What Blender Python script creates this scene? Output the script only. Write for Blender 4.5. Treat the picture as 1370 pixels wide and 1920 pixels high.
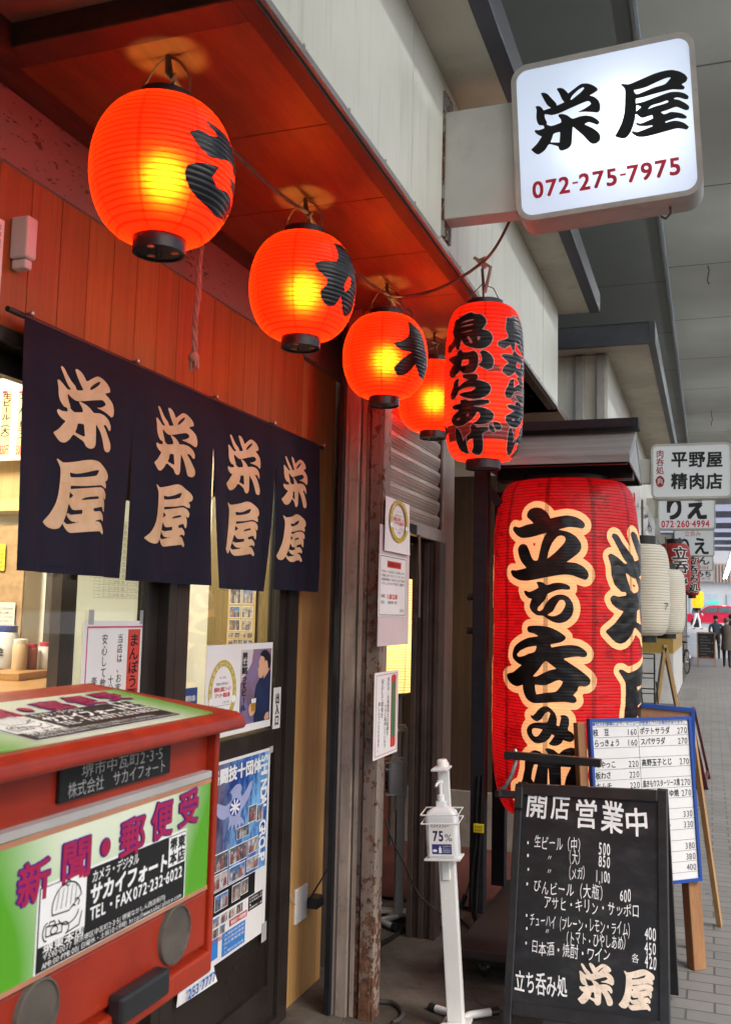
import bpy, bmesh, math, random
import numpy as np
from mathutils import Vector, Matrix, noise as mnoise
random.seed(7)
for _o in list(bpy.data.objects): bpy.data.objects.remove(_o)
SC = bpy.context.scene
COL = SC.collection
rad = math.radians
# ---------------------------------------------------------------- camera
FPX, YAW, PITCH, ROLL = 1800., .3443, .10313, .02408
_cy, _sy, _cp, _sp = math.cos(YAW), math.sin(YAW), math.cos(PITCH), math.sin(PITCH)
CF = Vector((-_sy*_cp, _cy*_cp, _sp)); _r = Vector((_cy, _sy, 0)); _u = _r.cross(CF)
CR = math.cos(ROLL)*_r + math.sin(ROLL)*_u
CU = -math.sin(ROLL)*_r + math.cos(ROLL)*_u
CC = Vector((0, 0, 1.5))
cam = bpy.data.cameras.new('camera'); camo = bpy.data.objects.new('camera', cam); COL.objects.link(camo)
cam.sensor_fit = 'VERTICAL'; cam.sensor_height = 24; cam.sensor_width = 24; cam.lens = 24*FPX/1920
cam.clip_start = .05; cam.clip_end = 600
cam.dof.use_dof = True; cam.dof.focus_distance = 3.6; cam.dof.aperture_fstop = 7.5
m3 = Matrix((CR, CU, -CF)).transposed(); m4 = m3.to_4x4(); m4.translation = CC; camo.matrix_world = m4
SC.camera = camo
# ---------------------------------------------------------------- sky, sun, exposure
W = bpy.data.worlds.new('World'); SC.world = W; W.use_nodes = True
nt = W.node_tree; bg = nt.nodes['Background']; sk = nt.nodes.new('ShaderNodeTexSky'); sk.sky_type = 'NISHITA'; sk.sun_disc = False
SUN_EL, SUN_AZ = rad(48), rad(120)          # overcast daylight from the open side of the arcade
sk.sun_elevation = SUN_EL; sk.sun_rotation = SUN_AZ; sk.air_density = 1.0; sk.dust_density = 4.0; sk.ozone_density = 1.0
nt.links.new(sk.outputs[0], bg.inputs[0]); bg.inputs[1].default_value = .12
sl = bpy.data.lights.new('sun', 'SUN'); sl.energy = 1.2; sl.angle = rad(25); sl.color = (1, .97, .92)
so = bpy.data.objects.new('sun', sl); COL.objects.link(so)
sd = Vector((math.sin(SUN_AZ)*math.cos(SUN_EL), math.cos(SUN_AZ)*math.cos(SUN_EL), math.sin(SUN_EL)))
so.rotation_euler = (-sd).to_track_quat('-Z', 'Y').to_euler(); so.location = (12, -8, 14)
SC.view_settings.view_transform = 'Standard'; SC.view_settings.look = 'None'; SC.view_settings.gamma = 1
SC.view_settings.exposure = 1.04
SC.render.engine = 'CYCLES'
SC.cycles.use_denoising = True
SC.cycles.sample_clamp_indirect = 6
SC.cycles.max_bounces = 10; SC.cycles.transparent_max_bounces = 12
SC.cycles.caustics_reflective = False; SC.cycles.caustics_refractive = False
# ---------------------------------------------------------------- photo rays onto real planes
def ray(px, py): return CF*FPX + CR*(px-685) - CU*(py-960)
def P(px, py, x=None, y=None, z=None):
    d = ray(px, py)
    k = (x-CC.x)/d.x if x is not None else (y-CC.y)/d.y if y is not None else (z-CC.z)/d.z
    return CC + d*k
class Frame:
    def __init__(s, O, U, V):
        s.O, s.U, s.V = Vector(O), Vector(U).normalized(), Vector(V).normalized(); s.N = s.U.cross(s.V)
    def px(s, px, py):
        d = ray(px, py); k = (s.O-CC).dot(s.N)/d.dot(s.N); q = CC+d*k-s.O
        return q.dot(s.U), q.dot(s.V)
    def at(s, u, v, n=0): return s.O+s.U*u+s.V*v+s.N*n
    def box(s, x0, y0, x1, y1):
        a = s.px(x0, y0); b = s.px(x1, y1); return (a[0], b[1], b[0], a[1])
def FX(x): return Frame((x, 0, 0), (0, 1, 0), (0, 0, 1))
def FY(y): return Frame((0, y, 0), (1, 0, 0), (0, 0, 1))
# ---------------------------------------------------------------- objects
ORG = {}
def thing(name, label, cat, loc=(0, 0, 0), group=None):
    o = bpy.data.objects.new(name, None); COL.objects.link(o); o.location = loc; o.empty_display_size = .1
    o['label'] = label; o['category'] = cat
    if group: o['group'] = group
    ORG[o.name] = Vector(loc); return o
def tag(o, label, cat, group=None):
    o['label'] = label; o['category'] = cat
    if group: o['group'] = group
    return o
def struct(o): o['kind'] = 'structure'; return o
class MB:
    def __init__(s): s.v = []; s.f = []; s.mi = []; s.m = 0
    def add(s, vs, fs):
        b = len(s.v); s.v += [Vector(v) for v in vs]; s.f += [[b+i for i in f] for f in fs]; s.mi += [s.m]*len(fs); return s
    def box(s, x0, y0, z0, x1, y1, z1):
        if x0 > x1: x0, x1 = x1, x0
        if y0 > y1: y0, y1 = y1, y0
        if z0 > z1: z0, z1 = z1, z0
        return s.add([(x0,y0,z0),(x1,y0,z0),(x1,y1,z0),(x0,y1,z0),(x0,y0,z1),(x1,y0,z1),(x1,y1,z1),(x0,y1,z1)],
              [(3,2,1,0),(4,5,6,7),(0,1,5,4),(1,2,6,5),(2,3,7,6),(3,0,4,7)])
    def fbox(s, fr, u0, v0, u1, v1, n0, n1):   # box in a frame
        p = [fr.at(u, v, n) for n in (n0, n1) for (u, v) in ((u0, v0), (u1, v0), (u1, v1), (u0, v1))]
        return s.add(p, [(3,2,1,0),(4,5,6,7),(0,1,5,4),(1,2,6,5),(2,3,7,6),(3,0,4,7)])
    def beam(s, a, b, w, h, up=(0, 0, 1)):
        a, b = Vector(a), Vector(b); d = (b-a).normalized(); up = Vector(up)
        sx = d.cross(up)
        if sx.length < 1e-4: sx = d.cross(Vector((1, 0, 0)))
        sx.normalize(); sz = sx.cross(d)
        p = [q+sx*(w/2*i)+sz*(h/2*j) for q in (a, b) for (i, j) in ((-1,-1),(1,-1),(1,1),(-1,1))]
        return s.add(p, [(3,2,1,0),(4,5,6,7),(0,1,5,4),(1,2,6,5),(2,3,7,6),(3,0,4,7)])
    def tube(s, pts, r, n=8, cap=True):
        pts = [Vector(p) for p in pts]; rs = r if isinstance(r, (list, tuple)) else [r]*len(pts)
        t = (pts[1]-pts[0]).normalized(); a = t.cross(Vector((0, 0, 1)))
        if a.length < .05: a = t.cross(Vector((1, 0, 0)))
        a.normalize(); vs = []; N = len(pts)
        for i, p in enumerate(pts):
            t = (pts[min(i+1, N-1)]-pts[max(i-1, 0)]).normalized(); a = (a-t*a.dot(t)).normalized(); b = t.cross(a)
            vs += [p+(a*math.cos(2*math.pi*k/n)+b*math.sin(2*math.pi*k/n))*rs[i] for k in range(n)]
        fs = [(i*n+k, i*n+(k+1) % n, (i+1)*n+(k+1) % n, (i+1)*n+k) for i in range(N-1) for k in range(n)]
        if cap: fs += [tuple(range(n))[::-1], tuple((N-1)*n+k for k in range(n))]
        return s.add(vs, fs)
    def lathe(s, prof, n=24, c=(0, 0, 0), cap=True):
        c = Vector(c); vs = [c+Vector((r*math.cos(2*math.pi*k/n), r*math.sin(2*math.pi*k/n), z)) for r, z in prof for k in range(n)]
        N = len(prof); fs = [(i*n+k, i*n+(k+1) % n, (i+1)*n+(k+1) % n, (i+1)*n+k) for i in range(N-1) for k in range(n)]
        if cap:
            if prof[0][0] > 1e-5: fs.append(tuple(range(n))[::-1])
            if prof[-1][0] > 1e-5: fs.append(tuple((N-1)*n+k for k in range(n)))
        return s.add(vs, fs)
    def prism(s, poly, fn):                     # poly 2d, fn(u,v,k) -> point, k in 0,1
        n = len(poly); vs = [fn(u, v, 0) for u, v in poly]+[fn(u, v, 1) for u, v in poly]
        return s.add(vs, [tuple(range(n))[::-1], tuple(range(n, 2*n))]+[(i, (i+1) % n, n+(i+1) % n, n+i) for i in range(n)])
    def build(s, name, mat, parent=None, smooth=False, bevel=0, org=None):
        o_ = ORG[parent.name] if parent else Vector(org or (0, 0, 0))
        me = bpy.data.meshes.new(name); me.from_pydata([v-o_ for v in s.v], [], s.f)
        mats = mat if isinstance(mat, (list, tuple)) else [mat]
        for m in mats: me.materials.append(m)
        if len(mats) > 1: me.polygons.foreach_set('material_index', s.mi)
        bm = bmesh.new(); bm.from_mesh(me); bmesh.ops.remove_doubles(bm, verts=bm.verts, dist=1e-6)
        bmesh.ops.recalc_face_normals(bm, faces=bm.faces)
        if bevel:
            es = [e for e in bm.edges if len(e.link_faces) == 2 and e.calc_face_angle(0) > .6]
            bmesh.ops.bevel(bm, geom=es, offset=bevel, segments=2, affect='EDGES', profile=.5, clamp_overlap=True)
        bm.to_mesh(me); bm.free()
        if smooth:
            me.polygons.foreach_set('use_smooth', [True]*len(me.polygons))
            try: me.set_sharp_from_angle(angle=rad(50))
            except Exception: pass
        o = bpy.data.objects.new(name, me); COL.objects.link(o)
        if parent: o.parent = parent
        else: o.location = o_
        ORG[o.name] = o_; return o
def copy_tree(o, parent=None):
    c = o.copy(); COL.objects.link(c); ORG[c.name] = ORG[o.name]
    if parent: c.parent = parent
    for ch in list(o.children): copy_tree(ch, c)
    return c
# ---------------------------------------------------------------- lettering
GC = {}
_fc = bpy.data.curves.new('glyphs', 'FONT'); _fo = bpy.data.objects.new('glyphs', _fc)
def glyph(ch, bold=0):
    k = ch
    if k not in GC:
        _fc.body = ch; me = _fo.to_mesh()
        vs = [(v.co.x, v.co.y) for v in me.vertices]; fs = [tuple(p.vertices) for p in me.polygons]
        _fo.to_mesh_clear(); GC[k] = (vs, fs)
    return GC[k]
def adv(ch): return 1.0 if ord(ch) > 0x2000 else .3 if ch in ' .:,-/' else .58
def glyph_contours(ch):
    vs, fs = glyph(ch); cnt = {}
    for f in fs:
        for a, b in zip(f, tuple(f[1:])+(f[0],)): cnt[(a, b)] = 1
    nx = {a: b for a, b in cnt if (b, a) not in cnt}; out = []
    while nx:
        a, b = nx.popitem(); L = [a]
        while b in nx: L.append(b); b = nx.pop(b)
        out.append([vs[i] for i in L])
    return [c for c in out if len(c) > 2]
class Ink(MB):                                  # flat lettering laid a hair above a frame
    wob = 0
    def __init__(s, fr, n=.0012): super().__init__(); s.fr = fr; s.n = n; s.k = 0
    def glyph(s, ch, u0, v0, u1, v1, bold=0, slant=0, skew=0):
        vs, fs = glyph(ch, bold)
        if not vs: return
        asc = ord(ch) > 0x2000
        w = adv(ch); lo, hi = (-.12, .88) if asc else (-.02, .72)
        s.k += 1; n = s.n+.00002*(s.k % 7)
        if s.wob:                                  # hand lettering: every character a little turned, stretched and shaky
            an = random.uniform(-.09, .09)*s.wob; sx = 1+random.uniform(-.10, .08)*s.wob; sy = 1+random.uniform(-.10, .10)*s.wob; ox, oy = random.uniform(-.03, .03), random.uniform(-.05, .05)*s.wob; sd = random.uniform(0, 99); cx, cy = w/2, (lo+hi)/2
            q2 = []
            for x, y in vs:
                X, Y = (x-cx)*sx, (y-cy)*sy; X, Y = X*math.cos(an)-Y*math.sin(an)+cx+ox, X*math.sin(an)+Y*math.cos(an)+cy+oy
                q2.append((X+.035*s.wob*mnoise.noise(Vector((x*2.5, y*2.5, sd))), Y+.035*s.wob*mnoise.noise(Vector((x*2.5, y*2.5, sd+50)))))
            vs = q2
        cp = [(0, 0)] if bold < .012 else [(bold*.8*i, bold*.8*j) for i in (-1, 1) for j in (-1, 1)]+([(0, 0)] if bold > .035 else [])
        for q, (dx, dy) in enumerate(cp):
            s.add([s.fr.at(u0+((x+dx)/w)*(u1-u0)+slant*(y-lo)/(hi-lo)*(v1-v0), v0+(y+dy-lo)/(hi-lo)*(v1-v0)+skew*(x/w), n+q*.000025) for x, y in vs], fs)
    def line(s, t, u0, v0, u1, v1, bold=0, slant=0, jit=0, asc=None):
        tot = sum(adv(c) for c in t); u = u0; H = v1-v0
        for c in t:
            w = adv(c)/tot*(u1-u0); j = random.uniform(-jit, jit)*H
            top = v1 if ord(c) > 0x2000 else v0+H*.9
            if c in '-': s.rect(u+w*.1, v0+H*.42, u+w*.9, v0+H*.52)
            else: s.glyph(c, u, v0+j, u+w, top+j, bold, slant)
            u += w
    def column(s, t, u0, v0, u1, v1, bold=0, pitch=None):   # vertical, from the top down
        h = (v1-v0)/len(t)
        for i, c in enumerate(t):
            if c == 'ー': s.rect((u0+u1)/2-.06*(u1-u0), v1-(i+.9)*h, (u0+u1)/2+.06*(u1-u0), v1-(i+.1)*h)
            else: s.glyph(c, u0, v1-(i+1)*h, u1, v1-i*h, bold)
    def rect(s, u0, v0, u1, v1, dn=0):
        s.k += 1; n = s.n+dn+.00002*(s.k % 7)
        s.add([s.fr.at(u, v, n) for u, v in ((u0, v0), (u1, v0), (u1, v1), (u0, v1))], [(0, 1, 2, 3)])
    def row(s, t, l, r, hpx, **kw):             # l, r: photo pixels of the middle of both ends of a row
        a = s.fr.px(*l); b = s.fr.px(*r); c = s.fr.px(l[0], l[1]-hpx/2); d = s.fr.px(l[0], l[1]+hpx/2)
        h = c[1]-d[1]; v = (a[1]+b[1])/2; s.line(t, a[0], v-h/2, b[0], v+h/2, **kw)
    def poly(s, pts): s.k += 1; n = s.n+.00002*(s.k % 7); s.add([s.fr.at(u, v, n) for u, v in pts], [tuple(range(len(pts)))])
    def stroke(s, pts, w):
        for (a, b) in zip(pts, pts[1:]):
            a, b = Vector(a), Vector(b); d = (b-a)
            if d.length < 1e-6: continue
            q = Vector((-d.y, d.x)).normalized()*w/2; e = d.normalized()*w*.3
            s.poly([tuple(a-q-e), tuple(b-q+e), tuple(b+q+e), tuple(a+q-e)])
def ring(ink, cu, cv, ru, rv, wu, wv, n=40, a0=0, a1=2*math.pi):
    for i in range(n):
        A = a0+(a1-a0)*i/n; B = a0+(a1-a0)*(i+1)/n
        ink.poly([(cu+ru*math.cos(A), cv+rv*math.sin(A)), (cu+ru*math.cos(B), cv+rv*math.sin(B)), (cu+(ru-wu)*math.cos(B), cv+(rv-wv)*math.sin(B)), (cu+(ru-wu)*math.cos(A), cv+(rv-wv)*math.sin(A))])
# brush lettering: outlines of the painted characters -> signed distance -> mesh that can follow a curved shade
def contours(key):
    out = []
    for c in BRUSH[key].split(';'):
        n = [int(x)/1e4 for x in c.split()]; out.append([(n[i], n[i+1]) for i in range(0, len(n), 2)])
    return out
def smooth_closed(c, sub=3):
    r = []; n = len(c)
    for i in range(n):
        p0, p1, p2, p3 = (np.array(c[(i+k-1) % n]) for k in range(4))
        a = p1-p0; b = p2-p1; d = p3-p2
        def cosang(a, b): return float(a@b/(np.linalg.norm(a)*np.linalg.norm(b)+1e-12))
        if sub == 1: r.append(p1); continue
        k1 = .5 if cosang(a, b) > .25 else 0; k2 = .5 if cosang(b, d) > .25 else 0
        lb = np.linalg.norm(b)
        m1 = k1*(p2-p0)*min(1, lb/(np.linalg.norm(p2-p0)+1e-9)*1.4); m2 = k2*(p3-p1)*min(1, lb/(np.linalg.norm(p3-p1)+1e-9)*1.4)
        for j in range(sub):
            t = j/sub; h = (2*t**3-3*t**2+1, t**3-2*t**2+t, -2*t**3+3*t**2, t**3-t**2)
            r.append(h[0]*p1+h[1]*m1+h[2]*p2+h[3]*m2)
    return np.array(r)
def iso(mb, cons, fn, grow=0, res=70, sub=3):
    polys = [smooth_closed(c, sub) for c in cons]
    al = np.concatenate(polys); lo = al.min(0)-grow*1.3-1e-3; hi = al.max(0)+grow*1.3+1e-3
    h = max(hi-lo)/res; nx, ny = int((hi[0]-lo[0])/h)+2, int((hi[1]-lo[1])/h)+2
    X, Y = np.meshgrid(lo[0]+np.arange(nx)*h, lo[1]+np.arange(ny)*h, indexing='ij')
    ins = np.zeros(X.shape, int); d2 = np.full(X.shape, 1e9)
    for p in polys:
        q = np.roll(p, -1, 0)
        for (ax, ay), (bx, by) in zip(p, q):
            c = ((ay > Y) != (by > Y))
            if abs(by-ay) > 1e-12: ins += (c & (X < (bx-ax)*(Y-ay)/(by-ay)+ax)).astype(int)
            ex, ey = bx-ax, by-ay; L = ex*ex+ey*ey+1e-18
            t = np.clip(((X-ax)*ex+(Y-ay)*ey)/L, 0, 1); d2 = np.minimum(d2, (X-ax-t*ex)**2+(Y-ay-t*ey)**2)
    S = np.where(ins % 2 == 1, -1, 1)*np.sqrt(d2)-grow
    vid = {}; vs = []; fs = []
    def vert(k, u, v):
        if k not in vid: vid[k] = len(vs); vs.append(fn(u, v))
        return vid[k]
    for i in range(nx-1):
        for j in range(ny-1):
            cs = [(i, j), (i+1, j), (i+1, j+1), (i, j+1)]; sv = [S[a] for a in cs]
            if min(sv) >= 0: continue
            f = []
            for k in range(4):
                a, b = cs[k], cs[(k+1) % 4]; sa, sb = sv[k], sv[(k+1) % 4]
                if sa < 0: f.append(vert(a, X[a], Y[a]))
                if (sa < 0) != (sb < 0):
                    t = sa/(sa-sb); kk = (a, b) if a < b else (b, a)
                    f.append(vert(('e',)+kk, X[a]+t*(X[b]-X[a]), Y[a]+t*(Y[b]-Y[a])))
            if len(f) >= 3: fs.append(f)
    mb.add(vs, fs)
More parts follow.
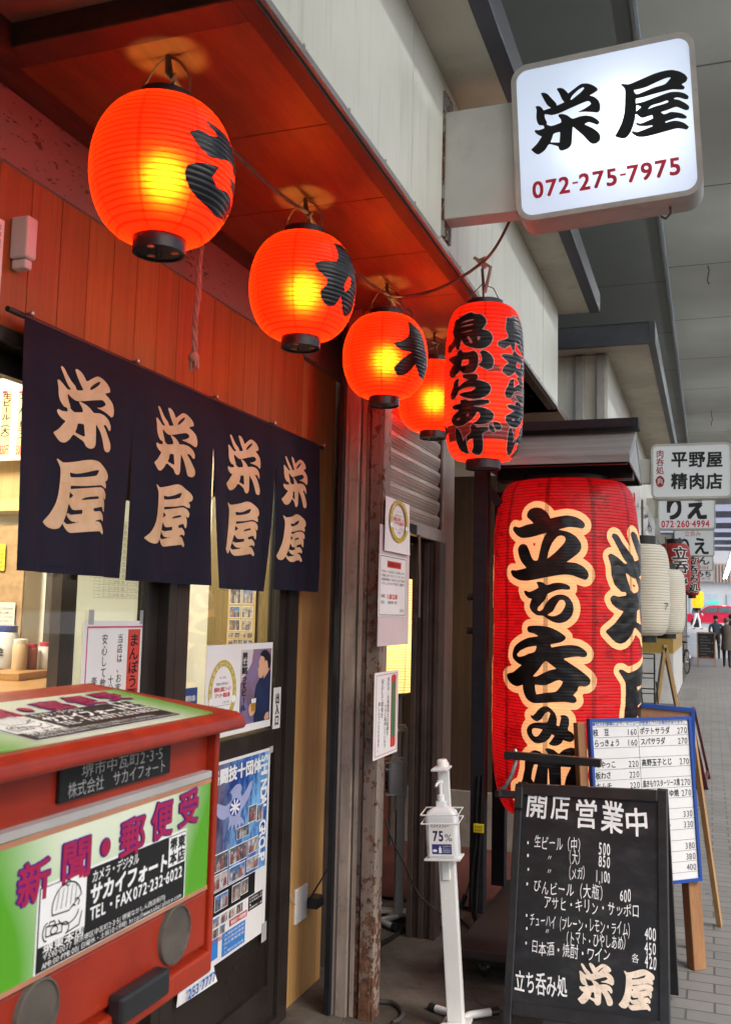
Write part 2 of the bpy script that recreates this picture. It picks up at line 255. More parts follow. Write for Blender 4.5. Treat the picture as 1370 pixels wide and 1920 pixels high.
BRUSH = {k: v for k, v in {'noren_ei':'18580 20560 18670 20540 18820 20400 18980 20280 19130 20200 19200 20110 19450 20160 19330 20290 19220 20430 19110 20600 19170 20630 19340 20590 19460 20500 19550 20410 19730 20510 19990 20640 20230 20630 20450 20550 20580 20450 20590 20370 20330 20280 20560 20200 20730 20090 20800 19930 20780 19780 20700 19740 20510 19790 20270 19820 19970 19830 20220 19890 20410 19990 20390 20040 20250 20090 19810 19990 19510 19910 19220 19850 19070 19870 18860 19950 18850 19900 18900 19780 18980 19650 18960 19620 19140 19550 19450 19610 19440 19680 19380 19760 19300 19820 19350 19850 19560 19810 19720 19740 19840 19670 20080 19710 20360 19710 20570 19640 20690 19510 20690 19390 20630 19370 20520 19450 20440 19480 20310 19460 20450 19350 20610 19180 20720 19030 20730 18900 20660 18820 20540 18800 20410 18830 20340 18960 20250 19120 20140 19260 19940 19410 19940 19130 19930 18890 19860 18790 19730 18750 19600 18780 19510 18890 19340 18950 19140 19000 19010 18870 18840 18760 18700 18730 18580 18760 18390 18910 18570 19030 18820 19270 18650 19310 18520 19390 18480 19460 18530 19500 18650 19480 18880 19510 18860 19600 18730 19610 18590 19710 18520 19850 18500 20030 18450 20190 18500 20210 18630 20160 18760 20090 18850 20050 19010 20070 18860 20160 18720 20310 18600 20470 18550 20530;20120 20530 20080 20540 19890 20440 19710 20310 19660 20220 19750 20240 19940 20350 20090 20460;19290 19300 19500 19320 19550 19030 19500 19010 19190 19060 19250 19170','noren_ya':'18530 18310 18580 18310 18770 18250 19280 18350 19570 18430 19850 18480 20110 18470 20350 18400 20560 18320 20680 18210 20660 18100 20500 18020 20580 17960 20580 17870 20520 17860 20360 17890 20220 17900 19630 17800 19100 17740 19100 17650 19560 17730 20220 17840 20440 17810 20570 17710 20560 17600 20510 17560 20440 17600 20280 17630 20420 17570 20480 17460 20470 17290 20420 17230 20370 17280 20300 17360 19880 17270 19950 17200 20180 17230 20330 17160 20390 17070 20340 16990 20270 17030 20210 17030 19990 16980 19950 16930 20080 16960 20220 16930 20330 16820 20400 16730 20330 16660 20180 16730 19540 16650 19140 16600 19000 16630 18870 16720 18810 16800 18860 16830 18980 16790 19450 16870 19480 16900 19190 16880 19040 16940 18950 17020 19000 17060 19120 17030 19570 17100 19570 17210 19310 17170 19180 17180 19090 17260 19030 17300 18960 17090 18840 16850 18700 16680 18530 16640 18340 16670 18160 16770 18380 16960 18560 17230 18640 17480 18680 17780 18690 18000 18670 18130;19040 18060 19300 18060 19560 18120 19820 18200 20050 18260 20130 18260 19980 18100 19100 17940;19070 17590 19240 17510 19050 17400;19450 17420 19650 17520 20090 17600 20130 17540','sign_ei':'-4880 31650 -4800 31650 -4680 31590 -4540 31410 -4400 31230 -4380 31140 -4130 31220 -4210 31340 -4290 31540 -4380 31710 -4310 31730 -4190 31690 -4090 31590 -4020 31490 -3810 31630 -3620 31740 -3440 31730 -3270 31650 -3130 31530 -3110 31460 -3190 31400 -3370 31320 -3210 31240 -3080 31100 -3030 30940 -3040 30780 -3110 30720 -3270 30760 -3500 30810 -3720 30830 -3540 30890 -3350 30990 -3300 31040 -3350 31120 -3420 31150 -3620 31100 -4010 30980 -4280 30890 -4520 30860 -4660 30900 -4760 30940 -4760 30810 -4690 30640 -4700 30570 -4540 30490 -4230 30560 -4240 30670 -4310 30770 -4320 30840 -4210 30840 -4050 30770 -3880 30630 -3660 30670 -3460 30670 -3250 30590 -3100 30460 -3050 30380 -3110 30320 -3210 30370 -3390 30450 -3530 30390 -3270 30230 -3100 30070 -3030 29930 -3050 29790 -3160 29710 -3270 29720 -3370 29800 -3560 30050 -3880 30390 -3900 30040 -3920 29790 -4010 29680 -4200 29630 -4290 29680 -4320 29780 -4460 29850 -4620 29900 -4730 29740 -4850 29650 -4960 29610 -5070 29680 -5180 29800 -4990 29970 -4840 30190 -4980 30280 -5070 30390 -5050 30440 -4940 30410 -4760 30450 -4790 30550 -4930 30590 -5000 30730 -5020 30900 -5010 31110 -5050 31220 -4970 31230 -4880 31180 -4820 31100 -4800 31050 -4540 31100 -4660 31200 -4760 31380 -4840 31550;-3960 31280 -3890 31410 -3700 31570 -3550 31630 -3510 31590 -3620 31470 -3830 31320 -3920 31260;-4470 30230 -4260 30260 -4280 29900 -4580 29950 -4520 30090','sign_ya':'-2390 31510 -2350 31530 -2170 31480 -1770 31590 -1400 31700 -1100 31740 -880 31730 -660 31640 -500 31510 -440 31390 -480 31290 -620 31220 -520 31120 -550 31050 -680 31070 -870 31110 -1120 31090 -1490 31040 -1730 31000 -1960 30990 -1960 30820 -1730 30840 -1400 30920 -1070 31000 -900 31020 -700 30990 -520 30910 -410 30800 -430 30720 -510 30730 -650 30800 -760 30830 -880 30800 -690 30730 -510 30600 -400 30480 -410 30380 -500 30380 -650 30470 -770 30530 -980 30480 -1230 30430 -1120 30340 -930 30380 -780 30350 -600 30280 -470 30170 -490 30110 -580 30120 -750 30170 -890 30150 -1090 30110 -1090 30050 -860 30090 -690 30050 -530 29960 -410 29830 -470 29760 -590 29800 -750 29840 -1040 29800 -1410 29740 -1700 29710 -1890 29740 -2020 29830 -2090 29930 -2030 29940 -1910 29890 -1670 29950 -1450 30010 -1460 30040 -1670 30050 -1870 30090 -1960 30160 -1930 30190 -1810 30150 -1590 30210 -1440 30260 -1460 30380 -1590 30360 -1740 30330 -1830 30370 -1920 30470 -1970 30500 -1990 30300 -2040 30110 -2130 29900 -2240 29770 -2340 29750 -2470 29800 -2580 29860 -2470 30050 -2360 30300 -2290 30620 -2270 30960 -2260 31270 -2290 31390;-2020 31280 -1880 31280 -1660 31310 -1400 31400 -1120 31490 -990 31510 -900 31500 -1080 31310 -1400 31250 -1700 31170 -1940 31120;-1940 30780 -1780 30690 -1950 30550;-1620 30570 -1490 30690 -1250 30730 -1020 30780 -980 30710 -1130 30670 -1400 30630','big_tatsu':'-6497 4752 -6229 4859 -5393 4795 -4235 4888 -3070 4945 -3487 5084 -4078 5237 -4191 5383 -3816 5585 -2983 5676 -2092 5638 -1328 5471 -908 5294 -722 5151 229 5225 1474 5287 2629 5213 3436 5062 3800 4909 3754 4767 3438 4693 2809 4729 1744 4755 369 4638 1656 4536 2632 4337 3214 4060 3304 3843 3081 3655 2370 3432 1444 3194 2637 3154 3531 3006 4122 2794 4259 2610 4030 2453 3758 2420 3084 2491 2286 2594 1228 2634 -554 2549 -2426 2421 -3850 2352 -5084 2377 -6219 2557 -6636 2752 -6499 2848 -5707 2826 -4633 2883 -3971 2934 -4755 3186 -5357 3543 -5488 3800 -5130 3988 -4549 4029 -3994 3944 -3668 3718 -3349 3463 -2937 3271 -2392 3275 -2156 3614 -1873 3991 -1500 4304 -1128 4497 -2072 4418 -3680 4306 -4901 4305 -5758 4447 -6356 4635;-1113 3314 -841 3673 -390 4049 238 4315 772 4377 1260 4284 1261 4113 776 3893 -24 3611','big_chi':'-2571 2278 -2134 2316 -1564 2264 -1097 2163 -189 2253 613 2272 1495 2200 1892 2094 1892 1986 1497 1968 792 1979 -6 1913 -999 1759 -1273 1534 -1832 1313 -2307 1139 -2324 1030 -2017 1001 -1593 1097 -1271 1316 -632 1568 174 1728 970 1748 1675 1645 2203 1403 2337 1096 2119 818 1506 598 717 492 8 507 -711 609 -1541 787 -2398 812 -3094 963 -3456 1148 -3459 1304 -3157 1541 -3727 1586 -4215 1742 -4362 1899 -4055 1906 -3575 1853 -2912 1917 -2226 2044 -2325 2153;-987 838 -265 1014 178 1295 620 1499 1061 1502 1308 1365 1195 1179 713 929 5 800 -533 789','big_nomi':'-3752 301 -3082 345 -1816 351 -708 300 278 156 984 10 1353 -109 1249 -232 636 -361 -608 -452 -471 -588 813 -497 1950 -454 2916 -491 3717 -636 4123 -801 3988 -939 3538 -973 2918 -948 1953 -988 1037 -1065 1955 -1261 3007 -1494 4169 -1788 4553 -1967 4442 -2134 3899 -2244 3010 -2245 2835 -2434 2311 -2620 2661 -2737 2749 -2887 2400 -2966 1269 -2936 -487 -2982 -1951 -3044 -2916 -3059 -3732 -2921 -4273 -2627 -4391 -2290 -5245 -2388 -6184 -2334 -7022 -2168 -7331 -1954 -7035 -1853 -6073 -1768 -4634 -1432 -5335 -1346 -6026 -1171 -6231 -954 -5979 -667 -5006 -401 -3793 -214 -2190 -111 -2876 -1 -3640 53 -3855 176;-5467 -973 -4995 -808 -3889 -635 -2766 -551 -2471 -559 -2711 -804 -3673 -912 -4534 -1035 -5223 -1062;-2938 -1893 -2164 -1596 -1511 -1278 -1143 -1195 -688 -1296 206 -1511 -684 -1586 -1783 -1773 -2448 -1893;-2636 -2249 -1775 -2262 -1038 -2233 -142 -2080 563 -1993 1001 -2062 828 -2217 129 -2500 -1034 -2567 -2434 -2674 -2583 -2493','big_mi':'-3256 -3589 -2905 -3610 -2516 -3483 -2136 -3321 -1576 -3186 -934 -3171 -395 -3281 50 -3453 272 -3690 231 -3962 581 -3991 710 -3772 796 -3620 682 -3532 1100 -3495 1534 -3533 1795 -3664 1797 -3905 1668 -4132 2145 -4230 2450 -4375 2364 -4556 1974 -4645 1541 -4628 1065 -4570 849 -4715 415 -4814 -111 -4847 -555 -4822 -779 -4768 -468 -4640 -10 -4403 -365 -4352 -648 -4524 -1187 -4689 -1923 -4786 -2589 -4792 -3183 -4660 -3645 -4463 -3785 -4254 -3499 -4061 -2899 -3936 -2127 -3883 -1016 -3854 -748 -3651 -571 -3496 -661 -3408 -1022 -3410 -1386 -3545 -1753 -3737 -2317 -3843 -2803 -3796 -3152 -3699;-3042 -4245 -2796 -4155 -2217 -4144 -1560 -4186 -1929 -4378 -2306 -4495 -2643 -4505 -2939 -4409','big_sho':'-1273 -5022 -911 -4958 -109 -5021 523 -5180 1111 -4994 1976 -4884 2975 -4937 3458 -5141 3547 -5527 3372 -6123 3903 -6859 2161 -7203 -3227 -7380 -6146 -7232 -6030 -6858 -4836 -6613 -4190 -6036 -4089 -5728 -3936 -5463 -3272 -5210 -2583 -5100 -1824 -5160 -1269 -5293 -905 -5432 -799 -5249;-3199 -6341 -2718 -5733 -2189 -5714 -2849 -6507;-855 -5820 -774 -5818 -666 -6591 -979 -6601;771 -5718 2067 -5723 1465 -6149 1167 -6601 848 -6608;-2480 -5453 -2290 -5386 -2100 -5455;1892 -5443 2453 -5211 2714 -5268 2541 -5448','long_tori':'-6435 2032 -5265 2027 -4524 2098 -3151 2140 -1894 2181 -937 2143 -471 2106 1110 2075 2224 1948 2564 1826 2247 1674 1377 1540 3366 1462 4158 1283 3729 1068 2528 929 769 890 -1053 954 -2640 1055 -3298 1161 -3990 1299 -4251 1151 -4510 943 -5266 962 -5606 1125 -6626 1031 -7589 937 -9365 1011 -9102 1142 -7237 1236 -6324 1362 -7109 1604 -6772 1841;-4783 1843 -2867 1918 -569 1933 -451 1892 -2353 1852 -4487 1835;-5066 1712 -3107 1755 -669 1772 -665 1726 -2838 1696;-5189 1499 -2820 1533 -649 1558 -532 1535 -2560 1482;-2422 1357 -1564 1327 -604 1100 -1302 1079 -1792 1193;396 1318 1288 1297 1076 1192 524 1150','long_ka':'-4799 889 -3939 899 -3389 811 -1748 781 -347 808 451 710 693 496 490 286 -281 111 -1914 70 -3437 125 -4133 231 -5139 100 -6447 25 -8079 117 -7882 265 -6171 463 -7516 579 -8447 685 -7342 728 -4928 738;-3626 556 -1723 552 -1472 427 -1943 343 -3870 332;1224 766 1880 809 3203 733 4213 586 4451 406 4018 222 2808 188 1706 265 930 328 1690 461 1677 613','long_ra':'-3165 29 -1431 33 404 -1 636 -108 197 -180 1749 -233 3288 -323 3852 -471 3314 -653 1795 -774 -421 -808 -2819 -719 -4164 -621 -3092 -579 -1135 -575 224 -467 218 -406 -1152 -394 -3373 -423 -4464 -493 -5650 -712 -7063 -710 -7289 -551 -6389 -329 -5743 -130 -4520 -66 -4646 -216 -4775 -365 -3925 -321 -3130 -245 -1413 -149 -3155 -47','long_aa':'-3859 -838 -2556 -814 -1337 -889 1365 -863 3333 -878 3558 -952 2033 -1014 -399 -1033 -281 -1079 2043 -1133 3801 -1220 4702 -1364 4267 -1516 2739 -1641 996 -1669 -343 -1633 548 -1578 1414 -1431 1292 -1282 518 -1249 -139 -1395 -1273 -1535 -3224 -1663 -5192 -1662 -6719 -1542 -6937 -1385 -5562 -1261 -3821 -1141 -5922 -1072 -6631 -995 -5614 -956 -3575 -949;-5374 -1477 -4347 -1374 -3777 -1474 -4615 -1491;-2249 -1345 -1536 -1263 -1294 -1325 -2000 -1408','long_ge':'-5336 -1720 -4720 -1791 -3849 -1985 -3549 -2229 -2665 -2090 -2608 -2569 -3643 -2557 -5078 -2448 -5747 -2166 -5793 -1863;-1018 -1747 -567 -1661 339 -1726 344 -1786 3186 -1774 3414 -1878 1896 -1969 2028 -2236 1942 -2504 1079 -2606 -475 -2601 -1286 -2551 -498 -2377 -524 -2109 -1446 -2132 -2350 -2213 -2125 -2036 -1000 -1927;3616 -1668 4281 -1695 5198 -1898 4748 -1931 3850 -1846;4720 -1588 5867 -1609 6832 -1703 6599 -1825 5652 -1834 4955 -1721','round0':'11446 729 13805 677 16912 649 19446 465 20380 104 18522 -94 17319 123 13684 -28 12072 -88 10146 66 8959 278 10401 398 12201 371 13939 460 12454 581;8872 -446 10962 -280 13848 -210 12896 -464 14291 -608 17195 -547 20056 -575 22557 -766 21903 -895 16995 -1054 12779 -1001 10176 -873 8918 -666;16656 -227 21021 -162 21380 -321 19341 -435','round1':'10946 985 14978 1083 17419 861 18425 464 19273 21 18312 -355 18223 -682 16522 -912 14060 -891 12238 -515 11315 -802 9753 -880 8168 -745 7625 -546 8577 -379 8719 -189 6796 29 6273 216 8121 329 10663 397 11440 732;13134 -404 12772 -189 14069 133 14803 66 14650 -180','round2':'9705 1052 13614 773 15200 73 19036 -362 19959 -927 13869 -832 11137 -507 9364 -854 6876 -978 5504 -738 7519 -392 9807 -116 6697 -92 5033 114 6938 200 8878 446'}.items()}
# ---------------------------------------------------------------- materials
class N:                                          # tiny node builder
    def __init__(s, name):
        s.m = bpy.data.materials.new(name); s.m.use_nodes = True; s.t = s.m.node_tree; s.t.nodes.clear()
        s.out = s.n('OutputMaterial')
    def n(s, t, **k):
        q = s.t.nodes.new('ShaderNode'+t)
        for a, b in k.items(): setattr(q, a, b)
        return q
    def l(s, a, b): s.t.links.new(a, b)
    def val(s, sock, v):
        if hasattr(v, 'is_linked') or hasattr(v, 'links'): s.l(v, sock)
        else: sock.default_value = v
    def math(s, op, a, b=0, c=0):
        q = s.n('Math', operation=op); s.val(q.inputs[0], a); s.val(q.inputs[1], b); s.val(q.inputs[2], c); return q.outputs[0]
    def mix(s, f, a, b, mode='MIX'):
        q = s.n('Mix', data_type='RGBA', blend_type=mode); s.val(q.inputs[0], f); s.val(q.inputs[6], a); s.val(q.inputs[7], b); return q.outputs[2]
    def coord(s, w='Object'):
        return s.n('TexCoord').outputs[w] if w != 'World' else s.n('NewGeometry').outputs['Position']
    def noise(s, scale, detail=4, rough=.55, vec=None, stretch=None):
        v = vec or s.coord()
        if stretch:
            mp = s.n('Mapping'); mp.inputs['Scale'].default_value = stretch; s.l(v, mp.inputs[0]); v = mp.outputs[0]
        q = s.n('TexNoise'); q.inputs['Scale'].default_value = scale; q.inputs['Detail'].default_value = detail; q.inputs['Roughness'].default_value = rough
        s.l(v, q.inputs['Vector']); return q.outputs[0]
    def ramp(s, f, a, b):                        # smooth 0..1 between a and b
        q = s.n('MapRange', interpolation_type='SMOOTHSTEP'); s.val(q.inputs[0], f); q.inputs[1].default_value = a; q.inputs[2].default_value = b; return q.outputs[0]
    def xyz(s, vec=None):
        q = s.n('SeparateXYZ'); s.l(vec or s.coord(), q.inputs[0]); return q.outputs
    def bsdf(s, col, rough=.5, metal=0, spec=.5, bump=None, bstr=.2, bdist=.002, **kw):
        b = s.n('BsdfPrincipled'); s.val(b.inputs['Base Color'], col); s.val(b.inputs['Roughness'], rough); b.inputs['Metallic'].default_value = metal
        b.inputs['Specular IOR Level'].default_value = spec
        for k, v in kw.items(): s.val(b.inputs[k.replace('_', ' ')], v)
        if bump is not None:
            q = s.n('Bump'); q.inputs['Strength'].default_value = bstr; q.inputs['Distance'].default_value = bdist; s.l(bump, q.inputs['Height']); s.l(q.outputs[0], b.inputs['Normal'])
        return b
    def done(s, sh): s.l(sh.outputs[0] if hasattr(sh, 'outputs') else sh, s.out.inputs[0]); return s.m
def c4(c): return (c[0], c[1], c[2], 1)
def paint(name, c, rough=.5, var=.12, scale=6, metal=0, spec=.4, bump=.1, dirt=0, dirtc=(.08, .07, .06), stretch=None, **kw):
    n = N(name); a = n.noise(scale, 5, .6, stretch=stretch); hi = tuple(min(1, x*(1+var)) for x in c); lo = tuple(x*(1-var) for x in c)
    col = n.mix(n.ramp(a, .3, .7), c4(lo), c4(hi))
    if dirt:
        d = n.noise(scale*2.7, 8, .7); col = n.mix(n.math('MULTIPLY', n.ramp(d, .52, .72), dirt), col, c4(dirtc))
    b = n.noise(scale*18, 3)
    r = n.math('ADD', rough-.08, n.math('MULTIPLY', a, .16))
    return n.done(n.bsdf(col, r, metal, spec, b, bump, **kw))
def boards(name, c1, c2, w=.09, axis='Y', rough=.45, grain=1., off=0.):
    n = N(name); X = n.xyz(n.coord('World')); q = X[1] if axis == 'Y' else X[0]
    idx = n.math('FLOOR', n.math('DIVIDE', n.math('ADD', q, off), w))
    wn = n.n('TexWhiteNoise', noise_dimensions='1D'); n.l(idx, wn.inputs['W'])
    cv = n.n('CombineXYZ'); n.l(n.math('ADD', X[0], n.math('MULTIPLY', wn.outputs[0], 7)), cv.inputs[0]); n.l(X[1], cv.inputs[1]); n.l(X[2], cv.inputs[2])
    g = n.noise(9*grain, 6, .6, vec=cv.outputs[0], stretch=(3, 3, .22) if axis != 'H' else (3, .25, 3)); g2 = n.noise(55*grain, 3, .6, vec=cv.outputs[0], stretch=(2, 2, .04))
    f = n.math('ADD', n.math('MULTIPLY', g, .6), n.math('MULTIPLY', g2, .4))
    col = n.mix(n.ramp(f, .35, .65), c4(c1), c4(c2))
    col = n.mix(n.math('MULTIPLY', wn.outputs[0], .55), col, c4(tuple(x*.62 for x in c1)))
    return n.done(n.bsdf(col, rough, 0, .4, g2, .12))
def wood(name, c1, c2, stretch=(3, .25, 3), scale=8, rough=.5, spec=.4):
    n = N(name); v = n.coord(); g = n.noise(scale, 6, .65, vec=v, stretch=stretch); g2 = n.noise(scale*7, 3, .6, vec=v, stretch=stretch)
    f = n.math('ADD', n.math('MULTIPLY', g, .65), n.math('MULTIPLY', g2, .35)); col = n.mix(n.ramp(f, .35, .65), c4(c1), c4(c2))
    return n.done(n.bsdf(col, rough, 0, spec, g2, .15))
def rusty(name, c, rust=(.075, .032, .018), th=.56, rough=.6):
    n = N(name); a = n.noise(30, 8, .7, stretch=(1, 1, .8)); b = n.noise(2.2, 4, .6); e = n.noise(95, 4, .7, stretch=(1, 1, .6)); X = n.xyz(n.coord('World'))
    low = n.math('MULTIPLY', n.ramp(X[2], .75, .0), .11)
    f = n.ramp(n.math('ADD', n.math('ADD', n.math('MULTIPLY', a, .8), n.math('MULTIPLY', b, .2)), low), th-.01, th+.012)
    chip = n.ramp(e, .62, .66); f = n.math('MAXIMUM', f, n.math('MULTIPLY', chip, .85))
    st = n.mix(n.ramp(n.noise(5, 6, .7, stretch=(3, 3, .2)), .35, .7), c4(tuple(x*.62 for x in c)), c4(c))
    rc = n.mix(n.ramp(n.noise(40, 5), .35, .65), c4(rust), c4((.16, .07, .035)))
    col = n.mix(f, st, rc); return n.done(n.bsdf(col, n.math('ADD', rough-.1, n.math('MULTIPLY', f, .3)), 0, .4, n.math('SUBTRACT', n.math('MULTIPLY', e, .3), f), .5, .004))
def emit(name, c, s, base=None):
    n = N(name); e = n.n('Emission'); e.inputs[0].default_value = c4(c); e.inputs[1].default_value = s
    if base is None: return n.done(e)
    a = n.n('AddShader'); n.l(e.outputs[0], a.inputs[0]); n.l(n.bsdf(c4(base), .4).outputs[0], a.inputs[1]); return n.done(a)
def glass(name, tint=(1, 1, 1), rough=0.0, fr=1.5):
    n = N(name); t = n.n('BsdfTransparent'); t.inputs[0].default_value = c4(tint); g = n.n('BsdfGlossy'); g.inputs['Roughness'].default_value = rough
    f = n.n('LayerWeight'); f.inputs[0].default_value = .5; fc = n.math('ADD', .07, n.math('MULTIPLY', n.math('POWER', f.outputs['Facing'], 4.3), .9)); m = n.n('MixShader'); n.l(fc, m.inputs[0]); n.l(t.outputs[0], m.inputs[1]); n.l(g.outputs[0], m.inputs[2]); return n.done(m)
def shade(name, c, ec, es, pitch, line=.06, linec=.35, strips=8, stripw=.035, hot=None, rough_hot=.45, stain=0, dif=.45, spec=.35):
    """paper lantern shade: translucent paper over wire hoops, glued strips, lit from inside by a bulb"""
    n = N(name); v = n.coord(); X = n.xyz(v)
    fz = n.math('FRACT', n.math('ADD', n.math('DIVIDE', X[2], pitch), 100.5)); dz = n.math('ABSOLUTE', n.math('SUBTRACT', fz, .5))
    ln = n.ramp(dz, line*1.6, line*.5)
    an = n.math('DIVIDE', n.math('ARCTAN2', X[1], X[0]), 2*math.pi); fa = n.math('FRACT', n.math('ADD', n.math('MULTIPLY', an, strips), 10.2))
    sp = n.math('LESS_THAN', n.math('ABSOLUTE', n.math('SUBTRACT', fa, .5)), stripw)
    pt = n.noise(7, 5, .6); k = n.math('SUBTRACT', n.math('ADD', .82, n.math('MULTIPLY', pt, .36)), n.math('MULTIPLY', ln, linec)); k = n.math('MULTIPLY', k, n.math('SUBTRACT', 1, n.math('MULTIPLY', sp, .45)))
    if stain:
        s1 = n.noise(5, 8, .72); s2 = n.noise(26, 4, .7, stretch=(1, 1, 2.5)); s_ = n.math('MULTIPLY', n.ramp(n.math('ADD', n.math('MULTIPLY', s1, .65), n.math('MULTIPLY', s2, .35)), .47, .68), stain)
        k = n.math('MULTIPLY', k, n.math('SUBTRACT', 1, s_))
    col = n.mix(k, (0, 0, 0, 1), c4(c)); ecol = n.mix(k, (0, 0, 0, 1), c4(ec))
    d = n.bsdf(col, .40, 0, spec, n.math('SUBTRACT', n.math('MULTIPLY', n.noise(24, 6, .7, stretch=(1, 1, 2)), 1.5 if stain else .5), ln), .5 if stain else .3, .003)
    tr = n.n('BsdfTranslucent'); n.l(col, tr.inputs[0]); m = n.n('MixShader'); m.inputs[0].default_value = 1-dif; n.l(d.outputs[0], m.inputs[1]); n.l(tr.outputs[0], m.inputs[2])
    sh = m.outputs[0]
    if hot:
        h = n.n('BsdfRefraction'); hc = n.mix(k, (0, 0, 0, 1), c4(hot)); n.l(hc, h.inputs[0]); h.inputs['Roughness'].default_value = rough_hot; h.inputs['IOR'].default_value = 1.30; vn = n.n('VectorMath', operation='NORMALIZE'); n.l(v, vn.inputs[0]); n.l(vn.outputs[0], h.inputs['Normal'])
        m2 = n.n('MixShader'); m2.inputs[0].default_value = .075; n.l(sh, m2.inputs[1]); n.l(h.outputs[0], m2.inputs[2]); sh = m2.outputs[0]
    if es:
        e = n.n('Emission'); n.l(ecol, e.inputs[0]); e.inputs[1].default_value = es; a = n.n('AddShader'); n.l(sh, a.inputs[0]); n.l(e.outputs[0], a.inputs[1]); sh = a.outputs[0]
    return n.done(sh)
M = {}
M['black'] = paint('black_paint', (.012, .012, .014), .4, .3)
M['ink'] = paint('black_ink', (.010, .010, .011), .45, .2, bump=.02)
M['brush'] = paint('brush_black', (.010, .009, .010), .30, .4, 14, bump=.08)
M['red_ink'] = paint('red_ink', (.55, .02, .05), .5, .08, bump=.02)
M['white'] = paint('white_paint', (.72, .72, .70), .35, .05, 5, dirt=.10, dirtc=(.4, .37, .33))
M['white_ink'] = paint('white_ink', (.85, .85, .83), .5, .05, bump=.02)
M['paper'] = paint('white_paper', (.80, .78, .76), .6, .04, 3, bump=.15)
M['plastic'] = paint('black_plastic', (.02, .02, .022), .3, .15)
M['darkframe'] = paint('dark_aluminium', (.026, .020, .017), .32, .2, 8, spec=.5, dirt=.15, dirtc=(.07, .055, .045))
M['blue_ink'] = paint('blue_ink', (.02, .12, .45), .5, .05, bump=.02)
M['steel'] = paint('bare_steel', (.45, .44, .42), .35, .15, 20, metal=.9)
M['tape'] = paint('grey_tape', (.42, .42, .42), .5, .1)
def m_cream():
    n = N('cream_panel'); v = n.coord('World'); a = n.noise(1.3, 5, .6, vec=v); col = n.mix(n.ramp(a, .3, .7), c4((.68, .675, .59)), c4((.77, .765, .68)))
    st = n.noise(9, 6, .7, vec=v, stretch=(1, 1.6, .10)); b = n.noise(.9, 3, .5, vec=v); f = n.math('MULTIPLY', n.ramp(st, .50, .72), n.ramp(b, .40, .62))
    col = n.mix(n.math('MULTIPLY', f, .42), col, c4((.27, .24, .18))); sp = n.noise(75, 4, .7, vec=v); col = n.mix(n.math('MULTIPLY', n.ramp(sp, .70, .73), .6), col, c4((.20, .17, .13)))
    return n.done(n.bsdf(col, n.math('ADD', .36, n.math('MULTIPLY', a, .2)), 0, .4, n.noise(3, 4, .5, vec=v), .25, .01))
M['cream'] = m_cream()
M['greypanel'] = paint('grey_panel', (.52, .52, .49), .5, .08, 2, dirt=.2, dirtc=(.2, .18, .16))
M['rope'] = paint('grubby_rope', (.42, .30, .25), .9, .2, 30, bump=.4)
M['cord'] = paint('dusty_cord', (.10, .075, .06), .7, .3, 20)
M['cable'] = paint('black_cable', (.012, .012, .012), .45, .2)
# ================================================================ THE SETTING
def plane(name, x0, y0, x1, y1, z, mat, nx=1, ny=1, zf=None):
    b = MB(); vs = []; fs = []
    for j in range(ny+1):
        for i in range(nx+1):
            x = x0+(x1-x0)*i/nx; y = y0+(y1-y0)*j/ny; vs.append((x, y, z+(zf(x, y) if zf else 0)))
    for j in range(ny):
        for i in range(nx): a = j*(nx+1)+i; fs.append((a, a+1, a+nx+2, a+nx+1))
    b.add(vs, fs); return struct(b.build(name, mat))
def m_pavers():
    n = N('grey_pavers'); v = n.coord('World'); b = n.n('TexBrick'); n.l(v, b.inputs['Vector'])
    b.inputs['Scale'].default_value = 1; b.inputs['Brick Width'].default_value = .21; b.inputs['Row Height'].default_value = .105; b.inputs['Mortar Size'].default_value = .0055; b.inputs['Mortar Smooth'].default_value = .3
    b.inputs['Color1'].default_value = c4((.19, .185, .178)); b.inputs['Color2'].default_value = c4((.15, .146, .14)); b.inputs['Mortar'].default_value = c4((.075, .072, .068)); b.offset = .5
    g = n.noise(1.6, 6, .65, vec=v); col = n.mix(n.math('MULTIPLY', n.ramp(g, .45, .7), .4), b.outputs[0], c4((.12, .115, .105)))
    g2 = n.noise(90, 3, .7, vec=v); col = n.mix(n.math('MULTIPLY', n.ramp(g2, .55, .7), .35), col, c4((.10, .10, .095)))
    gum = n.noise(13, 2, .4, vec=v); col = n.mix(n.math('MULTIPLY', n.ramp(gum, .72, .74), .6), col, c4((.05, .05, .05)))
    return n.done(n.bsdf(col, n.math('ADD', .5, n.math('MULTIPLY', g, .25)), 0, .4, n.math('SUBTRACT', n.math('MULTIPLY', g2, .25), b.outputs[1]), .5, .004))
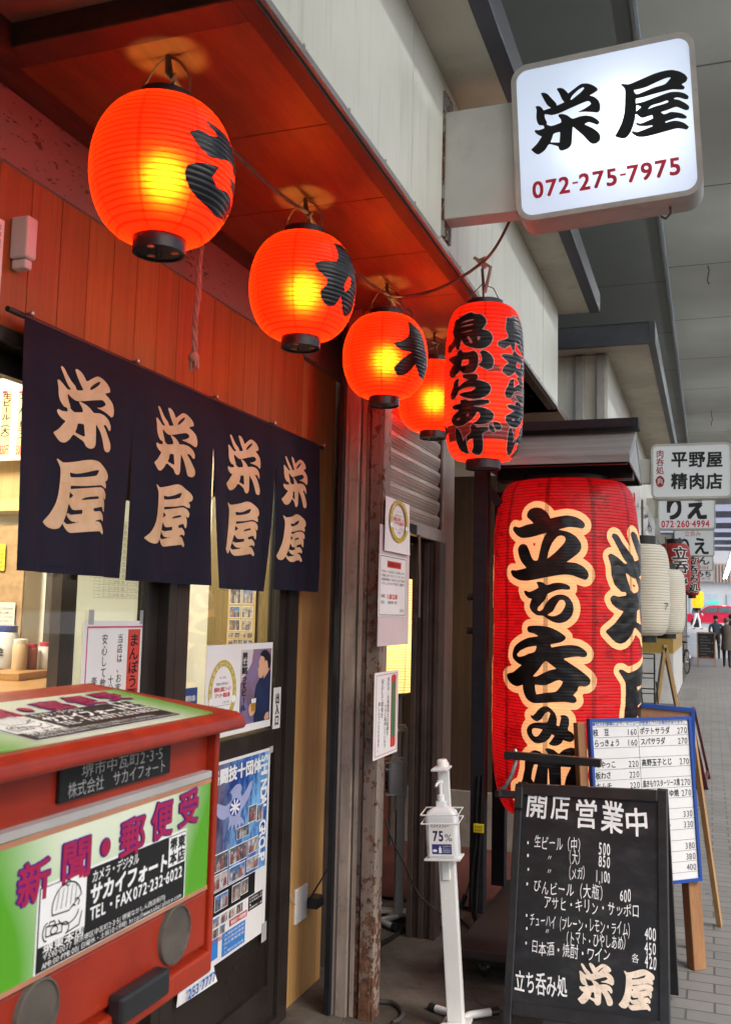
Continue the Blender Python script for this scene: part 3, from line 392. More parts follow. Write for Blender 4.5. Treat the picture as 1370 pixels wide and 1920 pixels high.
def m_concrete():
    n = N('stained_concrete'); v = n.coord('World'); g = n.noise(2.3, 8, .68, vec=v); g2 = n.noise(11, 8, .7, vec=v); g3 = n.noise(120, 3, .7, vec=v)
    col = n.mix(n.ramp(g, .35, .65), c4((.055, .048, .040)), c4((.145, .127, .108))); col = n.mix(n.math('MULTIPLY', n.ramp(g2, .55, .75), .75), col, c4((.025, .022, .02)))
    vo = n.n('TexVoronoi', feature='DISTANCE_TO_EDGE'); vo.inputs['Scale'].default_value = 1.7; w = n.n('VectorMath', operation='ADD'); n.l(v, w.inputs[0])
    cn = n.n('TexNoise'); cn.inputs['Scale'].default_value = 3; n.l(v, cn.inputs['Vector']); sc = n.n('VectorMath', operation='SCALE'); n.l(cn.outputs[1], sc.inputs[0]); sc.inputs[3].default_value = .5
    n.l(sc.outputs[0], w.inputs[1]); n.l(w.outputs[0], vo.inputs['Vector']); ck = n.ramp(vo.outputs['Distance'], .012, .003)
    col = n.mix(n.math('MULTIPLY', n.math('MULTIPLY', ck, n.ramp(g, .5, .6)), .6), col, c4((.018, .016, .015)))
    return n.done(n.bsdf(col, n.math('ADD', .45, n.math('MULTIPLY', g2, .4)), 0, .4, n.math('SUBTRACT', n.math('ADD', g2, n.math('MULTIPLY', g3, .3)), n.math('MULTIPLY', ck, .3)), .6, .006))
M['asphalt'] = paint('asphalt', (.05, .05, .05), .85, .25, 40, bump=.4)
M['redfloor'] = paint('red_oxide_floor', (.12, .036, .028), .5, .25, 3, dirt=.4, dirtc=(.05, .03, .025))
plane('ground', -150, -120, 150, 400, -.004, M['asphalt'])
plane('pavement', -.60, -3, 3.2, 41, .0, m_pavers())
plane('shop_apron', -5.5, -3, -.60, 40, .002, m_concrete())
plane('entrance_floor', -4.2, 4.95, -.98, 6.19, .02, M['redfloor'])
M['bright_pave'] = paint('pale_paving', (.30, .295, .285), .7, .1, 1.5, dirt=.2, dirtc=(.3, .29, .27))
plane('street', -40, 41, 40, 120, .004, M['bright_pave'], 1, 24, zf=lambda x, y: .95*min(1, max(0, (y-41)/15)))
# kerb gutter grating far along the pavement
# ---- arcade roof over the walkway
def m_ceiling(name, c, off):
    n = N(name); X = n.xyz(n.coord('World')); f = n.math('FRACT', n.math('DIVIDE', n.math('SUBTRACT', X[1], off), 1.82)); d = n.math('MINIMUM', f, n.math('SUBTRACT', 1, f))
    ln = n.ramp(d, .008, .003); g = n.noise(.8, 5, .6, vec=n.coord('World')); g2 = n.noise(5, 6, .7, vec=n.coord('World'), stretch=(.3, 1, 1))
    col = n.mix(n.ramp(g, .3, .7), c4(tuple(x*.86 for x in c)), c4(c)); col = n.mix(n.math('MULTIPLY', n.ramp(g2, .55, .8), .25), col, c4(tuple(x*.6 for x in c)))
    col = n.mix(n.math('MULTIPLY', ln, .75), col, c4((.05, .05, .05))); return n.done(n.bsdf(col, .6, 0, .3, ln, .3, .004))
roof = thing('arcade_roof', 'grey panelled roof running over the shopping arcade walkway', 'roof', (0, 8, 5))
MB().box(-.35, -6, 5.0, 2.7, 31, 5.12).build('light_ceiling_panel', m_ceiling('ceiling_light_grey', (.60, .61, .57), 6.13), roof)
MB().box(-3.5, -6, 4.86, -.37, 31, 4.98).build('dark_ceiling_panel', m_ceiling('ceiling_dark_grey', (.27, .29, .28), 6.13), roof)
MB().box(-.37, -6, 4.82, -.352, 31, 5.0).build('edge_trim', paint('trim_grey', (.22, .225, .23), .5), roof)
b = MB()
for px, py, pts in ((1326, 500, [(0, 0), (.012, -.05), (0, -.11), (-.004, -.16), (.01, -.19)]), (1333, 770, [(0, 0), (0, -.1), (.015, -.16), (0, -.2), (-.01, -.27)])):
    q = P(px, py, z=4.99); b.tube([(q.x+a, q.y, 5.0+c) for a, c in pts], .006, 6)
b.build('wire_hook', M['cord'], roof)
b = MB()
for y in (33, 37, 41, 45, 49): b.beam((-3, y, 4.9), (4, y, 4.9), .12, .2)
b.beam((1.2, 31, 5.0), (1.2, 52, 5.0), .1, .16); b.beam((-.2, 31, 5.0), (-.2, 52, 5.0), .1, .16)
b.build('steel_truss', paint('truss_grey', (.20, .20, .22), .5), roof)
def m_poly():
    n = N('translucent_sheet'); d = n.n('BsdfTranslucent'); d.inputs[0].default_value = (.42, .45, .55, 1); t = n.bsdf((.4, .42, .5, 1), .5); m = n.n('MixShader'); m.inputs[0].default_value = .35; n.l(d.outputs[0], m.inputs[1]); n.l(t.outputs[0], m.inputs[2]); return n.done(m)
b = MB(); vs = []; fs = []
for i in range(121):
    y = 31+i*.175; z = 5.25+.05*(i % 2)
    vs += [(-3, y, z), (4, y, z)]
for i in range(120): fs.append((2*i, 2*i+1, 2*i+3, 2*i+2))
b.add(vs, fs).build('corrugated_sheet', m_poly(), roof)
M['tube'] = emit('fluorescent_tube', (.96, 1, .97), 20)
_pa, _pb = P(1355, 1093, z=4.3), P(1376, 1034, z=4.3)            # far lit row; nearer lights are added out of view to brighten the fascia
xt = (_pa.x+_pb.x)/2; print('tubes x', xt)
for i, y in enumerate([_pb.y+k*3.1 for k in range(9)]+[-1.5+k*3.2 for k in range(9)]):
    b = MB()
    for dx in (-.07, .07): b.tube([(xt+dx, y, 4.3), (xt+dx, y+.6, 4.3), (xt+dx, y+(2.9 if i < 9 else 1.2), 4.3)], .018, 8)
    t = thing('ceiling_light', 'bare white twin tube ceiling light hanging in a row over the arcade walkway', 'lamp', (xt, y, 4.3), 'twin tube lights over the walkway')
    b.build('tube', M['tube'], t, True)
    MB().box(xt-.11, y, 4.34, xt+.11, y+(2.9 if i < 9 else 1.2), 4.40).build('housing', M['white'], t)
    MB().box(xt-.01, y+.5, 4.40, xt+.01, y+.52, 5.0).build('drop_rod', M['steel'], t)
# ---- izakaya shop front ------------------------------------------------------------
XW = -1.5
shop = thing('izakaya_shopfront', 'wooden front of the standing bar with orange boards and sliding door', 'building', (-1.5, 2.3, 0))
M['boards'] = boards('red_lit_boards', (.40, .150, .040), (.29, .098, .023), .112, 'Y')  # the lanterns' red light is put into this darker, redder board colour
M['boards2'] = boards('yellow_boards', (.56, .33, .125), (.46, .25, .085), .10, 'Y', off=.03)
M['soffit'] = wood('soffit_veneer', (.17, .080, .030), (.115, .052, .019), (3, .35, 3), 6, .42)
M['moulding'] = wood('dark_moulding', (.07, .035, .022), (.045, .022, .015), (3, .3, 3), 8)
def m_band():
    n = N('pitted_board'); v = n.coord(); w = n.noise(46, 3, .8, stretch=(1, .45, 1.6)); big = n.noise(3, 3); f = n.ramp(n.math('ADD', n.math('MULTIPLY', w, .75), n.math('MULTIPLY', big, .25)), .585, .615)
    col = n.mix(f, c4((.22, .165, .15)), c4((.08, .055, .048))); return n.done(n.bsdf(col, .7, 0, .3, n.math('SUBTRACT', 1, f), .4, .003))
b = MB()                                                       # boards above the noren, each plank its own bevelled strip
for i in range(-22, 22):
    y0 = 2.016+i*.112
    if y0 > 3.40: break
    b.box(XW-.03, y0+.0015, 2.12, XW, min(y0+.1105, 3.42), 2.50)
b.build('board_wall', M['boards'], shop, bevel=.0012)
MB().box(XW-.04, -2, 2.12, XW-.012, 3.42, 2.5).build('board_backing', M['moulding'], shop)
MB().box(XW-.03, -2, 2.503, XW+.004, 3.95, 2.672).build('cornice_band', m_band(), shop)
MB().box(XW-.03, -2, 2.672, XW+.05, 3.95, 2.699).build('cornice_moulding', M['moulding'], shop)
b = MB()
for i in range(0, 9):                                          # soffit panels, 0.44 m apart
    y0 = 1.655+i*.4415; b.box(-1.62, y0+.002, 2.70, -.822, y0+.4395, 2.715)
b.build('soffit', M['soffit'], shop, bevel=.001)
M['oldsoffit'] = paint('stained_soffit', (.22, .15, .11), .55, .3, 4, dirt=.6, dirtc=(.06, .035, .025))
b = MB(); b.box(-1.75, -3, 2.745, -.822, 1.60, 2.76); b.build('stained_soffit_panel', M['oldsoffit'], shop)
MB().box(-1.75, 1.575, 2.69, -.822, 1.653, 2.77).build('soffit_batten', M['moulding'], shop, bevel=.004)
MB().box(-1.75, -2, 2.672, -1.40, 1.60, 2.744).build('soffit_edge_beam', M['moulding'], shop)
b = MB()
for y0, y1 in ((-2, .33), (.334, 1.47), (1.474, 2.60), (2.604, 3.72), (3.724, 4.86), (4.864, 5.5)): b.box(-.83, y0, 2.712, -.815, y1, 3.285)
b.build('fascia', M['cream'], shop, bevel=.001)
MB().box(-.866, -2, 2.686, -.823, 5.5, 2.711).build('soffit_edge_moulding', M['moulding'], shop, bevel=.002)
MB().box(-.823, -2, 2.694, -.809, 5.5, 2.712).build('fascia_edge_trim', paint('trim_alu', (.30, .29, .28), .4, .1, metal=.4), shop, bevel=.002)
MB().box(-.86, 4.99, 2.712, -.812, 5.50, 3.286).build('fascia_corner_panel', M['cream'], shop)
b = MB(); r = random.Random(3)
for i in range(24): y = -1+i*.28; b.box(-.8145, y, 2.718, -.812, y+.008, 2.724)
b.build('fascia_screw', M['steel'], shop)
b = MB(); b.box(-1.5, -2, 3.287, -.645, 5.62, 3.33); b.build('eave', paint('eave_board', (.44, .41, .33), .5, .12, 3, dirt=.4, dirtc=(.16, .13, .10)), shop)
MB().box(-.645, -2, 3.284, -.585, 5.64, 3.40).build('eave_edge', paint('eave_edge_paint', (.045, .045, .06), .45, .2), shop, bevel=.004)
b = MB(); b.box(-1.5, 5.50, 2.70, -.815, 5.53, 3.285)
b.build('fascia_end_wall', M['cream'], shop)
# right hand side boards beside the door
b = MB()
for i in range(5):
    y0 = 3.418+i*.1; b.box(XW-.05, y0+.0015, .0, XW-.02, min(y0+.0985, 3.80), 2.50)
b.build('side_boards', M['boards2'], shop, bevel=.001)
MB().box(XW-.09, 3.40, 0, XW-.045, 3.85, 2.5).build('side_board_backing', M['moulding'], shop)
# sliding door and window: dark frames
dr = MB()
dr.box(XW-.08, 3.335, 0, XW+.012, 3.418, 2.12)                # right jamb
dr.box(XW-.08, -2, 2.085, XW+.012, 3.335, 2.12)               # head
dr.box(XW-.085, -2, 0, XW+.02, 3.335, .04)                    # sill
dr.build('door_frame', M['darkframe'], shop, bevel=.003)
door = MB(); door.box(XW-.04, 2.545, .04, XW-.005, 2.615, 2.085); door.box(XW-.04, 3.275, .04, XW-.005, 3.335, 2.085); door.box(XW-.04, 2.615, .98, XW-.005, 3.275, 1.065); door.box(XW-.04, 2.615, .04, XW-.005, 3.275, .16); door.box(XW-.04, 2.615, 2.03, XW-.005, 3.275, 2.085)
do = door.build('sliding_door', M['darkframe'], shop, bevel=.003)
MB().box(XW-.028, 2.615, .16, XW-.016, 3.275, .98).build('lower_panel', paint('door_panel', (.022, .017, .014), .28, .2, 3), do)
M['glass'] = glass('window_glass', (.93, .96, .94))
MB().box(XW-.025, 2.615, 1.065, XW-.020, 3.275, 2.03).build('pane', M['glass'], do)
wn = MB(); wn.box(XW-.075, 2.43, .04, XW-.042, 2.50, 2.085); wn.box(XW-.06, 2.50, .04, XW-.005, 2.543, 2.085); wn.box(XW-.075, .1, .04, XW-.042, .17, 2.085); wn.box(XW-.075, .17, .98, XW-.042, 2.43, 1.05); wn.box(XW-.075, .17, .04, XW-.042, 2.43, .12); wn.box(XW-.075, .17, 2.03, XW-.042, 2.43, 2.085); wn.box(XW-.075, -2, .04, XW-.042, .1, 2.085)
wo = wn.build('window_frame', M['darkframe'], shop, bevel=.003)
MB().box(XW-.06, .17, 1.05, XW-.055, 2.43, 2.03).build('pane', M['glass'], wo)
MB().box(XW-.065, .17, .12, XW-.05, 2.43, .98).build('lower_panel', M['darkframe'], wo)
# the room behind
M['inner'] = paint('interior_wall', (.80, .76, .66), .6, .06, 2)
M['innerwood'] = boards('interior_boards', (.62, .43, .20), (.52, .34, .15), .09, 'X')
b = MB(); b.box(-4.3, -2, 0, -4.25, 3.95, 2.6); b.box(-4.3, 3.88, 0, XW-.09, 3.93, 2.6); b.box(-4.3, -2.05, 0, XW-.09, -2, 2.6); b.build('interior_wall', M['inner'], shop)
MB().box(-4.3, -2.05, 2.6, XW-.05, 3.93, 2.65).build('interior_ceiling', M['inner'], shop)
MB().box(-4.3, -2, .003, XW-.09, 3.88, .006).build('interior_floor', paint('interior_floor', (.2, .15, .11), .5, .2), shop)
b = MB(); f = FY(3.878); u = f.px(40, 640)
b.box(-4.2, 3.85, 2.0, -2.1, 3.878, 2.35); b.build('interior_boarding', M['innerwood'], shop)
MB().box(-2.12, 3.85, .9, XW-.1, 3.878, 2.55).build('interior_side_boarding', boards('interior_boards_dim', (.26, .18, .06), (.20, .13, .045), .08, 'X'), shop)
MB().box(-4.2, 3.70, 2.36, -2.3, 3.876, 2.6).build('interior_lintel', M['moulding'], shop)
MB().box(-4.2, 3.66, 1.93, -2.55, 3.86, 1.985).build('interior_shelf', M['innerwood'], shop)
a = P(105, 1250, y=3.6); c = P(170, 1100, y=3.6)
MB().box(a.x, 3.5, .8, c.x+.12, 3.85, 1.95).build('interior_cabinet', paint('cabinet', (.05, .04, .035), .4, .2), shop)
for x, y, e in ((-2.9, 2.6, 85), (-2.6, .6, 34)):
    l = bpy.data.lights.new('room_lamp', 'POINT'); l.energy = e; l.color = (1, .90, .74); l.shadow_soft_size = .12; o = bpy.data.objects.new('room_lamp', l); COL.objects.link(o); o.location = (x, y, 2.42)
MB().box(-2.02, 2.62, 0, -1.98, 3.05, 2.4).build('dark_reflection_backing', paint('backing_brown', (.055, .035, .025), .5, .2), shop)  # dark board added behind the door glass so the lantern's reflection shows
# ---- rusty steel pillar between the two shops
pil = thing('steel_pillar', 'rusty peeling steel pillar between the sliding door and the roller shutter', 'pillar', (-1.27, 3.56, 0))
M['rust'] = rusty('peeling_paint', (.23, .175, .145), th=.55); M['rust2'] = rusty('peeling_paint_pale', (.32, .265, .225), th=.575); M['rail'] = paint('grubby_rail', (.30, .245, .205), .4, .2, 9, dirt=.6, dirtc=(.11, .085, .075), stretch=(2, 2, .4))
MB().box(-1.239, 3.50, 0, -1.193, 3.59, 2.70).build('flange', M['rust'], pil, bevel=.003)
MB().box(-1.193, 3.504, 0, -1.183, 3.585, 2.70).build('web_face', M['rust2'], pil, bevel=.003)
MB().box(-1.246, 3.53, 0, -1.239, 3.64, 2.70).build('groove', M['black'], pil)
MB().box(-1.262, 3.515, 0, -1.246, 3.64, 2.70).build('inner_strip', M['rust'], pil, bevel=.002)
MB().box(-1.281, 3.512, 0, -1.262, 3.64, 2.70).build('channel', M['rail'], pil, bevel=.003)
MB().box(-1.286, 3.53, 0, -1.281, 3.64, 2.70).build('slot', M['black'], pil)
MB().box(-1.330, 3.498, 0, -1.286, 3.64, 2.70).build('guide_lip', M['rail'], pil, bevel=.003)
MB().box(-1.348, 3.505, 0, -1.330, 3.64, 2.70).build('guide_rail', paint('guide_rail_paint', (.36, .30, .265), .35, .1, 5, dirt=.3, dirtc=(.14, .11, .1), stretch=(2, 2, .4)), pil, bevel=.003)
MB().box(-1.371, 3.49, 0, -1.348, 3.64, 2.70).build('rubber_edge', M['black'], pil, bevel=.002)
# ---- half closed roller shutter
sh = thing('roller_shutter', 'half lowered grey metal roller shutter behind the red lanterns', 'shutter', (-1.25, 4.1, 0))
b = MB(); zz = 1.905; prof = []
for i in range(12):
    z0 = zz+i*.0725; prof += [(0, z0+.004), (-.003, z0+.008), (.001, z0+.014), (.006, z0+.022), (.0035, z0+.026), (.008, z0+.034), (.0055, z0+.038), (.009, z0+.046), (.0065, z0+.05), (.008, z0+.058), (.002, z0+.066), (-.006, z0+.0705), (-.006, z0+.0725)]
vs = [(-1.25+dx, y, z) for y in (3.66, 4.545) for dx, z in prof]; n = len(prof)
b.add(vs, [(i, i+1, n+i+1, n+i) for i in range(n-1)])
so_ = b.build('slat_curtain', paint('shutter_metal', (.44, .40, .36), .36, .08, 3, metal=.35, dirt=.3, dirtc=(.22, .19, .16), stretch=(1, .4, 2)), sh, True)
MB().box(-1.262, 3.66, 1.845, -1.235, 4.56, 1.905).build('bottom_bar', paint('bar_alu', (.5, .48, .46), .35, .08, metal=.5), sh, bevel=.003)
MB().box(-1.30, 4.545, 0, -1.238, 4.575, 2.7).build('guide_rail', M['darkframe'], sh, bevel=.002)
MB().box(-1.31, 4.578, 0, -1.235, 4.80, 2.7).build('side_post', paint('post_paint', (.36, .32, .27), .45, .12, 5, dirt=.5, dirtc=(.13, .10, .08), stretch=(2, 2, .35)), sh, bevel=.003)
b = MB(); fr = FX(-1.232); q = fr.box(765, 980, 780, 1003); b.fbox(fr, q[0], q[1], q[2], q[3], -.02, .004); b.build('lock_plate', M['plastic'], sh, bevel=.002)
b = MB(); q0 = P(786, 1003, x=-1.23); b.tube([(q0.x, q0.y, q0.z), (q0.x, q0.y+.01, q0.z-.2), (q0.x, q0.y-.005, q0.z-.36), (q0.x+.01, q0.y-.02, q0.z-.37), (q0.x+.01, q0.y-.02, q0.z-.2), (q0.x, q0.y-.01, q0.z)], .006, 6); b.build('pull_strap', paint('strap_brown', (.13, .09, .075), .8), sh)
# door jamb post under the shutter
jp = thing('door_jamb', 'dark brown ribbed door post below the roller shutter', 'post', (-1.32, 4.45, 0))
b = MB()
for i in range(5): b.box(-1.345+i*.028, 4.44+.012*(i % 2), 0, -1.319+i*.028, 4.54, 1.84)
b.build('ribbed_post', paint('jamb_brown', (.065, .045, .038), .4, .25, 8, dirt=.3, dirtc=(.025, .018, .015)), jp, bevel=.002)
# second shop behind the shutter
s2 = thing('neighbour_bar', 'dark neighbouring bar entrance with brown plank wall', 'building', (-1.6, 5.5, 0))
M['plank'] = boards('brown_planks', (.095, .062, .042), (.06, .038, .026), .155, 'X', off=.02)
b = MB()
for i in range(8): b.box(-1.92+i*.155+.002, 6.19, .37, -1.92+(i+1)*.155-.002, 6.21, 2.41)
b.build('plank_wall', M['plank'], s2, bevel=.002)
MB().box(-1.95, 6.17, 0, -.86, 6.25, .37).build('concrete_base', paint('base_concrete', (.25, .23, .20), .75, .2, 5, dirt=.4), s2, bevel=.005)
MB().box(-1.95, 6.2, 2.41, -.8, 6.23, 2.74).build('cream_wall', M['cream'], s2)
MB().box(-1.95, 4.85, 2.70, -.82, 6.4, 2.73).build('soffit', M['soffit'], s2)
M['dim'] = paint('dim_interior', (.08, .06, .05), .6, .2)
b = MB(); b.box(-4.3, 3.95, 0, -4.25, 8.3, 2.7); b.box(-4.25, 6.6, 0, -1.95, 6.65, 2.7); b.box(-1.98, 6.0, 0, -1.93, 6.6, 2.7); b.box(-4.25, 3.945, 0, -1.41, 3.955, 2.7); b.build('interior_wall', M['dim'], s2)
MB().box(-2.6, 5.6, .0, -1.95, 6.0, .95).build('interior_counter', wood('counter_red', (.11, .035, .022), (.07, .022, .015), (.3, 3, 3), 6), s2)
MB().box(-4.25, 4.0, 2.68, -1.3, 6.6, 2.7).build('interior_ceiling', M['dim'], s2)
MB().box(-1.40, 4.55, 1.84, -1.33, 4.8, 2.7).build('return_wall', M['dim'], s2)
# ---- neighbour's projecting sign box beyond the fascia
nb = thing('neighbour_shop', 'cream neighbouring shop with projecting dark edged eave beyond the fascia', 'building', (-1.0, 8, 0))
MB().box(-1.6, 6.45, 2.42, -.62, 12, 3.25).build('upper_wall', M['cream'], nb, bevel=.004)
MB().box(-1.6, 6.2, 3.25, -.34, 12.2, 3.29).build('eave', paint('eave_ply', (.46, .41, .32), .55, .15, 3, dirt=.4, dirtc=(.18, .14, .1)), nb)
b = MB(); b.box(-1.6, 6.17, 3.23, -.34, 6.2, 3.37); b.box(-.34, 6.17, 3.23, -.30, 12.25, 3.37); b.build('eave_edge', paint('eave_edge_grey', (.06, .063, .075), .5, .2), nb, bevel=.004)
b = MB()
for x in (-.80, -.66): b.box(x-.03, 6.40, 2.42, x+.03, 6.45, 3.24)
b.build('conduit', paint('conduit_grey', (.42, .41, .39), .45, .1, dirt=.2), nb, bevel=.008)
MB().box(-1.6, 6.5, 0, -.95, 12, 2.42).build('lower_wall', paint('lower_wall', (.20, .18, .16), .6, .2, 2, dirt=.4), nb)
# ---- shops further along on the left
x0 = P(1262, 1320, z=0)
sf = thing('mustard_shop', 'far shop with mustard yellow end wall over a white base', 'building', (-1.3, 16.5, 0))
MB().box(-1.9, x0.y+.04, .88, x0.x, x0.y+6, 1.5).build('mustard_wall', paint('mustard', (.36, .23, .05), .5, .1, 3), sf)
MB().box(-1.9, x0.y, 0, x0.x, x0.y+6, .88).build('white_base', paint('white_base', (.52, .52, .50), .5, .08, 3, dirt=.25), sf)
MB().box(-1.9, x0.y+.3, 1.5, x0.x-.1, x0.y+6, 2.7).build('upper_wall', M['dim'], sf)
fs_ = thing('dark_shopfront', 'dark far shopfronts on the left where the bicycle is parked', 'building', (-1.2, 30, 0))
b = MB(); b.box(-6, 22.2, 0, -.85, 40, 2.9); b.build('front_wall', paint('dark_front', (.06, .055, .055), .5, .3, 2), fs_)
b = MB()
for i in range(7): b.box(-.85, 22.8+i*2.4, 0, -.78, 23.5+i*2.4, 2.5)
b.build('post', paint('front_post', (.30, .29, .28), .5, .2), fs_, bevel=.01)
MB().box(-1.1, 22.2, 2.7, -.5, 40, 3.3).build('eave', paint('far_eave', (.24, .23, .22), .5, .2), fs_)
b = MB(); b.box(-6, 12.1, 2.5, -1.0, 22.2, 4.86); b.build('upper_wall', paint('mid_upper', (.26, .25, .23), .6, .2, dirt=.3), sf)
# far side of the cross street
fb = thing('office_building', 'bright white office building across the street at the arcade end', 'building', (2, 100, 0))
M['offwhite'] = paint('office_white', (.52, .54, .56), .5, .04, .5)
MB().box(-30, 100, .9, 40, 110, 16).build('wall', M['offwhite'], fb)
b = MB()
for i in range(90): b.box(-14+i*.3, 99.7, 5.1, -13.85+i*.3, 100, 7.0)
b.build('louvre', paint('louvre', (.45, .33, .26), .6, .1), fb)
b = MB()
for i in range(8): b.box(-12+i*3.4, 99.9, 1.2, -9.4+i*3.4, 99.98, 4.0)
b.build('window', paint('office_glass', (.45, .52, .58), .2, .1), fb)
q = P(1325, 1127, y=99.5); q2 = P(1347, 1133, y=99.5)
g = MB().box(q.x, 99.4, q2.z, q2.x, 99.6, q.z).build('shop_sign', emit('green_sign', (.03, .5, .35), .6, (.03, .4, .3)), None, org=(q.x, 99.5, q2.z)); tag(g, 'small green fascia sign on the white building at the arcade end', 'sign')
# ================================================================ LANTERNS
def lantern_profile(H, R, r0, pitch, amp, power=2.6, rows=4):
    """list of (r, z) for a hooped paper shade, H half height"""
    def R_(z): t = min(1, abs(z)/H); return max(r0, R*(1-t**power)**(1/power)) if False else r0+(R-r0)*max(0, 1-t**power)**(1/power)
    def S(z):
        f = (z/pitch+100.5) % 1; return R_(z)-amp*(1-math.sin(math.pi*f))*1.0 if False else R_(z)+amp*(abs(math.sin(math.pi*(f+.5)))**.7-.5)
    return R_, S
def shade_mesh(name, S, H, pitch, mat, parent, c, n=72, rows=4, wob=None):
    N_ = int(round(2*H/pitch*rows)); prof = [(S(-H+2*H*i/N_), -H+2*H*i/N_) for i in range(N_+1)]
    b = MB(); b.lathe(prof, n, c, cap=False)
    if wob:
        cv_ = Vector(c)
        for i_, q in enumerate(b.v):
            d = q-cv_; a = math.atan2(d.x, -d.y); w_ = wob(a, d.z); b.v[i_] = cv_+Vector((d.x+w_*math.sin(a), d.y-w_*math.cos(a), d.z))
    return b.build(name, mat, parent, True)
M['shade_round'] = shade('round_shade', (.85, .017, .004), (1, .006, .0006), .42, .0118, line=.13, linec=.6, hot=(1, .36, .02), rough_hot=.72)
M['bulb'] = emit('bulb_glow', (1, .58, .18), 80)
RH, RR, RP = .150, .1535, .0118
_, RS = lantern_profile(RH, RR, .056, RP, .0022, 2.05)
def lamp(name, loc, e, col, size, parent=None):
    l = bpy.data.lights.new(name, 'POINT'); l.energy = e; l.color = col; l.shadow_soft_size = size
    o = bpy.data.objects.new(name, l); COL.objects.link(o)
    if parent: o.parent = parent; o.location = Vector(loc)-ORG[parent.name]
    else: o.location = loc
    return o
def ring_cap(b, c, z, r, h, t=.006, n=32): b.lathe([(r-t, z), (r, z), (r, z+h), (r-t, z+h), (r-t, z)], n, c, cap=False)
def round_lantern(c, label, glyph_key, extra):
    t = thing('round_lantern', label, 'lantern', c, 'round red lanterns under the soffit')
    shade_mesh('shade', RS, RH, RP, M['shade_round'], t, c)
    b = MB(); ring_cap(b, c, RH-.004, .061, .026); b.lathe([(.052, RH-.002), (.0525, RH+.004), (.059, RH+.004), (.059, RH-.002), (.052, RH-.002)], 32, c, False); b.build('top_ring', M['plastic'], t, True)
    b = MB(); ring_cap(b, c, -RH-.030, .056, .034)
    cv = Vector(c); zb = -RH-.026                                  # pierced bottom plate, three holes
    n = 48; vs = []; fs = []
    for k in range(3):
        a0 = 2*math.pi*k/3
        for j in range(n//3): pass
    holes = [(.033*math.cos(a+.55), .033*math.sin(a+.55), .0085) for a in (0, 2.094, 4.189)]
    G = 40; ok = {}
    for i in range(G):
        for j in range(G):
            x = -.055+.11*(i+.5)/G; y = -.055+.11*(j+.5)/G
            if x*x+y*y > .0545**2 or any((x-hx)**2+(y-hy)**2 < hr**2 for hx, hy, hr in holes): continue
            d = .055/G; b.add([cv+Vector((x-d, y-d, zb)), cv+Vector((x+d, y-d, zb)), cv+Vector((x+d, y+d, zb)), cv+Vector((x-d, y+d, zb))], [(0, 1, 2, 3)])
    b.tube([cv+Vector((-.006, 0, zb)), cv+Vector((-.006, 0, zb-.012)), cv+Vector((.006, 0, zb-.012)), cv+Vector((.006, 0, zb))], .0016, 6)
    b.build('bottom_ring', M['plastic'], t, True)
    b = MB(); b.tube([cv+Vector((-.058, 0, RH+.01)), cv+Vector((-.056, 0, RH+.06)), cv+Vector((-.03, 0, RH+.10)), cv+Vector((0, 0, RH+.118)), cv+Vector((.03, 0, RH+.10)), cv+Vector((.056, 0, RH+.06)), cv+Vector((.058, 0, RH+.01))], .0022, 6)
    b.tube([cv+Vector((.012, 0, .05)), cv+Vector((.012, .004, RH+.06)), cv+Vector((0, 0, RH+.125))], .004, 6); b.build('hanger', M['cord'], t)
    MB().lathe([(.0, -.038), (.016, -.033), (.027, -.018), (.031, 0), (.026, .016), (.014, .028), (.0, .031)], 16, (c[0]+.004, c[1], c[2]-.008)).build('bulb', M['bulb'], t, True)
    b = MB()
    def fn(th, z): r = RS(z)+.0012; return cv+Vector((r*math.sin(th), -r*math.cos(th), z))
    SCL = lambda cs: [(p[0]*RR, p[1]) for p in cs]
    if glyph_key: iso(b, [SCL(c_) for c_ in contours(glyph_key)], lambda s, z: fn(s/RR, z), .001, 110)
    for q_, cs in enumerate(extra): iso(b, [SCL(cs)], lambda s, z, o_=.0018+.0004*q_: cv+Vector(((RS(z)+o_)*math.sin(s/RR), -(RS(z)+o_)*math.cos(s/RR), z)), 0, 60)
    if b.v: b.build('lettering', M['brush'], t, True)
    return t
LX = -1.1
LC = [(LX, 1.719, 2.431), (LX, 2.48, 2.429), (LX, 3.24, 2.422), (LX, 3.891, 2.418)]
LL = ['round red lantern nearest the camera, hanging left above the noren', 'second round red lantern from the left with a black star shaped brush mark', 'third round red lantern, small, hanging in front of the shutter top', 'fourth round red lantern half hidden behind the long chicken lantern']
EX = [[[(1.9, .06), (2.3, .07), (2.7, .03), (2.6, -.02), (2.2, .0)], [(2.0, -.05), (2.5, -.03), (2.6, -.09), (2.1, -.1)]], [[(1.8, .05), (2.3, .06), (2.4, .0), (1.9, -.01)]], [[(1.8, .05), (2.3, .06), (2.4, .0), (1.9, -.01)]], [[(1.2, .08), (1.9, .06), (2.0, -.02), (1.4, -.08), (1.3, 0)]]]
for i in range(4): round_lantern(LC[i], LL[i], 'round%d' % i if i < 3 else None, EX[i])
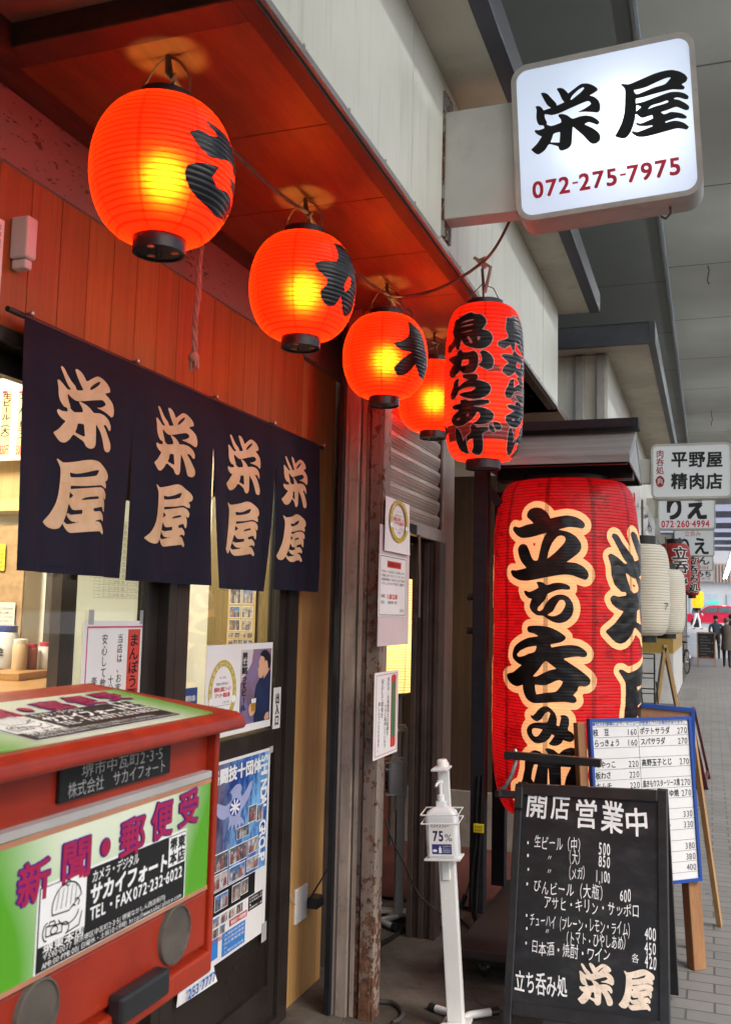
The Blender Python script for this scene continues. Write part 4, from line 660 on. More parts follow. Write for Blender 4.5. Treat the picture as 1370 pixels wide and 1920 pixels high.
# hooks in the soffit and the cable that feeds the lanterns
for i, c in enumerate(LC):
    o = MB().tube([(c[0], c[1], 2.702), (c[0], c[1], 2.66), (c[0]+.012, c[1], 2.64), (c[0]+.02, c[1]+.004, 2.655)], .006, 7).build('ceiling_hook', M['cord'], None, True, org=(c[0], c[1], 2.70))
    tag(o, ['bent soffit hook holding the nearest round lantern', 'bent soffit hook holding the second round lantern', 'bent soffit hook holding the third round lantern', 'bent soffit hook holding the fourth round lantern'][i], 'hook')
b = MB()
def sag(a, c, s, n=8): a, c = Vector(a), Vector(c); return [a.lerp(c, i/n)-Vector((0, 0, s*4*(i/n)*(1-i/n))) for i in range(n+1)]
for i in range(3): b.tube(sag((LX+.01, LC[i][1], 2.65), (LX+.01, LC[i+1][1], 2.655), .035), .0055, 6)
LG = (-.724, 3.2, 2.292)
k0 = Vector((LX+.01, LC[2][1], 2.652)); k1 = Vector((-.735, 3.2, 2.728)); k2 = Vector((-.60, 3.02, 2.80))
b.tube(sag(k0, k1, .04), .0055, 6); b.tube(sag(k1, k2, .02), .0055, 6); b.tube([k0, k0+Vector((.04, .15, -.02)), k0+Vector((.02, .35, -.09)), Vector((LX, LC[3][1]-.1, 2.60)), Vector((LX, LC[3][1], 2.64))], .005, 6)
o = b.build('feed_cable', M['cord'], None, True, org=(LX, 2.5, 2.65)); tag(o, 'dusty brown cable looping between the lantern hooks to the lit sign', 'cable')
b = MB(); b.tube([k1+Vector((-.03, 0, .02)), k1, k1+Vector((.03, 0, -.02)), k1+Vector((.02, .0, -.07)), k1+Vector((.01, 0, -.11))], .006, 6); b.tube([k1+Vector((.01, 0, -.02)), k1+Vector((-.02, .01, .012)), k1+Vector((.012, 0, .015))], .007, 6)
o = b.build('rope_knot', M['rope'], None, org=tuple(k1)); tag(o, 'short frayed rope knot tying the long lantern to the cable', 'rope')
# ---- long chicken lantern
LH, LR, LPt = .268, .134, .0152
_, LS = lantern_profile(LH, LR, .058, LPt, .0022, 3.6)
t = thing('long_lantern', 'long red lantern with black fried chicken lettering hanging from the cable', 'lantern', LG)
cv = Vector(LG)
M['shade_long'] = shade('long_shade', (.55, .022, .012), (1, .014, .002), .40, LPt, line=.12, linec=.55, hot=None)
shade_mesh('shade', LS, LH, LPt, M['shade_long'], t, LG)
b = MB(); ring_cap(b, LG, LH-.004, .064, .026); b.build('top_ring', M['plastic'], t, True)
b = MB(); ring_cap(b, LG, -LH-.030, .060, .032); b.lathe([(.0, -LH-.026), (.058, -LH-.026)], 32, LG, False); b.build('bottom_ring', M['plastic'], t, True)
b = MB(); b.tube([cv+Vector((-.06, 0, LH+.01)), cv+Vector((-.05, 0, LH+.05)), cv+Vector((-.01, 0, LH+.09)), cv+Vector((.03, 0, LH+.07)), cv+Vector((.058, 0, LH+.01))], .002, 6); b.tube([cv+Vector((-.004, 0, LH-.05)), cv+Vector((-.006, 0, LH+.06)), cv+Vector((-.012, 0, LH+.145))], .004, 6); b.tube([cv+Vector((-.006, 0, LH+.09)), k1+Vector((.01, 0, -.11)), k1], .003, 6); b.build('hanger', M['cord'], t)
lamp('bulb_light', (LG[0], LG[1], LG[2]-.13), 2.6, (1, .55, .2), .05, t)
lt = MB(); ed = MB()
def lfn(off, da=0):
    def fn(th, z): r = LS(z)+off; a = th+da; return cv+Vector((r*math.sin(a), -r*math.cos(a), z))
    return fn
for da in (0, 1.5, -1.65, 3.1):
    for g in ('tori', 'ka', 'ra', 'aa', 'ge'):
        cs = [[(p[0]*1.0, p[1]) for p in c] for c in contours('long_'+g)]
        iso2 = [[(p[0]*LR, p[1]) for p in c] for c in cs]
        iso(lt, iso2, lambda s, z, f=lfn(.0016, da): f(s/LR, z), .0006, 70)
        iso(ed, iso2, lambda s, z, f=lfn(.0008, da): f(s/LR, z), .0042, 70)
ed.build('lettering_outline', paint('pale_outline', (.55, .30, .28), .5), t, True)
lt.build('lettering', M['brush'], t, True)
fr_ = lfn(.0007)
def patch(b, th0, z0, th1, z1, off, n=10):
    fn = lfn(off); vs = [fn(th0+(th1-th0)*i/n, z0+(z1-z0)*j/n) for j in range(n+1) for i in range(n+1)]
    b.add(vs, [(j*(n+1)+i, j*(n+1)+i+1, (j+1)*(n+1)+i+1, (j+1)*(n+1)+i) for j in range(n) for i in range(n)])
RT = paint('repair_tape', (.34, .04, .04), .35, .1)
for a in ((.95, -.085, 1.42, -.035, .0006), (-.95, -.215, 1.2, -.160, .0006, 24), (.3, .01, .62, .035, .0005)):
    b = MB(); patch(b, *a); b.build('repair_patch', RT, t, True)
# ---- big standing bar lantern on its wheeled frame
BC = (-.643, 4.65, 1.36); BH, BR, BP = .775, .342, .0142
_, BS = lantern_profile(BH, BR, .20, BP, .0012, 4.4)
M['shade_big'] = shade('big_shade', (.42, .008, .012), (1, .004, .010), .10, BP, line=.12, linec=.6, strips=10, stripw=.05, stain=.85, dif=.6, spec=.5)
fr = thing('lantern_stand', 'black wheeled stand with a little gabled roof carrying the big red lantern', 'stand', (-.7, 4.5, 0))
M['standwood'] = wood('stand_board', (.012, .013, .018), (.020, .021, .027), (.25, 3, 3), 8, .6, .25)
MB().box(-1.0, 4.0, .10, -.22, 5.1, .14).build('base_board', wood('base_board', (.05, .038, .034), (.03, .024, .022), (.3, 3, 3), 6), fr, bevel=.006)
MB().box(-.98, 4.03, .075, -.24, 5.08, .10).build('base_frame', M['black'], fr)
for x, y in ((-.9, 4.12), (-.34, 4.12), (-.9, 4.98), (-.34, 4.98)):
    w = MB(); w.add([Vector((x+.012*s, y+.036*math.cos(a), .036+.036*math.sin(a))) for s in (-1, 1) for a in [2*math.pi*k/16 for k in range(16)]], [tuple(range(16))[::-1], tuple(range(16, 32))]+[(k, (k+1) % 16, 16+(k+1) % 16, 16+k) for k in range(16)])
    c_ = w.build('caster', M['plastic'], fr); MB().box(x-.02, y-.012, .036, x+.02, y+.02, .075).build('fork', M['steel'], c_)
MB().box(-1.055, 4.47, .14, -.988, 4.54, 2.20).build('post', M['standwood'], fr, bevel=.004)
MB().box(-1.055, 4.95, .14, -.988, 5.02, 2.14).build('post', M['standwood'], fr, bevel=.004)
b = MB(); b.beam((-1.02, 4.5, 2.13), (-.93, 4.5, 2.02), .03, .04); b.build('brace', M['standwood'], fr)
rz = lambda y: 2.375-abs(y-4.63)*.43
b = MB(); b.prism([(4.23, rz(4.23)), (4.63, rz(4.63)), (5.03, rz(5.03)), (5.03, rz(5.03)-.035), (4.63, rz(4.63)-.04), (4.23, rz(4.23)-.035)], lambda u, v, k: (-.98 if k == 0 else -.315, u, v)); b.build('roof', wood('weathered_grey_board', (.28, .29, .29), (.19, .195, .195), (.25, 3, 3), 7, .55), fr, bevel=.003)
b = MB(); b.prism([(4.245, rz(4.245)-.037), (4.63, rz(4.63)-.042), (5.015, rz(5.015)-.037), (5.015, rz(5.015)-.043), (4.63, rz(4.63)-.050), (4.245, rz(4.245)-.043)], lambda u, v, k: (-.966 if k == 0 else -.327, u, v)); b.build('added_dark_underside', paint('navy_black', (.006, .006, .009), .8, .2, spec=.15), fr)  # black sheet added to keep the lantern's red glow off the roof underside
MB().box(-.98, 4.56, 2.385, -.30, 4.70, 2.43).build('ridge_board', M['standwood'], fr, bevel=.004)
b = MB(); GB = paint('gable_pale', (.34, .34, .34), .5); b.prism([(4.25, rz(4.25)-.036), (4.63, rz(4.63)-.045), (5.01, rz(5.01)-.036)], lambda u, v, k: (-.325 if k == 0 else -.318, u, v)); b.build('gable_board', GB, fr); b = MB(); b.prism([(4.25, rz(4.25)-.036), (4.63, rz(4.63)-.045), (5.01, rz(5.01)-.036)], lambda u, v, k: (-.975 if k == 0 else -.968, u, v)); b.build('gable_board', GB, fr)
b = MB(); b.box(-.97, 4.60, 2.15, -.33, 4.70, 2.27); b.box(-.97, 4.26, 2.165, -.33, 4.29, 2.19); b.build('roof_beam', M['black'], fr)
for z in (1.58, 1.42):
    MB().tube([(-1.055, 4.5, z), (-1.085, 4.5, z)], .016, 10).build('knob', M['plastic'], fr, True)
t = thing('giant_lantern', 'giant red lantern with outlined black lettering standing under the little roof', 'lantern', BC)
cv = Vector(BC); BW = lambda a, z: .0075*mnoise.noise(Vector((math.cos(a)*1.6, math.sin(a)*1.6, z*5)))+.0028*mnoise.noise(Vector((math.cos(a)*7, math.sin(a)*7, z*30)))
shade_mesh('shade', BS, BH, BP, M['shade_big'], t, BC, 110, 3, BW)
b = MB(); ring_cap(b, BC, BH-.01, .205, .035); b.lathe([(0, BH+.02), (.2, BH+.02)], 40, BC, False); b.build('top_ring', M['black'], t, True)
b = MB(); ring_cap(b, BC, -BH-.03, .205, .04); b.build('bottom_ring', M['black'], t, True)
MB().tube([(BC[0], BC[1], BC[2]+BH+.02), (BC[0], BC[1], 2.2)], .01, 8).build('hanger', M['cord'], t)
lt = MB(); ed = MB(); dz = 1.42-BC[2]
def bfn(off, da): 
    def fn(s, z): a = s/.345+da; r = BS(z)+off+BW(math.atan2(math.sin(a), math.cos(a)), z); return cv+Vector((r*math.sin(a), -r*math.cos(a), z))
    return fn
for g in ('tatsu', 'chi', 'nomi', 'mi', 'sho'):
    cs = [[(p[0]*.345, p[1]+dz) for p in c] for c in contours('big_'+g)]
    for da in (0, 3.14): iso(lt, cs, bfn(.0022, da), 0, 110); iso(ed, cs, bfn(.0012, da), .030, 90)
for g, z0 in (('noren_ei', .28), ('noren_ya', -.30)):
    cs = contours(g); a = np.concatenate([np.array(c) for c in cs]); lo, hi = a.min(0), a.max(0)
    k = .50/(hi[1]-lo[1]); cs = [[((p[0]-(lo[0]+hi[0])/2)*k*.92, (p[1]-(lo[1]+hi[1])/2)*k+z0) for p in c] for c in cs]
    for da in (1.52, 4.05): iso(lt, cs, bfn(.0022, da), .006, 110); iso(ed, cs, bfn(.0012, da), .034, 90)
ed.build('lettering_outline', shade('letter_paper', (.80, .50, .27), (1, .50, .20), .34, BP, line=.05, linec=.3, strips=10, stripw=.05, dif=.7), t, True)
lt.build('lettering', M['brush'], t, True)
lamp('bulb_light', (BC[0], BC[1], BC[2]+.25), 4, (1, .75, .5), .08, t); lamp('bulb_light', (BC[0], BC[1], BC[2]-.35), 4, (1, .75, .5), .08, t)
# ---- pale lantern glowing inside the neighbouring bar
PC = (-1.66, 5.05, 1.375); PH, PR = .31, .145
_, PS = lantern_profile(PH, PR, .10, .0145, .0018, 6)
t = thing('paper_lantern', 'glowing yellow paper lantern inside the dark doorway under the shutter', 'lantern', PC)
shade_mesh('shade', PS, PH, .0145, shade('pale_shade', (.85, .62, .30), (1, .66, .24), .55, .0145, line=.13, linec=.5, dif=.5), t, PC, 48)
b = MB(); ring_cap(b, PC, PH-.005, .10, .02); ring_cap(b, PC, -PH-.02, .10, .024); b.build('rim', M['black'], t, True)
MB().tube([(PC[0], PC[1], PC[2]+PH), (PC[0], PC[1], 2.68)], .004, 6).build('hanger', M['cord'], t)
lamp('bulb_light', PC, 1.5, (1, .75, .4), .05, t)
# ---- lanterns further along the arcade
def far_lantern(name, c, R, H, mat, label, text=None, group=None, cap=.06):
    pitch = 2*H/34; _, S = lantern_profile(H, R, R*.45, pitch, R*.012, 3.4)
    t = thing(name, label, 'lantern', c, group); shade_mesh('shade', S, H, pitch, mat, t, c, 40)
    b = MB(); ring_cap(b, c, H-.005, R*.5, cap); b.build('top_ring', M['black'], t, True)
    b = MB(); ring_cap(b, c, -H-cap*.7, R*.5, cap*.75); b.lathe([(0, -H-cap*.6), (R*.48, -H-cap*.6)], 24, c, False); b.build('bottom_ring', M['black'], t, True)
    MB().tube([(c[0], c[1], c[2]+H), (c[0], c[1], c[2]+H+.3)], .008, 6).build('hanger', M['cord'], t)
    if text:
        s_, lo, hi, bold, col, thw, da = text; cv = Vector(c)
        for grow, off, mat in (((.075, .003, M['white_ink']), (.028, .006, col)) if bold else ((.01, .004, col),)):
            b = MB()
            for i, ch in enumerate(s_):
                h = (hi-lo)/len(s_); z0 = hi-(i+1)*h
                def fn(x, y): a = (x-.5)*thw+da; z = z0+(y+.12)*h; r = S(z)+off; return cv+Vector((r*math.sin(a), -r*math.cos(a), z))
                iso(b, glyph_contours(ch), fn, grow, 40, 1)
            b.build('lettering' if mat is col else 'lettering_outline', mat, t)
    return t
M['shade_white'] = shade('white_shade', (.84, .80, .68), (1, .95, .8), 0, 2*.30/34, line=.10, linec=.45, dif=.7, strips=1, stripw=0)
M['shade_red2'] = shade('plain_red_shade', (.40, .035, .035), (1, .1, .05), 0, .02, line=.05, linec=.3, dif=.85)
M['shade_yel'] = shade('yellow_shade', (.85, .50, .03), (1, .55, .03), .5, .03, line=.05, linec=.2)
q = P(1204, 1106, y=6.6); far_lantern('white_lantern', tuple(q), .172, .300, M['shade_white'], 'larger white paper lantern directly right of the giant red lantern', ('ア', -.135, -.075, False, paint('faded_blue_ink', (.03, .04, .14), .6), .30, 1.05))
q = P(1248, 1128, y=9.4); far_lantern('white_lantern', tuple(q), .172, .300, M['shade_white'], 'smaller white paper lantern behind the larger white one')
q = P(1263, 1064, y=13); far_lantern('red_lantern', tuple(q), .205, .31, M['shade_red2'], 'left larger plain red lantern under the far row of signs', ('立呑み', -.26, .26, True, M['brush'], 1.1, .45))
q = P(1296, 1077, y=15.2); far_lantern('red_lantern', tuple(q), .115, .315, M['shade_red2'], 'right slimmer plain red lantern overlapping the far signs', ('立呑み処', -.27, .27, True, M['brush'], 1.5, .2))
q = P(1307, 1124, y=21); far_lantern('yellow_lantern', tuple(q), .115, .175, M['shade_yel'], 'small bright yellow lantern at the far left of the arcade')
# ================================================================ SIGNS, CURTAIN, MAILBOX
def rrect(u0, v0, u1, v1, r, n=8):
    out = []
    for cx, cy, a0 in ((u1-r, v1-r, 0), (u0+r, v1-r, 90), (u0+r, v0+r, 180), (u1-r, v0+r, 270)):
        out += [(cx+r*math.cos(rad(a0+90*i/n)), cy+r*math.sin(rad(a0+90*i/n))) for i in range(n+1)]
    return out
def frame_loop(b, fr, outer, inner, n0, n1):     # a band between two loops of equal length
    k = len(outer); vs = [fr.at(u, v, n) for n in (n0, n1) for L in (outer, inner) for u, v in L]
    fs = []
    for i in range(k):
        j = (i+1) % k; fs += [(2*k+i, 2*k+j, 3*k+j, 3*k+i), (i, k+i, k+j, j), (i, j, 2*k+j, 2*k+i), (k+i, 3*k+i, 3*k+j, k+j)]
    b.add(vs, fs)
def lit_sign(fr, u0, v0, u1, v1, depth, r, rim, label, face_mat, rim_mat, group=None, lit=False, name='lit_sign'):
    o = thing(name, label, 'sign', tuple(fr.at((u0+u1)/2, (v0+v1)/2)), group)
    out = rrect(u0, v0, u1, v1, r); inn = rrect(u0+rim, v0+rim, u1-rim, v1-rim, max(.004, r-rim))
    b = MB(); frame_loop(b, fr, out, inn, -depth, .006)
    b.add([fr.at(u, v, -depth+.004) for u, v in inn], [tuple(range(len(inn)))]); b.build('case', rim_mat, o, True)
    b = MB(); b.add([fr.at(u, v, 0) for u, v in inn], [tuple(range(len(inn)))]); b.build('face', face_mat, o)
    return o
def m_signface(name, c, es, ec=(1, 1, 1)):
    n = N(name); d = n.n('BsdfTranslucent'); d.inputs[0].default_value = c4((.78, .82, .9)); p = n.bsdf(c4(c), .28, 0, .5, n.noise(3, 3), .02); m = n.n('MixShader'); m.inputs[0].default_value = .55; n.l(d.outputs[0], m.inputs[1]); n.l(p.outputs[0], m.inputs[2])
    if not es: return n.done(m)
    e = n.n('Emission'); e.inputs[0].default_value = c4(ec); e.inputs[1].default_value = es; a = n.n('AddShader'); n.l(m.outputs[0], a.inputs[0]); n.l(e.outputs[0], a.inputs[1]); return n.done(a)
tl = .048                                        # the main sign hangs slightly askew
U = Vector((math.cos(tl), 0, math.sin(tl))); V = Vector((-math.sin(tl), 0, math.cos(tl)))
o_ = P(969, 419, y=2.93)
SF = Frame(o_, U, V)
uR = SF.px(1322, 395)[0]; vT = SF.px(985, 125)[1]+.004
sg = lit_sign(SF, 0, 0, uR, vT, .115, .055, .017, 'square backlit sign with black shop name and red phone number, jutting from the fascia', m_signface('lit_face', (.6, .62, .66), .24, (.62, .75, 1)), paint('sign_case', (.42, .40, .37), .5, .1, 8, dirt=.3, dirtc=(.2, .18, .16)))
b = MB(); U0 = SF.px(829, 440)[0]; c0 = SF.px(966, 392); c1 = SF.px(972, 182); fx = P(830, 300, x=-.812)
b.box(-.808, 2.945, c0[1]+o_.z+.0, o_.x-.004, 3.025, c1[1]+o_.z-.004); b.build('bracket_box', M['greypanel'], sg, bevel=.003)
b = MB(); b.box(-.815, 2.94, 2.735, -.806, 3.04, 3.235); b.build('wall_plate', rusty('bracket_rust', (.35, .34, .32), th=.5), sg)
b = MB(); b.tube([SF.at(uR-.10, 0, -.06), SF.at(uR-.10, -.02, -.06), SF.at(uR-.115, -.035, -.06), SF.at(uR-.13, -.025, -.06)], .004, 6); b.build('hook', M['cord'], sg)
b = MB()
for g in ('sign_ei', 'sign_ya'):
    cs = [[SF.px(*[0, 0])] for _ in ()]  # placeholder keeps list empty
    cs = [[((Vector((x, 2.95, z))-o_).dot(U), (Vector((x, 2.95, z))-o_).dot(V)) for x, z in c] for c in contours(g)]
    iso(b, cs, lambda u, v: SF.at(u, v, .002), .0005, 110)
b.build('shop_name', M['ink'], sg)
k = Ink(SF, .002); a = SF.px(997, 347); d = SF.px(1280, 317); h = .062
k.line('072-275-7975', a[0], (a[1]+d[1])/2-h/2, d[0], (a[1]+d[1])/2+h/2, bold=.028); k.build('phone_number', M['red_ink'], sg)
for px, py, e in ((1170, 210, .55), (1095, 275, .2), (1203, 268, .36)):
    u, v = SF.px(px, py); lamp('tube_light', SF.at(u, v, -.062), e, (.88, .94, 1), .02, sg)
# row of signs further along (unlit, with a faint even glow put into the faces)
FACE2 = m_signface('faint_glow_face', (.66, .68, .68), .10, (.9, .95, 1)); RIM2 = paint('far_sign_rim', (.45, .45, .42), .45, .1)
def far_sign(y, l, r, t, b_, label, draw, bracket=True):
    fr = FY(y); u0, v0, u1, v1 = fr.box(l, b_, r, t)[0], fr.px((l+r)/2, b_)[1], fr.px(r, t)[0], fr.px((l+r)/2, t)[1]
    o = lit_sign(fr, u0, v0, u1, v1, .13, .045, .016, label, FACE2, RIM2, 'projecting shop signs further along the arcade', name='projecting_sign')
    MB().box(u0-.25, y+.03, v0+(v1-v0)*.30, u0-.003, y+.10, v0+(v1-v0)*.75).build('bracket', M['greypanel'], o, bevel=.004)
    draw(o, fr); return o
def d1(o, fr):
    k = Ink(fr, .003)
    for i, ch in enumerate('平野屋'):
        for row, c in ((0, ch), (1, '精肉店'[i])):
            x = 1257+i*33; y = 845+row*41; q = fr.box(x, y+32, x+31, y); k.glyph(c, q[0], q[3], q[2], q[1], .035) if q[3] < q[1] else k.glyph(c, q[0], q[1], q[2], q[3], .035)
    k.build('shop_name', M['ink'], o)
    k = Ink(fr, .003)
    for i, ch in enumerate('肉呑処'):
        q = fr.px(1229, 859+i*15.5); q2 = fr.px(1244, 843+i*15.5); k.glyph(ch, q[0], q[1], q2[0], q2[1], .015)
    q = fr.px(1236.5, 903); pts = [(q[0]+.031*math.cos(a)*(1+.06*math.sin(5*a)), q[1]+.043*math.sin(a)) for a in [2*math.pi*i/24 for i in range(24)]]; k.poly(pts)
    k.build('red_lettering', paint('dull_red_ink', (.30, .02, .03), .5), o)
    k = Ink(fr, .0045); k.stroke([(q[0]-.012, q[1]+.02), (q[0]-.014, q[1]-.02)], .006); k.stroke([(q[0], q[1]+.025), (q[0]-.002, q[1]-.01)], .006); k.stroke([(q[0]+.012, q[1]+.015), (q[0]+.014, q[1]-.018)], .006); k.build('seal_strokes', M['paper'], o)
far_sign(7.4, 1220, 1371, 831, 935, 'nearest unlit white shop sign with two rows of black characters and red side lettering', d1)
def txt_on(fr, k, s, l, t, r, b_, bold=.02, slant=0):
    q = fr.px(l, b_); q2 = fr.px(r, t); k.line(s, q[0], q[1], q2[0], q2[1], bold, slant)
def d2(o, fr):
    k = Ink(fr, .003); txt_on(fr, k, 'りえ', 1242, 928, 1326, 976, .05); k.build('shop_name', M['ink'], o)
    k = Ink(fr, .003); txt_on(fr, k, '072-260-4994', 1239, 974, 1330, 989, .03); k.build('phone_number', M['red_ink'], o)
far_sign(10.6, 1232, 1340, 912, 993, 'second far sign with two large kana over a red phone number', d2)
def d3(o, fr):
    k = Ink(fr, .003); txt_on(fr, k, 'りえ', 1268, 1006, 1330, 1041, .03, -.1); k.build('shop_name', M['ink'], o)
    k = Ink(fr, .003); txt_on(fr, k, '立呑み', 1282, 995, 1313, 1006, .01); k.build('red_lettering', M['red_ink'], o)
far_sign(14.6, 1262, 1338, 988, 1043, 'third far sign with small red lettering above two black kana', d3)
def d4(o, fr):
    k = Ink(fr, .003); txt_on(fr, k, 'ん', 1305, 1042, 1329, 1060, .02, .1); k.build('shop_name', M['ink'], o)
    k = Ink(fr, .003); txt_on(fr, k, '7-4368', 1303, 1060, 1328, 1067, .01); k.build('phone_number', M['red_ink'], o)
far_sign(18.4, 1274, 1336, 1024, 1070, 'fourth far sign, mostly hidden, one flowing black kana showing', d4)
def d5(o, fr):
    k = Ink(fr, .003); txt_on(fr, k, 'みち', 1305, 1070, 1333, 1082, .03); k.build('shop_name', M['ink'], o)
    k = Ink(fr, .003); txt_on(fr, k, '32-8778', 1305, 1082, 1331, 1087, .01); k.build('phone_number', M['red_ink'], o)
far_sign(21.5, 1282, 1338, 1052, 1091, 'farthest sign of the row with two small black kana', d5)
# white banner cloth along the far eave
tp = [P(1166, 900, y=6.2), P(1192, 906, y=6.5), P(1214, 952, y=7.4), P(1226, 995, y=8.2), P(1236, 1032, y=9.2)]
bt = [P(1168, 990, y=6.2), P(1192, 996, y=6.5), P(1212, 1030, y=7.4), P(1226, 1052, y=8.2), P(1240, 1072, y=9.2)]
def pl_(L, s): s *= len(L)-1; i = min(int(s), len(L)-2); return L[i].lerp(L[i+1], s-i)
def bpt(s, t): p = pl_(tp, s).lerp(pl_(bt, s), t); return Vector((p.x+.022*math.sin(s*31+t*4)*(.3+t)+.015*math.sin(s*13-t*7), p.y, p.z-.02*t*abs(math.sin(s*10))))
b = MB(); nU, nV = 48, 14
b.add([bpt(i/nU, j/nV) for i in range(nU+1) for j in range(nV+1)], [(i*(nV+1)+j, (i+1)*(nV+1)+j, (i+1)*(nV+1)+j+1, i*(nV+1)+j+1) for i in range(nU) for j in range(nV)])
o = b.build('banner', paint('banner_cloth', (.62, .62, .60), .8, .06, 3), None, True, org=tuple(tp[1])); tag(o, 'crumpled white banner cloth with ink writing hanging along the neighbouring eave', 'banner')
class Wrap(MB): pass
b = Wrap(); b2 = Wrap()
for i, ch in enumerate('いらっしゃいませ'):
    s0 = .10+i*.105; t0 = .12+.25*(i % 2)
    iso(b2 if i == 0 else b, glyph_contours(ch), lambda x, y, s0=s0, t0=t0: bpt(min(1, s0+x*.085), min(1, max(0, t0+(.88-y)*.42)))+Vector((.012, -.004, 0)), .015, 24, 1)
b.build('lettering', M['ink'], o); b2.build('red_lettering', M['red_ink'], o)
# ---- noren
XN = -1.455
pb = [(10, 228), (243, 378), (396, 503), (515, 586)]
ys = [(P(a, 1085, x=XN).y, P(c, 1098, x=XN).y) for a, c in pb]
ZT, ZB = 2.155, 1.566; YT0, YT1 = P(47, 588, x=XN).y, P(600, 832, x=XN).y
nor = thing('noren', 'dark navy noren curtain in four panels with pale shop name on each', 'curtain', (XN, 2.6, ZT))
def wv(y, z): d = (ZT-z)/(ZT-ZB); return XN+.011*math.sin(y*21+.6+z*1.5)*d+.014*math.sin(y*7.3+1)*d*d+.006*math.sin(y*47+z*4)*d+.010*d
tops = [YT0]+[(ys[i][1]+ys[i+1][0])/2 for i in range(3)]+[YT1]
slit = [P(246, 806, x=XN).z, P(393, 845, x=XN).z, P(511, 872, x=XN).z]
b = MB()
for i in range(4):
    nu, nv = 26, 34; vs = []
    for j in range(nv+1):
        z = ZT-(ZT-ZB)*j/nv
        def edge(side):
            if side == 0:
                if i == 0: s = j/nv; return tops[0]+(ys[0][0]-tops[0])*s
                zs = slit[i-1]; s = max(0, (zs-z)/(zs-ZB)); return tops[i]+(ys[i][0]-tops[i])*s**.8
            if i == 3: s = j/nv; return tops[4]+(ys[3][1]-tops[4])*s
            zs = slit[i]; s = max(0, (zs-z)/(zs-ZB)); return tops[i+1]+(ys[i][1]-tops[i+1])*s**.8
        a, c = edge(0), edge(1)
        for q in range(nu+1):
            y = a+(c-a)*q/nu; vs.append((wv(y, z), y, z+(.006*math.sin(i*2+1.) if j == nv else 0)))
    b.add(vs, [(j*(nu+1)+q, j*(nu+1)+q+1, (j+1)*(nu+1)+q+1, (j+1)*(nu+1)+q) for j in range(nv) for q in range(nu)])
def m_cloth():
    n = N('navy_cloth'); w = n.noise(380, 2, .6, stretch=(1, 1, .6)); g = n.noise(3, 5, .6); col = n.mix(n.ramp(g, .3, .7), c4((.008, .0075, .017)), c4((.015, .0135, .027))); return n.done(n.bsdf(col, .80, 0, .2, w, .3, .001))
b.build('cloth', m_cloth(), nor, True)
b = MB()
for i in range(4):
    n_ = 20
    for j in range(n_):
        y0 = ys[i][0]+(ys[i][1]-ys[i][0])*j/n_; y1 = ys[i][0]+(ys[i][1]-ys[i][0])*(j+1)/n_
        for z in (ZB+.022,): b.add([(wv(y0, z)+.0012, y0, z-.001), (wv(y1, z)+.0012, y1, z-.001), (wv(y1, z)+.0012, y1, z+.001), (wv(y0, z)+.0012, y0, z+.001)], [(0, 1, 2, 3)])
b.build('hem_stitch', paint('hem', (.006, .006, .016), .9), nor)
def m_pale():
    n = N('pale_dye'); g = n.noise(9, 7, .7); w = n.noise(380, 2); col = n.mix(n.ramp(g, .35, .7), c4((.74, .50, .31)), c4((.62, .39, .21))); s_ = n.noise(26, 6, .75, stretch=(1, 1, 2)); col = n.mix(n.math('MULTIPLY', n.ramp(s_, .62, .7), .35), col, c4((.30, .19, .11))); return n.done(n.bsdf(col, .9, 0, .2, w, .2, .001))
PALE = m_pale(); c0 = [contours('noren_ei'), contours('noren_ya')]
cref = (1.9525, 1.86)
ctr = [(151, 850), (322, 898), (452, 932), (549, 957)]; sc = [1, .99, .985, .97]
for i in range(4):
    q = P(*ctr[i], x=XN)
    for g in (0, 1):
        cs = [[((p[0]-cref[0])*sc[i]+q.y, (p[1]-cref[1])*sc[i]+q.z) for p in c] for c in c0[g]]
        b = MB(); iso(b, cs, lambda y, z: (wv(y, z)+.002, y, z), .0003, 85); b.build('character', PALE, nor)
b = MB(); b.tube([(XN-.006, YT0-.05, ZT-.004), (XN-.006, YT1+.04, ZT-.004)], .007, 8); b.build('rod', M['darkframe'], nor, True)
b = MB()
for px, py in ((53, 588), (252, 673), (401, 742), (510, 790), (603, 832)):
    q = P(px, py, x=XN); b.lathe([(0, -.006), (.005, -.004), (.006, 0), (.004, .005), (0, .006)], 10, (XN+.012, q.y, ZT+.002)); b.tube([(XN-.04, q.y+.01, ZT+.006), (XN+.012, q.y+.004, ZT+.004)], .003, 6)
b.build('hanging_pin', M['steel'], nor, True)
# pull rope beside the noren
q = P(377, 480, x=-1.43); b = MB(); pts = [(-1.43, q.y+.004*math.sin(i*.7), 2.66-i*.02) for i in range(38)]
zb_ = P(362, 690, x=-1.43).z; pts = [p for p in pts if p[2] > zb_+.03]
for k_ in range(3): b.tube([(p[0]+.0055*math.cos(i*1.1+k_*2.09), p[1]-.02*i/len(pts)+.0055*math.sin(i*1.1+k_*2.09), p[2]) for i, p in enumerate(pts)], .0052, 6)
e_ = pts[-1]; r = random.Random(2)
b.lathe([(.008, -.02), (.016, -.012), (.017, 0), (.010, .012)], 10, (e_[0], e_[1]-.02, e_[2]))
for i in range(26): a = r.uniform(0, 6.28); d = r.uniform(.003, .014); b.tube([(e_[0]+d*math.cos(a), e_[1]-.02+d*math.sin(a), e_[2]-.008), (e_[0]+1.35*d*math.cos(a), e_[1]-.02+1.35*d*math.sin(a), e_[2]-.045+r.uniform(0, .015))], .0022, 5)
o = b.build('pull_rope', M['rope'], None, True, org=(-1.43, e_[1], 2.66)); tag(o, 'twisted pinkish rope with frayed end hanging in front of the orange boards', 'rope')
